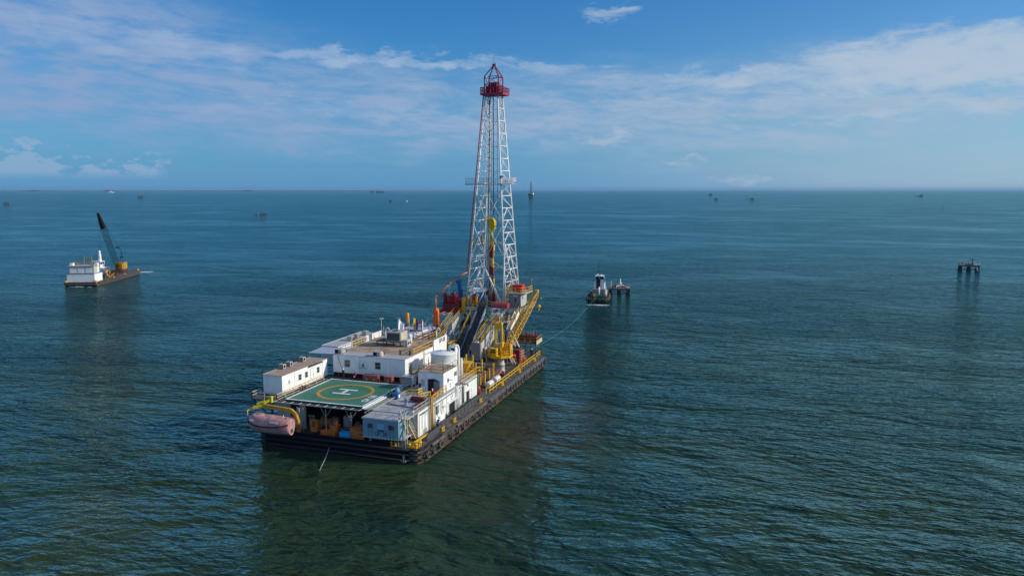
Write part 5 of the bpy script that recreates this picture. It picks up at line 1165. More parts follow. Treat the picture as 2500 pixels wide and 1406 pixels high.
b = MB(); lattice(b, [P0 + V(-.8, 4, -.2), P0 + V(.8, 4, -.2), P0 + V(.8, 4.4, 2.9), P0 + V(-.8, 4.4, 2.9)], [P0 + V(-.8, 4, -1.3), P0 + V(.8, 4, -1.3), P0 + V(.8, 10, -1.3), P0 + V(-.8, 10, -1.3)], .14, .08, 2); b.build('trestle', MGREY, rp)
lt = thing('landing', 'small railed landing with pale floor at the lower right of the ramp', 'platform', (-11, 51, 6))
MB().box(-12.2, -9.0, 50.2, 52.6, 5.9, 6.1).build('floor', MGREY, lt)
b = MB(); rail(b, [(-12.1, 50.3, 6.1), (-9.1, 50.3, 6.1), (-9.1, 52.5, 6.1)], 1.1, 1.2, .05); b.build('rail', YELD, lt)
MB().box(-12, -11.7, 50.4, 50.7, DZ, 5.9).box(-9.4, -9.1, 50.4, 50.7, DZ, 5.9).build('leg', MGREY, lt)
MB().box(-13.8, -8.6, 48.3, 49.3, 4.5, 4.65).build('lower_tray', LGREY, lt)
def stair_panel(x, w, y0, z0, y1, z1, h, label):
    """enclosed side stair: tall pale side plate, treads, yellow rails"""
    t_ = thing('enclosed_stair', label, 'stair', (x, y0, z0))
    m = MB(); vs = []
    for xx in (x + w / 2 - .12, x + w / 2):
        vs += [(xx, y0, z0 - h), (xx, y0, z0), (xx, y1, z1), (xx, y1, z1 - h * .8)]
    m.add(vs, [(0, 1, 2, 3), (7, 6, 5, 4), (0, 4, 5, 1), (1, 5, 6, 2), (2, 6, 7, 3), (3, 7, 4, 0)])
    m.build('side_plate', LGREY, t_)
    m = MB(); vs = []
    for xx in (x - w / 2, x - w / 2 + .1): vs += [(xx, y0, z0 - .4), (xx, y0, z0), (xx, y1, z1), (xx, y1, z1 - .4)]
    m.add(vs, [(0, 1, 2, 3), (7, 6, 5, 4), (0, 4, 5, 1), (1, 5, 6, 2), (2, 6, 7, 3), (3, 7, 4, 0)]); m.build('stringer', LGREY, t_)
    b = MB(); n = 26
    for i in range(n):
        q = V(x, y0, z0 - .15).lerp(V(x, y1, z1 - .15), i / n); b.box(q.x - w/2 + .1, q.x + w/2 - .12, q.y, q.y + .3, q.z, q.z + .04)
    b.build('treads', CREAM, t_)
    b = MB()
    for xx in (x - w / 2, x + w / 2 - .06):
        for hh in (.55, 1.1): b.bar((xx, y0, z0 + hh), (xx, y1, z1 + hh), .075)
        for k in range(8): q = V(xx, y0, z0).lerp(V(xx, y1, z1), k / 7); b.bar(q, q + V(0, 0, 1.1), .07)
    b.build('handrail', YEL, t_)
    m = MB()
    for k in range(1, 6): q = V(x + w/2 + .03, y0, z0).lerp(V(x + w/2 + .03, y1, z1), k / 6); m.bar(q, q - V(0, 0, h * .85), .07)
    m.build('stiffener', LGREY, t_)
    return t_
stair_panel(-18.9, 1.7, 47.2, 7.6, 62.0, 12.5, 2.6, 'pale grey enclosed stair with yellow rails rising left of the dark ramp')
stair_panel(-8.9, 1.7, 47.4, 8.4, 61.8, 12.9, 3.4, 'pale grey enclosed stair with yellow rails rising behind the yellow crane')
bx = thing('grey_locker', 'square grey locker at the foot of the right enclosed stair', 'locker', (-9, 47, 5))
MB().box(-10.0, -8.0, 46.6, 47.3, 5.2, 8.6).build('casing', MGREY, bx); MB().ball((-8.6, 46.7, 8.75), .2).build('lamp', LAMP, bx)
MB().box(-10, -9.7, 46.7, 47, DZ, 5.2).box(-8.3, -8, 46.7, 47, DZ, 5.2).build('leg', DGREY, bx)
sn = thing('sign_hut', 'lookout landing with red barrel roof and white GP-28 sign board by the drill floor', 'sign', (-7, 58, 11))
MB().box(-9.2, -5.4, 56.4, 58.6, 11.4, 11.55).build('floor', LGREY, sn)
b = MB(); rail(b, [(-9.1, 56.5, 11.55), (-5.5, 56.5, 11.55), (-5.5, 58.5, 11.55)], 1.1, .8, .05); b.build('rail', YEL, sn)
MB().box(-8.75, -5.95, 56.2, 56.28, 13.25, 14.5, .42).build('sign_board', WHITE, sn)
text_bm('GP-28', 1.0, (-7.35 + .05 * math.sin(.42), 56.24 - .055 * math.cos(.42), 13.87), (math.cos(.42), math.sin(.42), 0), (0, 0, 1), 'sign_lettering', mat('navy_lettering', (.006, .015, .06), .5), sn, .01, 'CENTER', .045)
m = MB(); arc = [(57.3 + 1.15 * math.cos(math.pi * k / 10), 14.5 + 1.1 * math.sin(math.pi * k / 10)) for k in range(11)]
vs = [(-8.7, y, z) for y, z in arc] + [(-5.4, y, z) for y, z in arc]
m.add(vs, [(k, k + 1, k + 12, k + 11) for k in range(10)] + [tuple(range(10, -1, -1)), tuple(range(11, 22)), (0, 11, 21, 10)])
m.build('barrel_roof', mat('dusty_red_roof', (.36, .04, .055), .5), sn)
for x, y in ((-8.5, 57.0), (-5.5, 57.6), (-8.5, 58.3), (-5.6, 58.3)): MB().bar((x, y, 11.5), (x, y, 14.5), .09).build('post', MGREY, sn)
m = MB()
for x in (-8.8, -5.8): m.bar((x, 57.5, DZ), (x, 57.5, 11.4), .22)
m.bar((-8.8, 57.5, 5), (-5.8, 57.5, 11), .12); m.build('leg', MGREY, sn)
for i in range(5): MB().cyl((-8.4 + i * .55, 57.6, 11.55), (-8.4 + i * .55, 57.6, 12.3), .16).build('equipment', (CREAM, RUSTY, YELD)[i % 3], sn)
zs = thing('zigzag_stair', 'pale zigzag stair with white sides climbing right of the sign hut', 'stair', (-5.0, 60, 8))
b = MB(); stair(b, (-5.3, 57.2, 9.6), (-4.8, 61.6, 12.9), .9, (1, 0, 0), 14, .9); b.build('upper_flight', WHITE_G, zs)
b = MB(); stair(b, (-5.0, 57.2, 9.6), (-4.3, 60.2, 5.4), .9, (1, 0, 0), 14, .35); b.build('lower_flight', LGREY, zs)
b = MB(); rail(b, [(-4.9, 57.2, 9.9), (-4.4, 61.6, 13.2)], 1.1, 1.2, .04); b.build('handrail', YEL, zs)
wr = thing('work_basket', 'yellow railed work platform with rusty gear left of the ramp foot', 'platform', (-16.5, 50, 6.5))
MB().box(-18.0, -14.8, 45.8, 50.2, 6.9, 7.05).build('floor', YELD, wr)
b = MB(); rail(b, [(-17.9, 45.9, 7.05), (-14.9, 45.9, 7.05), (-14.9, 50.1, 7.05), (-17.9, 50.1, 7.05)], 1.1, 1.0, .05); rail(b, [(-17.4, 46.9, 7.05), (-15.4, 46.9, 7.05), (-15.4, 49.4, 7.05)], 1.0, .8, .05); b.build('rail', YEL, wr)
MB().box(-17.6, -17.3, 46.2, 46.5, DZ, 6.9).box(-15.3, -15, 49.5, 49.8, DZ, 6.9).build('leg', YELD, wr)
for i in range(4): MB().cyl((-17 + i * .55, 48.3, 7.05), (-17 + i * .55, 48.3, 7.8 + (i % 2) * .4), .2).build('gear', (RUSTY, CREAM)[i % 2], wr)
hb = thing('yellow_hook_block', 'yellow hook block hanging over a grey hatch in front of the ramp', 'hook block', (-11, 46, 5))
MB().box(-11.6, -9.8, 45.9, 47.6, 2.3, 4.4).build('hatch', MGREY, hb)
MB().lathe((-11.2, 45.5, 5.0), [(0, 0), (.5, .05), (.5, .35), (0, .4)], 14, 'X').bar((-11, 45.5, 4.5), (-11, 45.5, 3.9), .3).bar((-11, 45.5, 5.4), (-10.8, 45.9, 6.3), .22).build('block', YELP, hb)
rv = thing('red_vessel', 'dark red vertical vessel with pale cap under the drill floor right of the ramp', 'vessel', (-11, 57, DZ))
MB().lathe((-11.2, 57.2, 4.0), [(0, 0), (1.0, .1), (1.0, 5.0), (.7, 5.5), (0, 5.7)], 20).build('shell', MAROON, rv)
MB().torus((-11.2, 57.2, 9.2), .9, .08, 'Z', 20, 6).build('collar', LGREY, rv)
MB().box(-11.8, -10.6, 56.6, 57.8, DZ, 4.0).build('skirt', DGREY, rv)
# choke and hoses in the dark between ramp and left stair
eq = thing('choke_skid', 'grey piping skid with pale valves between the left stair and the ramp', 'piping', (-16.5, 56, 8))
MB().box(-17.6, -15.6, 53.5, 57.5, DZ, 7.6).build('base', DGREY, eq)
for i in range(7): MB().tube([(-17.3 + i * .27, 54 + (i % 3) * .6, 7.6), (-17.3 + i * .27, 54 + (i % 3) * .6, 8.7), (-17.0 + i * .25, 55 + (i % 3) * .6, 9.0)], .08).build('pipe', (LGREY, DGREY, YELD)[i % 3], eq)
MB().tube([(-17.8, 51.8, 5.2), (-17.6, 52.2, 8.4), (-17.2, 53.0, 9.5), (-16.8, 53.6, 8.4), (-16.8, 53.6, 5.2)], .28, 10).build('hose_loop', mat('blue_grey_vent', (.2, .25, .32), .5), eq)

# drill floor equipment
dc = thing('drillers_cabin', 'grey drillers cabin with blue window at the right end of the drill floor', 'cabin', (-6, 66, FZ))
MB().box(-7.5, -4.7, 63.8, 68.5, FZ, 16.75).build('wall', MGREY, dc)
MB().box(-4.72, -4.68, 64.0, 68.4, FZ + .1, 16.7).build('side_panel', LGREY, dc)
window(dc, -5.9, 63.8, 15.3, .8, 1.1, '-Y'); window(dc, -4.68, 65.2, 15.7, 1.0, .9, '+X', WHITE)
MB().box(-6.5, -5.3, 63.7, 63.8, 16.2, 16.32).build('light_strip', LAMP, dc)
MB().box(-7.9, -3.4, 63.5, 69.0, 16.75, 16.95).build('roof_platform', CREAM, dc)
b = MB(); rail(b, [(-7.8, 63.6, 16.95), (-4.9, 63.6, 16.95), (-3.5, 65.5, 16.95), (-3.5, 68.9, 16.95)], 1.15, .9, .045); rail(b, [(-7.8, 63.6, 16.95), (-7.8, 68.9, 16.95)], 1.5, 1, .045); b.build('roof_rail', YEL, dc)
b = MB(); ladder(b, (-7.9, 63.5, FZ), (-7.9, 63.5, 18.4), .5, (1, 0, 0), .35, .04); b.build('ladder', YEL, dc)
rb = thing('red_generator_box', 'bright red box unit standing on the roof of the drillers cabin', 'generator', (-5.9, 66, 16.95))
MB().box(-7.0, -4.9, 65.2, 67.6, 17.1, 18.55).build('casing', RED, rb); MB().box(-4.95, -4.85, 65.3, 67.5, 17.15, 18.5).build('side_panel', REDB, rb); MB().box(-6.9, -5, 65.3, 67.5, 16.96, 17.1).build('skid', DGREY, rb)
pole(-3.6, 68.6, 2.6, .05, 'thin aerial with a red lamp on the corner of the drillers cabin roof', 'aerial', lambda t_, x, y, z: MB().ball((x, y, z), .22).build('lamp', FORANGE, t_), FORANGE, 16.95)
rl = thing('red_machinery_platform', 'dark red machinery crowded on a low platform left of the mast foot', 'machinery', (-21.5, 63, 12.5))
MB().box(-23.6, -18.0, 60.2, 66.5, 12.3, 12.6).build('floor', MAROON, rl)
MB().box(-22.6, -18.6, 61.0, 64.5, 12.6, 14.2).build('base_unit', MAROON, rl)
for i, (x, h, w) in enumerate(((-22.2, 2.2, .45), (-21.2, 1.7, .5), (-20.3, 2.4, .35), (-19.5, 2.0, .5), (-18.8, 1.5, .3))):
    MB().cyl((x, 61.6, 14.0), (x, 61.6, 14.2 + h), w, n=12).bar((x, 61.6, 14.2 + h), (x + .4, 61.6, 14.9 + h), .16).build('unit', RED if i % 2 else MAROON, rl)
MB().bar((-22.9, 61.0, 14.2), (-18.5, 61.0, 16.0), .12).bar((-18.5, 61, 14.2), (-22.9, 61, 15.9), .12).bar((-22.9, 61, 15.9), (-18.5, 61, 15.9), .1).build('frame', RED, rl)
MB().box(-24.8, -22.6, 60.5, 62, 12.1, 12.5).ball((-22.4, 60.4, 13.0), .2).build('nose', DGREY, rl)
pole(-22.0, 63.5, 5.3, .06, 'slim white lamp pole above the dark red machinery', 'lamp pole', lambda t_, x, y, z: MB().ball((x + .1, y, z), .2).build('lamp', LAMP, t_), WHITE, 12.6)
bc2 = thing('blue_knuckle_boom', 'tall blue folded knuckle boom standing between the red machinery and the mast', 'crane', (-19.6, 64, 13))
MB().cyl((-19.4, 64.2, 12.6), (-19.4, 64.2, 15.4), .6, n=14).build('column', mat('deep_blue_paint', (.015, .05, .16), .5), bc2)
MB().bar((-19.4, 64.2, 15.2), (-19.8, 64.2, 19.4), .75).bar((-19.8, 64.2, 19.2), (-20.5, 64.2, 18.7), .5).bar((-19.2, 64.0, 15.2), (-18.9, 64.0, 17.2), .3).build('arm', BLUE, bc2)
wc = thing('canopy', 'white sagging canopy stretched between the left mast legs above blue tarpaulin', 'canopy', (-15.5, 65, 17))
m = MB(); n = 10
vs = [(-17.4 + 4.4 * i / n, 63.4 + 3 * j / 4, 17.0 - .45 * math.sin(math.pi * i / n) * math.sin(math.pi * (j + .6) / 5) + .12 * j) for i in range(n + 1) for j in range(5)]
m.add(vs, [(i * 5 + j, i * 5 + 5 + j, i * 5 + 6 + j, i * 5 + 1 + j) for i in range(n) for j in range(4)], True); m.build('sheet', WHITE, wc)
for x in (-17.3, -13.1): MB().bar((x, 63.5, FZ), (x, 63.5, 17.0), .08).build('post', LGREY, wc)
tq = thing('tarpaulin', 'crumpled bright blue tarpaulin bundled over gear under the white canopy', 'tarpaulin', (-15, 64, FZ))
def tarp(cx, cy, cz, a, b_, h, seed):
    r_ = random.Random(seed); q = MB(); n, k = 16, 8; vs = []
    for j in range(k + 1):
        for i in range(n):
            th = 2 * math.pi * i / n; ph = math.pi / 2 * j / k; rr = 1 + r_.uniform(-.14, .14)
            vs.append((cx + a * math.cos(th) * math.cos(ph) * rr, cy + b_ * math.sin(th) * math.cos(ph) * rr, cz + h * math.sin(ph) * rr))
    q.add(vs, [(j * n + i, j * n + (i + 1) % n, (j + 1) * n + (i + 1) % n, (j + 1) * n + i) for j in range(k) for i in range(n)]); return q
tarp(-15.9, 64, FZ + .9, 1.1, .9, 1.5, 1).build('cover', BTARP, tq); tarp(-13.9, 64.4, FZ + .9, 1.2, .9, 1.7, 5).build('cover', BTARP, tq)
MB().box(-16.6, -13.2, 63.5, 65, FZ, FZ + 1.0).build('covered_gear', MGREY, tq)
MB().bar((-13.2, 64, FZ + 1.2), (-10.4, 63.5, FZ + .5), .3).build('trailing_strip', BTARP, tq)
dw = thing('draw_gear', 'red box and yellow frame of a winch left of the ramp head', 'winch', (-15, 62.8, FZ))
MB().box(-15.9, -14.9, 62.6, 63.4, FZ, FZ + 2.2).build('casing', RED, dw); MB().box(-17.2, -16.0, 62.7, 63.4, FZ, FZ + 1.9).build('casing', AC, dw)
b = MB(); ladder(b, (-15.0, 62.5, FZ), (-14.8, 62.6, FZ + 2.2), .5, (1, 0, 0), .4, .05); b.build('frame', YEL, dw)
ir = thing('iron_roughneck', 'dark red pipe handling machine in the middle of the drill floor', 'machine', (-12.9, 66, FZ))
MB().box(-13.6, -12.2, 66, 67, FZ, FZ + .6).box(-14.2, -13.5, 65.6, 66.6, FZ + .6, FZ + 2.9).box(-12.3, -11.6, 65.6, 66.6, FZ + .6, FZ + 2.6).build('jaw', RED, ir)
MB().cyl((-12.9, 66, FZ), (-12.9, 66, FZ + 3.6), .5, n=14).box(-13.6, -12.2, 65.7, 66.2, FZ + 3.0, FZ + 3.9).build('body', MGREY, ir)
MB().torus((-14.0, 65.5, FZ + 1.6), .6, .16, 'X', 16, 7).build('drum', DGREY, ir)
railing([(-11.8, 66.5, FZ), (-9.4, 66.5, FZ), (-9.4, 69.5, FZ)], 'yellow rail standing inside the drill floor near the right mast leg', YEL, 1.8, .9, .05)

class MBR(MB):
    '''members of round tube'''
    def bar(s, p, q, w=0.1, h=None): return s.cyl(p, q, w * 0.58, n=7)
# ------------------------------------------------------------ mast
ms = thing('drilling_mast', 'tall white lattice drilling mast with dark red crown', 'derrick', (-12.8, 66, FZ))
FLb, FRb, RRb, RLb = V(-17.6, 63.0, FZ), V(-8.0, 63.0, FZ), V(-6.9, 70.2, FZ), V(-16.3, 70.2, FZ)
FLt, FRt, RRt, RLt = V(-13.5, 65.3, 60.9), V(-10.6, 65.3, 60.9), V(-10.25, 67.6, 60.9), V(-13.1, 67.6, 60.9)
for a, b_ in ((FLb, FLt), (FRb, FRt), (RRb, RRt), (RLb, RLt)):
    MBR().bar(a, b_, .30, .30).build('leg', MASTW, ms)
NP = 17
def truss(A0, A1, B0, B1, name, w, d, x_=False, k0=0, mid=True):
    b = MBR()
    for k in range(k0, NP):
        t0, t1 = (k / NP), ((k + 1) / NP)
        a0, a1, c0, c1 = A0.lerp(A1, t0), A0.lerp(A1, t1), B0.lerp(B1, t0), B0.lerp(B1, t1)
        if k > 0: b.bar(a0, c0, w)
        if x_:
            if k % 2 == 0:
                t2 = min(1, (k + 2) / NP); a2, c2 = A0.lerp(A1, t2), B0.lerp(B1, t2); b.bar(a0, c2, d); b.bar(c0, a2, d)
        elif k < 8:
            h_ = (a1 + c1) / 2; b.bar(a0, h_, d * 1.2); b.bar(c0, h_, d); b.bar(a0.lerp(a1, .5), a0.lerp(h_, .5), d * .8)
        else:
            b.bar(a1, c0, d * 1.1) if True else None
            if k % 2: b.bar(a0, a1.lerp(c1, .5), d * .7)
    b.build(name, MASTW, ms)
truss(FRb, FRt, RRb, RRt, 'side_truss', .19, .15); truss(FLb, FLt, RLb, RLt, 'side_truss', .17, .12)
truss(RLb, RLt, RRb, RRt, 'rear_truss', .10, .09, True)
# inner leg members close to the front legs
MBR().bar(FLb + V(1.9, 1.5, 0), FLt + V(.5, .3, 0), .14).bar(FLb + V(2.6, 3.2, 0), FLt + V(.9, .9, 0), .12).build('inner_chord', MASTW, ms)
MBR().bar((-13.35, 65.2, FZ + 8), (-12.75, 65.4, 60.6), .16).bar((-12.9, 65.4, FZ + 8), (-12.35, 65.6, 60.6), .15).build('guide_rail', MASTW, ms)
MBR().bar((-13.45, 66.2, FZ + 3), (-12.9, 66, 60.6), .10).build('guide_rail', RUSTY, ms)
b = MBR()
for k in range(5, 34):
    z = FZ + 8 + k * 1.25
    if z < 60: b.bar((-13.35 + .6 * (z - 21) / 40, 65.3, z), (-12.9 + .55 * (z - 21) / 40, 65.5, z + .1), .06)
b.build('guide_rung', MASTW, ms)
b = MBR()
A_ = V(-13.5, 62.9, 23.6)
b.bar(A_, (-17.3, 62.7, FZ), .36).bar(A_, (-8.6, 62.8, FZ), .36).bar(A_ + V(-.1, 0, -4), (-15.4, 62.8, 18.4), .14).bar((-14.9, 63, 20.8), (-13.2, 63, 17.0), .18).bar((-13.2, 63, 17.0), (-14.9, 63, FZ), .18)
b.bar(V(-8.2, 63.2, 28), (-7.2, 66.8, FZ + 2.5), .24).bar(V(-8.2, 63.2, 28), (-8.7, 63, FZ), .2)
b.bar((-7.6, 64.0, 27.5), (-6.6, 68.0, FZ + 3), .22)
b.build('front_brace', MASTW, ms)
b = MBR()   # wide front X bracing, upper half
for za, zb in ((24, 32), (32, 39.5)):
    def on(A, B, z): return A.lerp(B, (z - FZ) / (60.6 - FZ))
    b.bar(on(FRb, FRt, zb), V(-13.2, 65.2, za + 1), .13); b.bar(on(FRb, FRt, za + 1), V(-13.2, 65.2, zb), .10)
    b.bar(on(FLb, FLt, zb), V(-13.6, 65.2, za + 1), .16); b.bar(on(FLb, FLt, za + 1), V(-13.6, 65.2, zb), .13)
b.bar(V(-17.0, 63.3, 23.4), (-15.0, 63.5, 24.0), .2).bar(V(-17.1, 63.2, 18.2), (-14.4, 63.5, 20.2), .2)
b.build('cross_brace', MASTW, ms)
b = MBR()
zb_ = 24.2
b.box(-17.3, -13.6, 64.6, 66.4, zb_ - .1, zb_).build('belly_board', MASTW, ms)
b = MBR(); rail(b, [(-17.3, 64.6, zb_), (-13.6, 64.6, zb_), (-13.6, 66.4, zb_), (-17.3, 66.4, zb_)], 1.1, 1.0, .04); b.build('belly_board_rail', MASTW, ms)
# racking board
mz = 41.4
MBR().box(-17.9, -15.6, 64.0, 67.5, mz - .1, mz).box(-15.6, -9.0, 66.6, 67.5, mz - .1, mz).box(-10.0, -6.6, 63.4, 66.6, mz - .1, mz).bar((-18, 63.9, mz - .15), (-9, 63.9, mz - .15), .2, .3).build('racking_board', LGREY, ms)
b = MBR(); rail(b, [(-9.6, 67.5, mz), (-17.9, 67.5, mz), (-17.9, 64.0, mz), (-9.8, 64.0, mz)], 1.25, .9, .025, (.33, .66, 1.0)); b.build('racking_board_rail', LGREY, ms)
m = MBR()
for z0_, z1_ in ((-.1, .5), (.62, .85), (1.05, 1.3)):
    m.add([(-8.9, 62.6, mz + z0_), (-6.4, 64.1, mz + z0_), (-6.4, 64.1, mz + z1_), (-8.9, 62.6, mz + z1_), (-8.95, 62.7, mz + z0_), (-6.45, 64.2, mz + z0_), (-6.45, 64.2, mz + z1_), (-8.95, 62.7, mz + z1_)], [(0, 1, 2, 3), (7, 6, 5, 4), (0, 4, 5, 1), (1, 5, 6, 2), (2, 6, 7, 3), (3, 7, 4, 0)])
m.build('basket_panel', WHITE, ms)
b = MBR(); rail(b, [(-9.0, 63.4, mz), (-6.6, 63.4, mz), (-6.6, 66.5, mz), (-9.4, 66.5, mz)], 1.25, .45, .035); b.build('basket_rail', WHITE, ms)
MBR().ball((-9.3, 64.0, mz + 1.4), .4, 10, 8).build('basket_gear', RUSTY, ms)
# crown
cz = 60.95
MB().box(-14.35, -8.95, 64.2, 68.6, cz, cz + .4).build('crown_platform', CPINK, ms)
b = MB(); rail(b, [(-14.3, 64.3, cz + .4), (-9.0, 64.3, cz + .4), (-9.0, 68.5, cz + .4), (-14.3, 68.5, cz + .4), (-14.3, 64.3, cz + .4)], 1.25, .75, .06); b.build('crown_rail', CPINK, ms)
c4 = [(-13.6, 65.0), (-10.3, 65.0), (-10.3, 68.0), (-13.6, 68.0)]
b = MB()
for i in range(4):
    x, y = c4[i]; x2, y2 = c4[(i + 1) % 4]
    b.bar((x, y, cz + .4), (x, y, 65.0), .19).bar((x, y, 65.0), (x2, y2, 65.0), .15).bar((x, y, 63.2), (x2, y2, 63.2), .1).bar((x, y, 63.2), (x2, y2, 65.0), .09)
    b.bar((x, y, 65.0), (-11.9, 66.6, 67.7), .18)
b.bar((-12.4, 66, 66.8), (-11.3, 67.2, 66.8), .1).box(-12.2, -11.6, 66.3, 66.9, 67.6, 67.85)
b.build('crown_frame', CROWNR, ms)
for x in (-12.7, -12.3, -11.9, -11.5, -11.1): MB().lathe((x, 66.2, cz + 1.6), [(0, 0), (1.35, 0), (1.35, .08), (1.2, .12), (1.2, .2), (1.35, .24), (1.35, .3), (0, .3)], 20, 'X').build('crown_sheave', CROWND, ms)
MB().box(-13.4, -10.5, 65.2, 65.4, cz + .45, cz + 1.7).box(-13.5, -12.9, 65.45, 67.8, cz + .45, cz + 2.0).box(-10.9, -10.4, 65.45, 67.8, cz + .45, cz + 2.0).build('crown_housing', CROWND, ms)
MB().bar((-12.2, 65.1, cz + .4), (-12.2, 65.1, cz + 2.4), .12).ball((-13.1, 64.9, 64.8), .3, 8, 6).box(-11.6, -11.2, 66.5, 66.7, 67.4, 68.0).build('crown_lamp', LAMP, ms)
MB().cyl((-11.9, 66.6, 67.8), (-11.9, 66.6, 70.6), .03, n=5).build('lightning_rod', DGREY, ms)
dl = thing('drilling_lines', 'dark drilling lines hanging down inside the mast from the crown to the yellow block', 'cable', (-12.6, 66.3, 34))
for x, z0 in ((-12.95, 17), (-13.05, 17), (-12.0, 34.2), (-11.9, 34.2), (-11.0, 26), (-12.55, 34.5)): MB().cyl((x, 66.2, z0), (x, 66.2, cz), .055, n=5).build('line', DGREY, dl)
MB().box(-13.15, -12.9, 66.3, 66.5, 15, cz - 1).build('black_cable_tray', BLACK, dl)
tbk = thing('travelling_block', 'bright yellow travelling block hanging inside the mast', 'hoist block', (-12.3, 66, 31))
MB().add([(x, y, z) for y in (65.3, 66.6) for x, z in ((-12.9, 31.6), (-12.85, 32.9), (-12.45, 33.7), (-11.8, 33.5), (-11.45, 32.7), (-11.55, 31.2), (-12.0, 30.6), (-12.5, 30.6))],
         [tuple(range(8)), tuple(range(15, 7, -1))] + [(i, (i + 1) % 8, 8 + (i + 1) % 8, 8 + i) for i in range(8)]).build('housing', YGREENY, tbk)
MB().box(-13.5, -13.1, 65.6, 66.4, 32.2, 34.0).build('guide_dolly', YELP, tbk)
MB().cyl((-12.3, 66, 30.5), (-12.3, 66, 28.8), .3, n=12).torus((-12.3, 66, 28.5), .4, .13, 'Y', 16, 6).build('hook', YGREENY, tbk)
tdv = thing('top_drive', 'yellow and dark red top drive machine hanging below the travelling block', 'machine', (-12.3, 66, 25))
MB().cyl((-12.7, 66, 26.9), (-12.3, 66, 28.6), .25).cyl((-11.9, 66, 26.9), (-12.2, 66, 28.6), .2).cyl((-12.1, 65.9, 24.0), (-11.8, 65.9, 27.6), .28).build('bail', YEL, tdv)
MB().box(-13.0, -12.0, 65.5, 66.7, 24.6, 27.1).box(-12.8, -11.9, 65.5, 66.5, 20.6, 22.6).build('motor_body', MAROON, tdv)
MB().lathe((-12.1, 65.8, 22.3), [(.3, 0), (.42, .3), (.42, .8), (.25, 1.2), (.25, 2.2)], 12).build('gear_case', YEL, tdv)
MB().cyl((-12.3, 66, 13.9), (-12.3, 66, 21), .11).build('drill_stem', RUSTY, tdv)
MB().cyl((-12.0, 66, 17.8), (-12.0, 66, 20.2), .3, n=10).build('elevator', YEL, tdv)
sp_ = thing('standpipes', 'brown and orange vertical pipes rising inside the mast from the drill floor', 'pipe', (-12, 65, FZ))
MB().tube([(-12.0, 64.5, FZ), (-12.0, 64.6, 19.5)], .13).build('pipe', OCHRE, sp_); MB().tube([(-11.4, 64.8, FZ + 1), (-11.7, 65, 18.5), (-11.8, 65.2, 21)], .1).build('pipe', NAVY, sp_)
MB().tube([(-14.1, 64.8, FZ + 3), (-14.0, 64.8, FZ + 4.2), (-12.6, 65, FZ + 6.2), (-12.6, 65, 26)], .08).build('pipe', MAROON, sp_)
tg = thing('hanging_tongs', 'pair of orange counterweight cylinders hanging inside the left side of the mast', 'tongs', (-16.4, 65, 29))
for x, y in ((-16.3, 64.4), (-14.9, 66.2)): MB().cyl((x, y, 27), (x, y, 29.6), .26, n=12).cyl((x, y, 29.6), (x, y, 34), .03, n=5).build('cylinder', OCHRE, tg)

# orange separator vessel and its vent line
ov = thing('gas_separator', 'bright orange upright separator vessel between the grey module and the left stair', 'vessel', (-22.4, 57, 9.6))
MB().lathe((-22.5, 57, 9.6), [(0, 0), (.66, 0), (.72, .15), (.72, 3.5), (.6, 3.9), (.3, 4.15), (0, 4.2)], 24).build('shell', ORANGE, ov)
MB().lathe((-21.95, 56.6, 9.7), [(.2, 0), (.25, .1), (.25, 3.3), (0, 3.6)], 12).build('side_column', ORANGE, ov)
MB().cyl((-22.9, 56.3, 11.9), (-22.9, 56.2, 12.1), .13).build('gauge', LAMP, ov)
MB().tube([(-21.8, 57, 12.1), (-20.5, 57.5, 12.3), (-19.6, 59, 12.5)], .10).tube([(-21.8, 57, 12.4), (-20.9, 58.5, 12.7)], .09).build('branch_pipe', FORANGE, ov)
MB().box(-23.1, -21.9, 56.4, 57.6, DZ, 9.6).build('skirt', DGREY, ov)
vl = thing('vent_line', 'orange vent pipe climbing from the separator to the mast and up its left leg', 'pipe', (-22.5, 57, 13.8))
E_ = FLb.lerp(FLt, (21.3 - FZ) / (60.6 - FZ)) + V(-.35, -.25, 0)
MB().tube([(-22.5, 57, 13.7), (-22.6, 57, 16.0), (-22.4, 57.2, 16.5), tuple(E_ + V(-1.8, -1.6, -1.0)), tuple(E_)], .15, 9).build('lower_run', FORANGE, vl)
MB().tube([tuple(E_), tuple(E_ + V(.1, .1, 2)), tuple(FLt + V(-.35, -.25, 0))], .15, 8).build('riser', mat('brick_red_pipe', (.30, .07, .06), .55), vl)

# ------------------------------------------------------------ stern machinery under the helideck
wn = thing('anchor_winch', 'orange brown anchor winch with yellow panel in the shade under the helideck', 'winch', (-17, 2.5, DZ))
MB().box(-19.3, -18.2, 1.4, 2.2, DZ + .5, DZ + 2.3).build('side_box', OBR, wn)
MB().box(-19.0, -18.4, 1.37, 1.4, DZ + 1.3, DZ + 2.2).build('emblem_plate', RUSTY, wn)
MB().lathe((-18.1, 3.2, DZ + 1.6), [(0, 0), (1.15, 0), (1.15, .12), (.7, .2), (.7, 1.8), (1.15, 1.9), (1.15, 2.0), (0, 2.0)], 22, 'X').build('drum', BRWN, wn)
MB().box(-17.4, -14.8, 1.2, 2.6, DZ + .02, DZ + .9).box(-16.2, -15.0, 2.0, 3.2, DZ + .9, DZ + 1.6).build('gear_case', OBR, wn)
MB().lathe((-15.8, 2.9, DZ + 1.9), [(0, 0), (.8, 0), (.8, .5), (0, .5)], 18, 'X').build('flywheel', BRWN, wn)
wn = thing('anchor_winch', 'orange winch beside the bright blue tank in the shade at the blue container', 'winch', (-11, 2.5, DZ))
MB().lathe((-11.8, 2.6, DZ + 1.5), [(0, 0), (1.0, 0), (1.0, .12), (.6, .2), (.6, 1.5), (1.0, 1.6), (1.0, 1.7), (0, 1.7)], 22, 'X').build('drum', BRWN, wn)
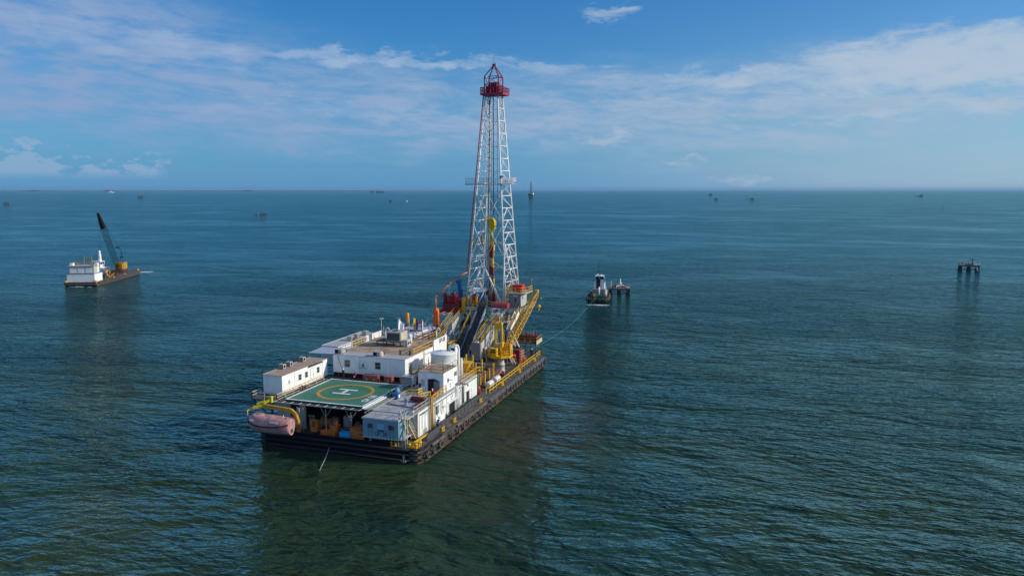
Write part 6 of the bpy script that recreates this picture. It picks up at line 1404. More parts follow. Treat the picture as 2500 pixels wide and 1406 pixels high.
MB().add([(-12.1, 1.0, DZ), (-9.6, 1.0, DZ), (-9.6, 1.0, DZ + 1.4), (-12.1, 1.0, DZ + 1.9), (-12.1, 2.0, DZ), (-9.6, 2.0, DZ), (-9.6, 2.0, DZ + 1.4), (-12.1, 2.0, DZ + 1.9)], [(0, 1, 2, 3), (7, 6, 5, 4), (0, 4, 5, 1), (1, 5, 6, 2), (2, 6, 7, 3), (3, 7, 4, 0)]).build('gear_case', OBR, wn)
MB().bar((-12.6, 1.3, DZ + 1.6), (-9.7, .95, DZ + 1.0), .12).build('brake_bar', DGREY, wn)
bt_ = thing('blue_tank', 'small bright blue tank on deck between the two winches', 'tank', (-13, 1, DZ))
MB().box(-13.7, -12.0, .6, 1.5, DZ + .35, DZ + 1.2).build('body', CBLUE, bt_); MB().box(-13.6, -12.1, .65, 1.45, DZ, DZ + .35).build('base', RUSTY, bt_)
gp = thing('generator_panel', 'grey panel and engine behind the blue tank under the helideck', 'engine', (-14, 4, DZ))
MB().box(-14.6, -13.5, 3.4, 4.2, DZ + .8, DZ + 2.8).build('panel', MGREY, gp); MB().box(-15, -12.8, 3.2, 4.6, DZ + .4, DZ + .8).build('frame', LGREY, gp)
MB().cyl((-14.4, 3.0, DZ + 1), (-13.2, 3.0, DZ + 1), .3).build('motor', DGREY, gp)
ms_ = thing('mast_rollers', 'cluster of dark fairlead rollers on the stern deck behind the lifeboat posts', 'rollers', (-19.8, 2.5, DZ))
for i in range(3): MB().cyl((-20.3 + i * .4, 3, DZ), (-20.3 + i * .4, 3, DZ + 2.2), .15).ball((-20.2 + i * .4, 2.6, DZ + 2.6), .18, 8, 6).build('roller', MGREY, ms_)
sw = thing('stern_hatch_wall', 'grey deckhouse wall with a dark doorway behind the lifeboat', 'wall', (-25, 3.5, DZ))
MB().box(-26.8, -21.6, 3.6, 3.9, DZ, 6.4).build('wall', LGREY, sw); MB().box(-24.3, -22.6, 3.55, 3.6, DZ + 1.9, 6.2).build('doorway', DARK, sw)

# lifeboat: closed hull shape by cross-sections along X
def lifeboat():
    t_ = thing('lifeboat', 'faded pink orange enclosed lifeboat hanging over the stern corner', 'lifeboat', (-24, -1.4, 4.2))
    x0, x1 = -28.2, -20.4; cy = -1.9; n = 24; N_ = 22
    def section(u):
        # u 0 bow (left) .. 1 stern (right)
        w = 1.65 * (min(1, (u / .3)) ** .55 if u < .3 else 1) * (1 if u < .86 else 1 - .35 * ((u - .86) / .14))
        w = max(w, .06) * (1 if u < .75 else 1 - .12 * (u - .75) / .25); keel = 3.05 + .75 * max(0, (.18 - u) / .18) ** 1.6; gun = 4.45 + .45 * (2 * u - 1) ** 2
        top = gun + 1.25 * (min(1, u / .16) ** .6) * (1 if u < .6 else 1 - .55 * ((u - .6) / .4) ** 1.3)
        return w, keel, gun, top
    hull = MB(); can = MB(); st = MB()
    R1 = []; R2 = []
    for k in range(N_ + 1):
        u = k / N_; w, keel, gun, top = section(u); x = x0 + (x1 - x0) * u
        a = []; b_ = []
        for i in range(13):
            th = math.pi * i / 12; c, s_ = math.cos(th), math.sin(th)
            a.append((x, cy + w * math.copysign(abs(c) ** 1.0, c), gun - (gun - keel) * abs(s_) ** 1.15))
            b_.append((x, cy + w * .95 * math.copysign(abs(c) ** .75, c), gun + (top - gun) * min(1, abs(s_) * 1.12) ** .95))
        R1.append(a); R2.append(b_)
    for R_, q in ((R1, hull), (R2, can)):
        for r in R_: q.v += r
        for k in range(N_):
            for i in range(12): q.f.append((k * 13 + i, k * 13 + i + 1, (k + 1) * 13 + i + 1, (k + 1) * 13 + i)); q.sm.append(True)
        q.f.append(tuple(range(13))); q.sm.append(False); q.f.append(tuple(N_ * 13 + i for i in range(13))); q.sm.append(False)
    hull.build('hull', PINK, t_); can.build('canopy', PINK, t_)
    b = MB()
    for k in range(N_):
        for j in (0, 12): b.bar(R1[k][j], R1[k + 1][j], .17)
    b.build('fender_belt', MAROON2, t_)
    q = MB()   # steering cupola
    vs = []
    for z, s_ in ((4.9, 1.5), (5.55, 1.05), (5.9, .6)):
        for i in range(10):
            a = 2 * math.pi * i / 10; vs.append((-26.0 + .95 * s_ * math.cos(a), cy + .75 * s_ * math.sin(a), z))
    q.add(vs, [(j * 10 + i, j * 10 + (i + 1) % 10, (j + 1) * 10 + (i + 1) % 10, (j + 1) * 10 + i) for j in range(2) for i in range(10)] + [tuple(range(20, 30))], True); q.build('cupola', PINK, t_)
    for x, z in ((-26.5, 5.5), (-25.6, 5.55)): MB().box(x - .22, x + .22, cy - .85, cy - .5, z - .13, z + .13).build('cupola_window', GLASS, t_)
    MB().bar((-26.9, cy - 1.38, 5.2), (-26.2, cy - 1.42, 5.15), .06, .26).build('name_plate', WHITE, t_)
    MB().bar((-23.3, cy - 1.42, 5.15), (-21.9, cy - 1.42, 5.15), .06, .3).build('name_plate', WHITE, t_)
    MB().box(-21.6, -21.3, cy - .2, cy + .2, 5.2, 5.6).build('lifting_hook', DGREY, t_)
    MB().box(-24.6, -23.6, cy - .45, cy + .45, 5.62, 5.78).build('top_hatch', PINK, t_)
    q = MB()
    for k in range(2, N_ - 1, 2):
        a, c = R1[k][12], R1[k + 2][12] if k + 2 <= N_ else R1[k][12]
        q.bar((a[0], a[1] - .05, a[2] - .05), ((a[0] + c[0]) / 2, a[1] - .06, a[2] - .35), .03).bar(((a[0] + c[0]) / 2, a[1] - .06, a[2] - .35), (c[0], c[1] - .05, c[2] - .05), .03)
    q.build('grab_line', DGREY, t_)
    MB().box(-20.75, -20.35, cy - .3, cy + .3, 3.4, 4.0).build('rudder_guard', DGREY, t_)
MAROON2 = mat('dark_fender_belt', (.08, .03, .03), .7)
lifeboat()
lv = thing('lifeboat_davit', 'curved yellow davit frame holding the lifeboat over the stern corner', 'davit', (-24, 0, 3))
m = MB(); P_ = [(-26.4, -.5, 6.75), (-21.3, -.6, 6.5), (-20.5, -.6, 5.9), (-20.2, -.4, 4.6), (-20.6, .3, 3.6), (-20.9, .5, 2.2)]
for a_, c_ in zip(P_[:-1], P_[1:]): m.bar(a_, c_, .42, .5)
m.build('frame', YELD, lv)
MB().bar((-26.3, -.5, 6.75), (-27.8, -1.2, 6.45), .4, .4).bar((-27.7, -1.1, 6.45), (-28.5, -1.6, 6.1), .22).build('arm', YELP, lv)
MB().bar((-27.6, -.4, 6.9), (-26.5, .1, 7.3), .5, .3).bar((-27.3, .8, 6.7), (-26.6, 1.4, 7.1), .6, .35).box(-25.9, -25.5, .4, .8, 7.0, 8.0).build('release_gear', YGRN, lv)
for x, y in ((-28.45, -1.7), (-21.8, -1.9)): MB().tube([(x, y, 6.1), (x, y, 4.9)], .07).build('fall', CREAM, lv)

# ------------------------------------------------------------ people
def person(label, loc, rz, top, pants, helmet=HAT, pose='stand'):
    """one skinned body; helmet, and clothing colour by parts that follow the body"""
    t_ = thing('person', label, 'person', (0, 0, 0))
    lean = {'stand': 0.0, 'bend': 0.5, 'walk': 0.06}[pose]
    hip = V(0, 0, .95); ch = hip + V(0, -.42 * math.sin(lean), .42 * math.cos(lean)); nk = ch + V(0, -.14 * math.sin(lean), .14 * math.cos(lean)); hd = nk + V(0, -.16 * math.sin(lean) - .01, .15 * math.cos(lean))
    st = .22 if pose == 'walk' else .05
    pts = [hip, ch, nk, hd, hd + V(0, -.01, .1)]; rad = [.15, .17, .06, .095, .07]; ed = [(0, 1), (1, 2), (2, 3), (3, 4)]
    def chain(root, ps, rs):
        p = root
        for q, r in zip(ps, rs): pts.append(V(*q)); rad.append(r); ed.append((p, len(pts) - 1)); p = len(pts) - 1
        return p
    for s_ in (-1, 1):
        chain(0, [(s_ * .1, 0, .86), (s_ * .12, -st * s_ * .6, .48), (s_ * .12, -st * s_ * 1.2 + .02, .09), (s_ * .13, -st * s_ * 1.2 - .15, .05)], [.11, .075, .05, .045])
        sh = ch + V(s_ * .2, 0, .06)
        hand = chain(1, [tuple(sh), (sh.x + s_ * .05, sh.y - .03 - lean * .4, sh.z - .29), (sh.x + s_ * .02, sh.y - .2 - lean * .3, sh.z - .48 + (.08 if pose == 'bend' else 0))], [.07, .05, .035])
        hp_ = pts[hand]
        for k in range(4): chain(hand, [(hp_.x + s_ * (-.03 + k * .02), hp_.y - .07, hp_.z - .05), (hp_.x + s_ * (-.03 + k * .02), hp_.y - .1, hp_.z - .1 - (.01 if k in (1, 2) else 0))], [.01, .008])
        chain(hand, [(hp_.x - s_ * .05, hp_.y - .06, hp_.z - .01)], [.01])
    me = bpy.data.meshes.new('person_body'); me.from_pydata([tuple(p) for p in pts], ed, [])
    o = bpy.data.objects.new('person_body_tmp', me); C.objects.link(o)
    sk = o.modifiers.new('skin', 'SKIN'); sd = o.modifiers.new('sub', 'SUBSURF'); sd.levels = 1
    for i, r in enumerate(rad): me.skin_vertices[0].data[i].radius = (r, r * .85)
    me.skin_vertices[0].data[0].use_root = True
    bpy.context.view_layer.update()
    m2 = bpy.data.meshes.new_from_object(o.evaluated_get(bpy.context.evaluated_depsgraph_get())); bpy.data.objects.remove(o)
    m2.name = 'body'
    for m_ in (top, pants, SKIN): m2.materials.append(m_)
    for p in m2.polygons:
        p.use_smooth = True; c = p.center
        p.material_index = 2 if (c.z > nk.z + .02) else (1 if c.z < .93 else 0)
    b = bpy.data.objects.new('body', m2); C.objects.link(b); b.parent = t_
    # face: nose, eyes; helmet
    MB().ball(tuple(hd + V(0, -.1, .02)), .018, 6, 4).build('nose', SKIN, t_)
    MB().ball(tuple(hd + V(-.035, -.088, .045)), .012, 6, 4).ball(tuple(hd + V(.035, -.088, .045)), .012, 6, 4).build('eyes', DARK, t_)
    q = MB(); q.ball(tuple(hd + V(0, .0, .07)), .135, 14, 8, .95, True); q.lathe(tuple(hd + V(0, -.02, .065)), [(.12, 0), (.17, .0), (.17, .015), (.12, .015)], 14); q.build('hard_hat', helmet, t_)
    t_.location = loc; t_.rotation_euler = (0, 0, rz); t_.scale = (1.1, 1.1, 1.1); return t_
person('person in dark coveralls and white hard hat standing at the helideck edge', (-22.4, 16.7, HZ), R(-20), NAVY, NAVY)
person('person in dark clothes bending beside the white sloped box on the side deck', (-1.5, 9.9, DZ + .02), R(160), NAVY, NAVY, NAVY, 'bend')
person('person in dark clothes and white hard hat standing at the bow beside the maroon tank', (-2.2, 64.5, DZ + .02), R(30), NAVY, NAVY)
person('person in blue overalls under the white bay frame beside the blue container', (-2.5, 3.2, 5.0), R(70), mat('grey_blue_overall', (.2, .24, .33), .8), mat('grey_blue_overall', (.2, .24, .33), .8), HAT)
# ------------------------------------------------------------ other vessels and platforms
def place(t_, x, y, rz, s=1.0): t_.location = (x, y, 0); t_.rotation_euler = (0, 0, rz); t_.scale = (s, s, s); return t_
FOAM = mat('white_foam', (.75, .78, .78), .9, dirt=0)
# crane barge on the left: +X is forward (towards the crane end)
def crane_barge():
    t_ = thing('crane_barge', 'dark crane barge with white two storey house and black lattice boom, left of the photo', 'barge', (0, 0, 0))
    L, Wd = 48.5, 12.6
    m = MB(); vs = []
    prof = [(-L/2 + 1.5, -.8), (-L/2, .9), (-L/2, 1.7), (L/2, 1.7), (L/2, .9), (L/2 - 2.5, -.8)]
    for y in (-Wd/2, Wd/2): vs += [(x, y, z) for x, z in prof]
    m.add(vs, [tuple(range(6)), tuple(range(11, 5, -1))] + [(i, (i + 1) % 6, 6 + (i + 1) % 6, 6 + i) for i in range(6)]); m.build('hull', HULLS, t_)
    MB().box(-L/2, L/2, -Wd/2 - .1, -Wd/2, 1.35, 1.7).box(-L/2 - .12, -L/2, -Wd/2, Wd/2, .5, 1.6).build('rubbing_strip', RUBBER, t_)
    MB().box(-L/2 + .2, L/2 - .2, -Wd/2 + .2, Wd/2 - .2, 1.7, 1.74).build('deck', DECKM, t_)
    MB().box(-23, -15.5, -5.4, 5.6, 1.74, 5.1).build('house_wall', WHITE, t_)
    MB().box(-22.2, -17.2, -5.0, 5.0, 5.1, 8.3).build('upper_house', LGREY, t_); MB().box(-22.6, -16.8, -5.3, 5.3, 8.3, 8.5).build('roof', GROOF, t_)
    MB().box(-23.1, -15.4, -5.5, 5.7, 5.1, 5.2).build('upper_deck', DGREY, t_)
    for y in (-3.0, 0.2, 3.3): MB().box(-22.25, -22.2, y - 1.3, y + 1.3, 5.4, 7.7).build('panel', WHITE, t_)
    MB().box(-19.3, -17.3, -5.1, -5.0, 5.4, 8.0).build('panel', WHITE, t_)
    for y in (-4.9, 4.9): MB().box(-20.9, -19.2, y - 1.0, y + .2, 8.5, 9.5).build('roof_locker', WHITE, t_)
    b = MB(); b.bar((-18, .5, 8.5), (-18, .5, 12), .25).bar((-18, -2.6, 8.5), (-18, -2.6, 12), .25).bar((-18, .5, 11.8), (-18, -2.6, 11.8), .25).bar((-18, 2, 8.5), (-18, 4.6, 9.6), .5); b.build('yellow_frame', YELD, t_)
    b = MB(); rail(b, [(-22, -4.7, 8.5), (-17, -4.7, 8.5), (-17, 4.7, 8.5)], 1, 1.5, .05); b.build('roof_rail', YELD, t_)
    MB().box(17, 21.5, -1.6, 2.2, 3.0, 6.0).build('crane_house', YELD, t_); MB().cyl((18, .3, 1.7), (18, .3, 3.0), 1.8, n=16).box(14, 21, -2.6, -1.6, 1.75, 2.8).box(14, 21, 2.2, 3.2, 1.75, 2.8).build('crane_track', DGREY, t_)
    MB().box(15.9, 17.0, -1.4, .4, 3.2, 5.6).build('crane_cab', YELD, t_)
    tip = V(-2.0, .3, 29.8); base = V(15.4, .3, 3.9); d = (tip - base).normalized(); s_ = V(0, 1, 0); u = s_.cross(d).normalized()
    def sec(k, w): c = base.lerp(tip, k); return [c - s_ * w - u * w, c + s_ * w - u * w, c + s_ * w + u * w, c - s_ * w + u * w]
    b = MB(); lattice(b, sec(0, .4), sec(.12, .9), .15, .06, 2); lattice(b, sec(.12, .9), sec(.72, .85), .15, .055, 9); lattice(b, sec(.72, .85), sec(1, .3), .18, .06, 4); b.build('boom', BLACKS, t_)
    b = MB()
    A4, B4 = sec(.74, .78), sec(1, .3)
    b.add(A4 + B4, [(0, 1, 5, 4), (1, 2, 6, 5), (2, 3, 7, 6), (3, 0, 4, 7)]); b.build('boom_sheeting', BLACKS, t_)
    b = MB()
    b.bar(tip, (20.5, .3, 11.2), .07).bar((20.5, .3, 11.2), (21.2, .3, 6.0), .12).bar((18, .3, 6.0), (20.5, .3, 11.2), .12).bar(tip + V(-.2, 0, 0), (-2.0, .3, 12), .06)
    b.box(15.6, 18.2, 0, .8, 13.0, 13.5).box(19.5, 22, 0, .8, 8.2, 8.7).bar((17, .3, 13.2), (20.5, .3, 11.2), .1); b.build('rigging', BLACKS, t_)
    for i in range(6): MB().cyl((-8 + i * 1.9, 2 - (i % 3), 1.74), (-8 + i * 1.9, 2 - (i % 3), 3.6 + (i % 2) * .8), .7, n=10).build('deck_gear', (MAROON, DGREY, CREAM)[i % 3], t_)
    b = MB(); b.bar((-8, -4.8, 2.0), (2, -1.5, 3.6), .4).bar((2, -1.5, 3.6), (-2, 2, 6.0), .3).bar((-8, -5, 2), (3, -3, 2.6), .3); b.build('yellow_boom', YELD, t_)
    for x, y in ((23.5, -5.4), (23.5, 5.4), (-23.6, -5.9), (-23.6, 5.9), (-6, -6.1), (6, -6.1)): MB().ball((x, y, 1.8), .75 if abs(x) > 15 else .45, 10, 8).build('yellow_fender', YELD, t_)
    rq = random.Random(2)
    for i in range(16):
        x, y, s0 = rq.uniform(-11, 15), rq.uniform(-4.5, 4.5), rq.uniform(.3, .8); MB().box(x - s0, x + s0, y - s0 * .7, y + s0 * .7, 1.75, 1.9 + s0 * rq.uniform(.8, 2.2), rq.uniform(0, 2)).build('deck_gear', (RUSTY, DGREY, MAROON, BRWN)[i % 4], t_)
    for i in range(5): MB().box(12 + i * 1.4, 12.6 + i * 1.4, -3, 3, 1.75, 2.6).build('deck_box', RUSTY, t_)
    return t_
BLACKS = mat('black_boom_steel', (.012, .013, .014), .5)
def wheelhouse(t_, x, y, z, s, wm=WHITE):
    q = MB(); ring = [(x + s * a, y + s * b) for a, b in ((-1.6, -1.5), (1.0, -1.5), (1.7, -.8), (1.7, .8), (1.0, 1.5), (-1.6, 1.5))]
    q.prism(ring, z, z + 1.1 * s); r2 = [(x + (a - x) * 1.08, y + (b - y) * 1.08) for a, b in ring]; q.prism(r2, z + 2.0 * s, z + 2.25 * s); q.build('wheelhouse', wm, t_)
    r3 = [(x + (a - x) * .97, y + (b - y) * .97) for a, b in ring]; MB().prism(r3, z + 1.1 * s, z + 2.0 * s).build('wheelhouse_window', GLASS, t_)
    q = MB()
    for a, b in ring: q.bar((a, b, z + 1.1 * s), (a, b, z + 2.0 * s), .14 * s)
    for k in range(len(ring)): a, b = ring[k], ring[(k + 1) % len(ring)]; mx, my = (a[0] + b[0]) / 2, (a[1] + b[1]) / 2; q.bar((mx, my, z + 1.1 * s), (mx, my, z + 2.0 * s), .12 * s)
    q.build('window_pillar', wm, t_)
def tug_hull(t_, L, Wd, m_, dm, fb=1.5):
    n = 14; R_ = []
    for k in range(n + 1):
        u = k / n; x = -L/2 + L * u
        w = Wd/2 * (1 - max(0, (u - .55) / .45) ** 2.2) * (1 if u > .12 else .80 + .2 * u / .12); w = max(w, .12)
        sh = fb + 1.3 * max(0, u - .5) ** 1.5 * 2.2
        R_.append([(x, -w, sh), (x, -w * .95, .2), (x, -w * .6, -.8), (x, w * .6, -.8), (x, w * .95, .2), (x, w, sh)])
    q = MB()
    for r in R_: q.v += r
    for k in range(n):
        for i in range(5): q.f.append((k * 6 + i, k * 6 + i + 1, k * 6 + 7 + i, k * 6 + 6 + i)); q.sm.append(False)
    q.f.append(tuple(range(6))); q.sm.append(False); q.build('hull', m_, t_)
    q = MB()
    for k in range(n): a, b, c, d = R_[k][0], R_[k][5], R_[k + 1][5], R_[k + 1][0]; q.add([(a[0], a[1] * .97, a[2] - .45), (b[0], b[1] * .97, b[2] - .45), (c[0], c[1] * .97, c[2] - .45), (d[0], d[1] * .97, d[2] - .45)], [(0, 1, 2, 3)])
    q.build('deck', dm, t_)
    q = MB()
    for k in range(n):
        for j in (0, 5): q.bar(V(*R_[k][j]), V(*R_[k + 1][j]), .4, .45)
    q.bar(V(*R_[0][0]), V(*R_[0][5]), .4, .45); q.build('fender_belt', RUBBER, t_)
    return R_
def white_tug():
    t_ = thing('tugboat', 'white tugboat with tall pale funnel mast moored behind the crane barge', 'tugboat', (0, 0, 0))
    tug_hull(t_, 20, 7, BLACK, DECKM)
    MB().box(-4, 5, -2.6, 2.6, 1.4, 4.2).build('house', WHITE, t_); MB().lathe((-3, -2.62, 3), [(.5, 0), (.35, .05)], 12, 'Y').build('porthole', GLASS, t_)
    wheelhouse(t_, 1.5, 0, 4.2, 1.6); MB().lathe((0, 0, 7.8), [(.95, 0), (.75, 2.2), (.55, 5.5), (.2, 6.0), (0, 6.0)], 12).build('funnel_mast', WHITE, t_)
    MB().cyl((0, 0, 13.6), (0, 0, 16), .06).cyl((-2, 1.6, 7.8), (-2, 1.6, 11.5), .07).build('aerial', DGREY, t_)
    MB().box(4.2, 6.6, -2.4, -1.2, 2, 4).build('side_box', LGREY, t_)
    return t_
place(crane_barge(), -232.9, 165.6, R(114.2), 1.0)
place(white_tug(), -250.5, 180.0, R(200), .85)

def black_tug():
    t_ = thing('tugboat', 'dark hulled tugboat with tyre fenders and tall mast beside the right hand platforms', 'tugboat', (0, 0, 0))
    R_ = tug_hull(t_, 22, 8.2, BLACK, GREENP2, 1.5)
    for k in list(range(0, 13)):
        for j in (0, 5):
            p = R_[k][j]; MB().torus((p[0], p[1] + (.25 if j else -.25), p[2] - .55), .5, .22, 'Y', 12, 6).build('tyre', RUBBER, t_)
    for y in (-2.6, -1, .8, 2.4): MB().torus((-11.3, y, .9), .5, .22, 'X', 12, 6).build('tyre', RUBBER, t_)
    MB().box(-2.0, 7, -2.5, 2.5, 1.2, 4.2).build('house', LGREY2, t_); MB().box(-2.05, -2.0, -2.4, 2.4, 1.3, 4.0).build('aft_bulkhead', MGREY, t_)
    MB().box(.5, 5.5, -2.1, 2.1, 4.2, 6.6).build('upper_house', WHITE, t_)
    wheelhouse(t_, 3.2, 0, 6.6, 1.15); MB().box(1.0, 2.8, -2.2, -1.8, 6.2, 8.6).build('blue_panel', LBLUE, t_)
    MB().cyl((.8, .2, 4), (.8, .2, 15.5), .17, .1).bar((.8, -.9, 11.0), (.8, 1.3, 11.0), .1).bar((.8, -.5, 13), (.8, .7, 13), .1).build('mast', BLACKS, t_)
    MB().box(.1, 1.3, -.4, 1.1, 4.2, 8.0).build('funnel', BLACKS, t_)
    MB().tube([(-2.3, -.2, 1.2), (-2.3, -.2, 5.2)], .3).tube([(-2.6, -3.1, 1.2), (-1.4, -3.1, 3.9)], .25).build('white_post', WHITE, t_)
    MB().ball((2.6, .8, 9.5), .42, 8, 6).ball((2.6, -.6, 9.4), .38, 8, 6).build('lamp', LAMP, t_)
    MB().cyl((-3.6, 1.2, 1.6), (-3.6, 3.2, 1.6), .9, n=14).build('winch', YELD, t_); MB().box(-5, -4, 1.8, 3.2, 1.2, 2.6).build('red_locker', MAROON, t_)
    MB().box(-4.6, -3.0, -2.2, 1.0, 1.2, 2.0).bar((-5.2, -2.8, 2.4), (-5.2, 2.6, 2.4), .22).bar((-5.2, -2.8, 1.1), (-5.2, -2.8, 2.4), .2).bar((-5.2, 2.6, 1.1), (-5.2, 2.6, 2.4), .2).build('towing_frame', GREENP, t_)
    MB().bar((-6, 3.5, 1.2), (7, 2.9, 2.0), .14).bar((-6, -3.5, 2.2), (3, -3.1, 2.3), .12).build('bulwark_rail', LGREY, t_)
    MB().box(-10.6, -5.6, -3.2, 3.2, 1.06, 1.12).build('work_deck', GREENP2, t_)
    return t_
GREENP2 = mat('dark_green_deck', (.03, .075, .05), .7, dirt=.5); LGREY2 = mat('grey_brown_house', (.30, .27, .24), .6, dirt=.5)
place(black_tug(), -9.6, 175.5, R(97), .92)
tl = MB(); A_, B_ = V(-4.2, 66.5, 3.2), V(-8.1, 166.2, 3.0)
pp = [A_.lerp(B_, k / 24) - V(0, 0, 4 * 2.6 * (k / 24) * (1 - k / 24)) for k in range(25)]
tl.tube([tuple(p) for p in pp], .035, 5); tag(tl.build('tow_line', ROPE_G, None, tuple(A_)), 'green tow line sagging from the tugboat stern towards the drilling barge', 'rope')

# wellhead platforms
def platform(label, kind):
    t_ = thing('wellhead_platform', label, 'platform', (0, 0, 0), 'small wellhead platforms standing in the sea')
    CON = mat('weathered_concrete', (.20, .165, .14), .85, dirt=.6, col2=(.10, .08, .07)); WD = mat('dark_wet_concrete', (.045, .035, .03), .8)
    w, d = (8, 6) if kind != 'frame' else (7.4, 6)
    for x in (-w/2 + .6, 0, w/2 - .6):
        for y in (-d/2 + .6, d/2 - .6): MB().box(x - .45, x + .45, y - .45, y + .45, -1, 2.9).box(x - .62, x + .62, y - .62, y + .62, -.5, .9).build('pile', WD, t_)
    MB().box(-w/2, w/2, -d/2, d/2, 2.9, 3.5).build('deck', CON, t_)
    MB().bar((-w/2 + .6, -d/2 + .5, 1.0), (w/2 - .6, -d/2 + .5, 1.0), .25).bar((-w/2 + .6, d/2 - .6, 1.1), (w/2 - .6, d/2 - .6, 1.1), .25).build('bracing', WD, t_)
    rr = random.Random(len(label)); q = MB()
    for k in range(9):
        x, y = rr.uniform(-w/2 + .5, w/2 - .5), rr.uniform(-d/2 + .4, d/2 - .4); s0 = rr.uniform(.12, .35)
        q.box(x - s0, x + s0, y - s0, y + s0, 3.5, 3.5 + rr.uniform(.25, .9), rr.uniform(0, 1))
    q.build('deck_clutter', RUSTY, t_)['kind'] = 'stuff'
    MB().box(-w/2 - .15, w/2 + .1, -d/2 - .12, -d/2, 2.7, 3.3).build('edge_beam', DGREY, t_)
    if kind == 'tree':
        MB().cyl((.4, 0, 3.5), (.4, 0, 7.6), .22).cyl((-.8, 0, 4.6), (1.6, 0, 4.6), .16).cyl((.4, 0, 5.0), (.4, 0, 5.8), .5).build('wellhead', WHITE_G, t_)
        MB().cyl((-3.3, -2, 1), (-3.3, -2, 7.0), .12).build('light_pole', CREAM, t_)
        MB().box(w/2 - 1.2, w/2 + .1, -2.8, -1.4, 1.8, 3.9).build('side_box', CREAM, t_)
        m = MB(); m.tube([(-2.5, -2.2, 2.4), (-1.4, -2.2, 3.2), (-1.2, -2.2, 4.6), (.2, 0, 4.4)], .12).tube([(1.0, 0, 4.6), (3.3, -1, 3.9)], .12); m.build('pipe', WHITE_G, t_)
        for x in (-1.4, 1.4, 2.3): MB().cyl((x, .5, 3.5), (x, .5, 4.7), .25).torus((x, .5, 5.0), .35, .08, 'Z', 10, 5).build('valve', MAROON, t_)
        b = MB(); rail(b, [(-4, 3, 3.5), (4, 3, 3.5), (4, -1, 3.5)], 1.1, 1.6, .05); b.build('rail', CREAM, t_)
    elif kind == 'frame':
        b = MB(); b.bar((-3.2, -2.4, 3.5), (-3.2, -2.4, 6.6), .2).bar((-3.2, -2.4, 6.5), (1.9, -2.4, 6.7), .16).bar((-3.2, 2.4, 3.5), (-3.2, 2.4, 6.6), .14); b.build('pipe_frame', WHITE_G, t_)
        MB().bar((.9, -2.4, 3.5), (.9, -2.4, 6.8), .26).bar((-.3, -2.4, 6.8), (2.1, -2.4, 6.8), .2).build('t_post', BLACKS, t_)
        MB().box(1.6, 3.0, -2.6, -1.0, 3.5, 3.9).cyl((2.2, -1, 3.5), (2.2, -1, 4.2), .4).build('hatch', LGREY, t_)
        MB().bar((3.0, -3.0, .4), (2.6, -3.0, 2.8), .5).box(3.1, 4.0, -2.6, -1.8, 3.4, 4.3).build('ladder_pad', WHITE_G, t_)
    else:
        MB().box(-1.5, 2.0, -1.2, 1.5, 3.5, 5.0).build('wellhead', RUSTY, t_); b = MB(); rail(b, [(-w/2, -d/2, 3.5), (w/2, -d/2, 3.5)], 1.0, 2, .08); b.build('rail', RUSTY, t_)
        if kind == 'jetty':
            MB().box(-12, -4, -1, 1, 3.0, 3.4).build('jetty_deck', CON, t_)
            for x in (-11.5, -8): MB().box(x - .4, x + .4, -.6, .6, -1, 3).build('pile', WD, t_)
    return t_
place(platform('brown wellhead platform with white valve tree and pole, beside the dark tugboat', 'tree'), -4.4, 188.5, R(14), .98).scale = (.98, .98, .82)
place(platform('small brown platform with pipe frame and T post standing alone at far right', 'frame'), 145.8, 329.5, R(-8), 1.32).scale = (1.2, 1.2, .88)
place(platform('low brown platform with a jetty arm, beyond and right of the crane boom', 'jetty'), -703, 918, R(36), 1.5).scale = (1.2, 1.5, .8)
place(platform('tiny reddish platform far off near the left edge of the photo', 'plain'), -1904, 1430, R(50), 1.6)
place(platform('tiny pale platform far off on the left above the crane boom', 'plain'), -2843, 2861, R(50), 2.6)
place(platform('tiny dark platform far off, right of the distant rig, left of a flat one', 'plain'), -123.5, 2997.7, R(5), 1.6)
place(platform('tiny long flat platform far off between the dark boatlike platform and the right edge', 'jetty'), 12.4, 3044, R(0), 1.7)
place(platform('tiny flat platform nearest the horizon at the right side of the photo', 'jetty'), 930, 4842, R(-5), 2.5)
place(platform('tiny faint platform just under the horizon, right of centre', 'plain'), -294, 5420, R(0), 3.0)
# distant rig
def far_rig():
    t_ = thing('distant_rig', 'distant drilling rig with thin tall derrick standing on the sea right of the mast', 'drilling rig', (0, 0, 0))
    for x in (-9, 0, 9): MB().box(x - 2, x + 2, -4, 4, -1, 15).build('leg', mat('reddish_rig_steel', (.10, .06, .06), .7), t_)
    MB().box(-13, 13, -9, 9, 15, 19).box(-11, -4, -7, 6, 19, 24).build('deck', DGREY, t_); MB().box(8, 14, -6, 4, 18, 27).build('white_block', WHITE, t_)
    b = MB(); lattice(b, [(-5, -5, 19), (5, -5, 19), (5, 5, 19), (-5, 5, 19)], [(-1.2, -1.2, 82), (1.2, -1.2, 82), (1.2, 1.2, 82), (-1.2, 1.2, 82)], .7, .4, 12); b.build('derrick', mat('reddish_rig_steel', (.10, .06, .06), .7), t_)
    MB().box(-2, 2, -2, 2, 78, 84).box(-3, 3, -3, 3, 45, 47).build('crown', DGREY, t_); return t_
place(far_rig(), -1031, 3478, R(-5), .95)
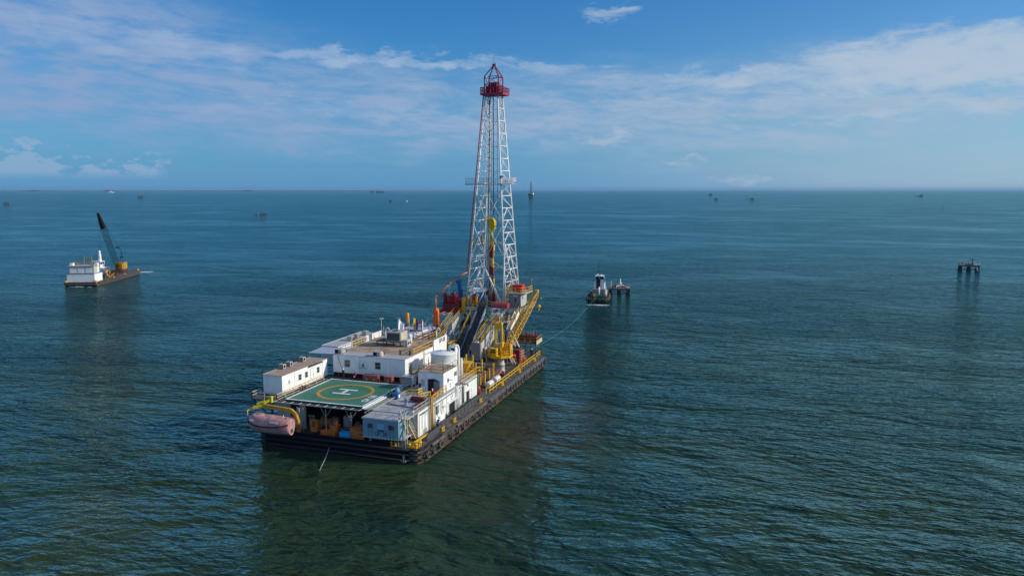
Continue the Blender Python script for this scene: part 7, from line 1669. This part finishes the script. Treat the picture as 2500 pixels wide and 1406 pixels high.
# far boats and shoreline craft
def boat(label, s, hm, wm, x, y, rz):
    t_ = thing('boat', label, 'boat', (0, 0, 0)); tug_hull(t_, 16, 5, hm, DECKM, 1.3)
    MB().box(-3, 3, -1.7, 1.7, 1, 3.6).build('cabin', wm, t_); wheelhouse(t_, 1, 0, 3.6, .8, wm); MB().cyl((0, 0, 5), (0, 0, 8.5), .14).build('mast', wm, t_)
    return place(t_, x, y, rz, s)
boat('small dark boat far off left of the mast, the nearer left of two', .95, DGREY, DGREY, -1190.6, 2296, R(20))
boat('small white and pink boat far off just left of the mast', .8, mat('pinkish_hull', (.45, .3, .28), .6), WHITE, -1095, 2231, R(80))
boat('bright white ship on the horizon at the far left', 5.5, WHITE, WHITE, -9300, 8900, R(40))
def far_ship():
    t_ = thing('distant_ship', 'dark blue silhouette of a low ship just below the horizon left of the mast', 'ship', (0, 0, 0))
    MB().prism([(-75, -12), (60, -12), (80, 0), (60, 12), (-75, 12)], -1, 14).build('hull', DGREY, t_); MB().box(-40, -15, -10, 10, 14, 34).box(0, 55, -8, 8, 14, 19).build('superstructure', DGREY, t_); MB().bar((-28, 0, 34), (-28, 0, 58), 5).build('mast', DGREY, t_)
    MB().box(-150, -105, -10, 10, -1, 22).build('tender', DGREY, t_); return t_
place(far_ship(), -5420, 10150, R(25), .95)
bcn = thing('beacon', 'thin red beacon post standing in the sea at the far right', 'beacon', (427.3, 1782, 0))
MB().cyl((427.3, 1782, -1), (427.3, 1782, 8), .55, .3).ball((427.3, 1782, 8.3), .8, 8, 6).build('post', RED, bcn)
# faint low coast on the left horizon
b = MB(); r_ = random.Random(5); pts = []
HD = R(HEAD)
for i in range(90):
    a = R(-36 + i * .42); dd = 26000
    pts.append((CAM[0] + dd * math.sin(a - HD + 0) , CAM[1] + dd * math.cos(a - HD), 8 + 9 * r_.random() + (24 if i in (9, 19, 40) else 0)))
pts = [(x, y, (h if i < 55 else h * (90 - i) / 35)) for i, (x, y, h) in enumerate(pts)]
for (x0, y0, h0), (x1, y1, h1) in zip(pts[:-1], pts[1:]):
    o0 = V(x0 - CAM[0], y0 - CAM[1], 0).normalized() * 600; o1 = V(x1 - CAM[0], y1 - CAM[1], 0).normalized() * 600
    b.add([(x0, y0, -5), (x1, y1, -5), (x1, y1, h1), (x0, y0, h0), (x0 + o0.x, y0 + o0.y, -5), (x1 + o1.x, y1 + o1.y, -5), (x1 + o1.x, y1 + o1.y, h1), (x0 + o0.x, y0 + o0.y, h0)], [(0, 1, 2, 3), (7, 6, 5, 4), (3, 2, 6, 7)])
co_ = b.build('coast', mat('distant_land', (.010, .035, .055), .9), None, (0, 0, 0)); co_['kind'] = 'structure'

# foam where the crane barge and tug push the water
def foam(name, label, cx, cy, rx, ry, ang, n, seed):
    r_ = random.Random(seed); b = MB()
    for k in range(n):
        u, v = r_.gauss(0, .45) * rx, r_.gauss(0, .35) * ry
        x = cx + u * math.cos(ang) - v * math.sin(ang); y = cy + u * math.sin(ang) + v * math.cos(ang)
        L_, w_ = r_.uniform(.4, 1.8), r_.uniform(.08, .28); a = ang + r_.gauss(0, .4)
        ring = [(x + math.cos(t) * L_ * math.cos(a) * r_.uniform(.6, 1) - math.sin(t) * w_ * math.sin(a), y + math.cos(t) * L_ * math.sin(a) * r_.uniform(.6, 1) + math.sin(t) * w_ * math.cos(a)) for t in [2 * math.pi * i / 7 for i in range(7)]]
        b.prism(ring, .01, .04 + k * .0002)
    o = b.build(name, FOAM, None, (cx, cy, 0)); o['kind'] = 'stuff'; o['label'] = label; o['category'] = 'foam'
foam('sea_foam', 'white foam behind the crane end of the left barge', -240.5, 196.5, 5, 5, R(20), 34, 1)
foam('sea_foam', 'white foam line under the house end of the crane barge', -223.0, 142.6, 5, .8, R(14), 16, 2)
foam('sea_foam', 'faint foam in front of the dark tugboat stern', -6.0, 160.5, 5, 2.0, R(10), 24, 3)
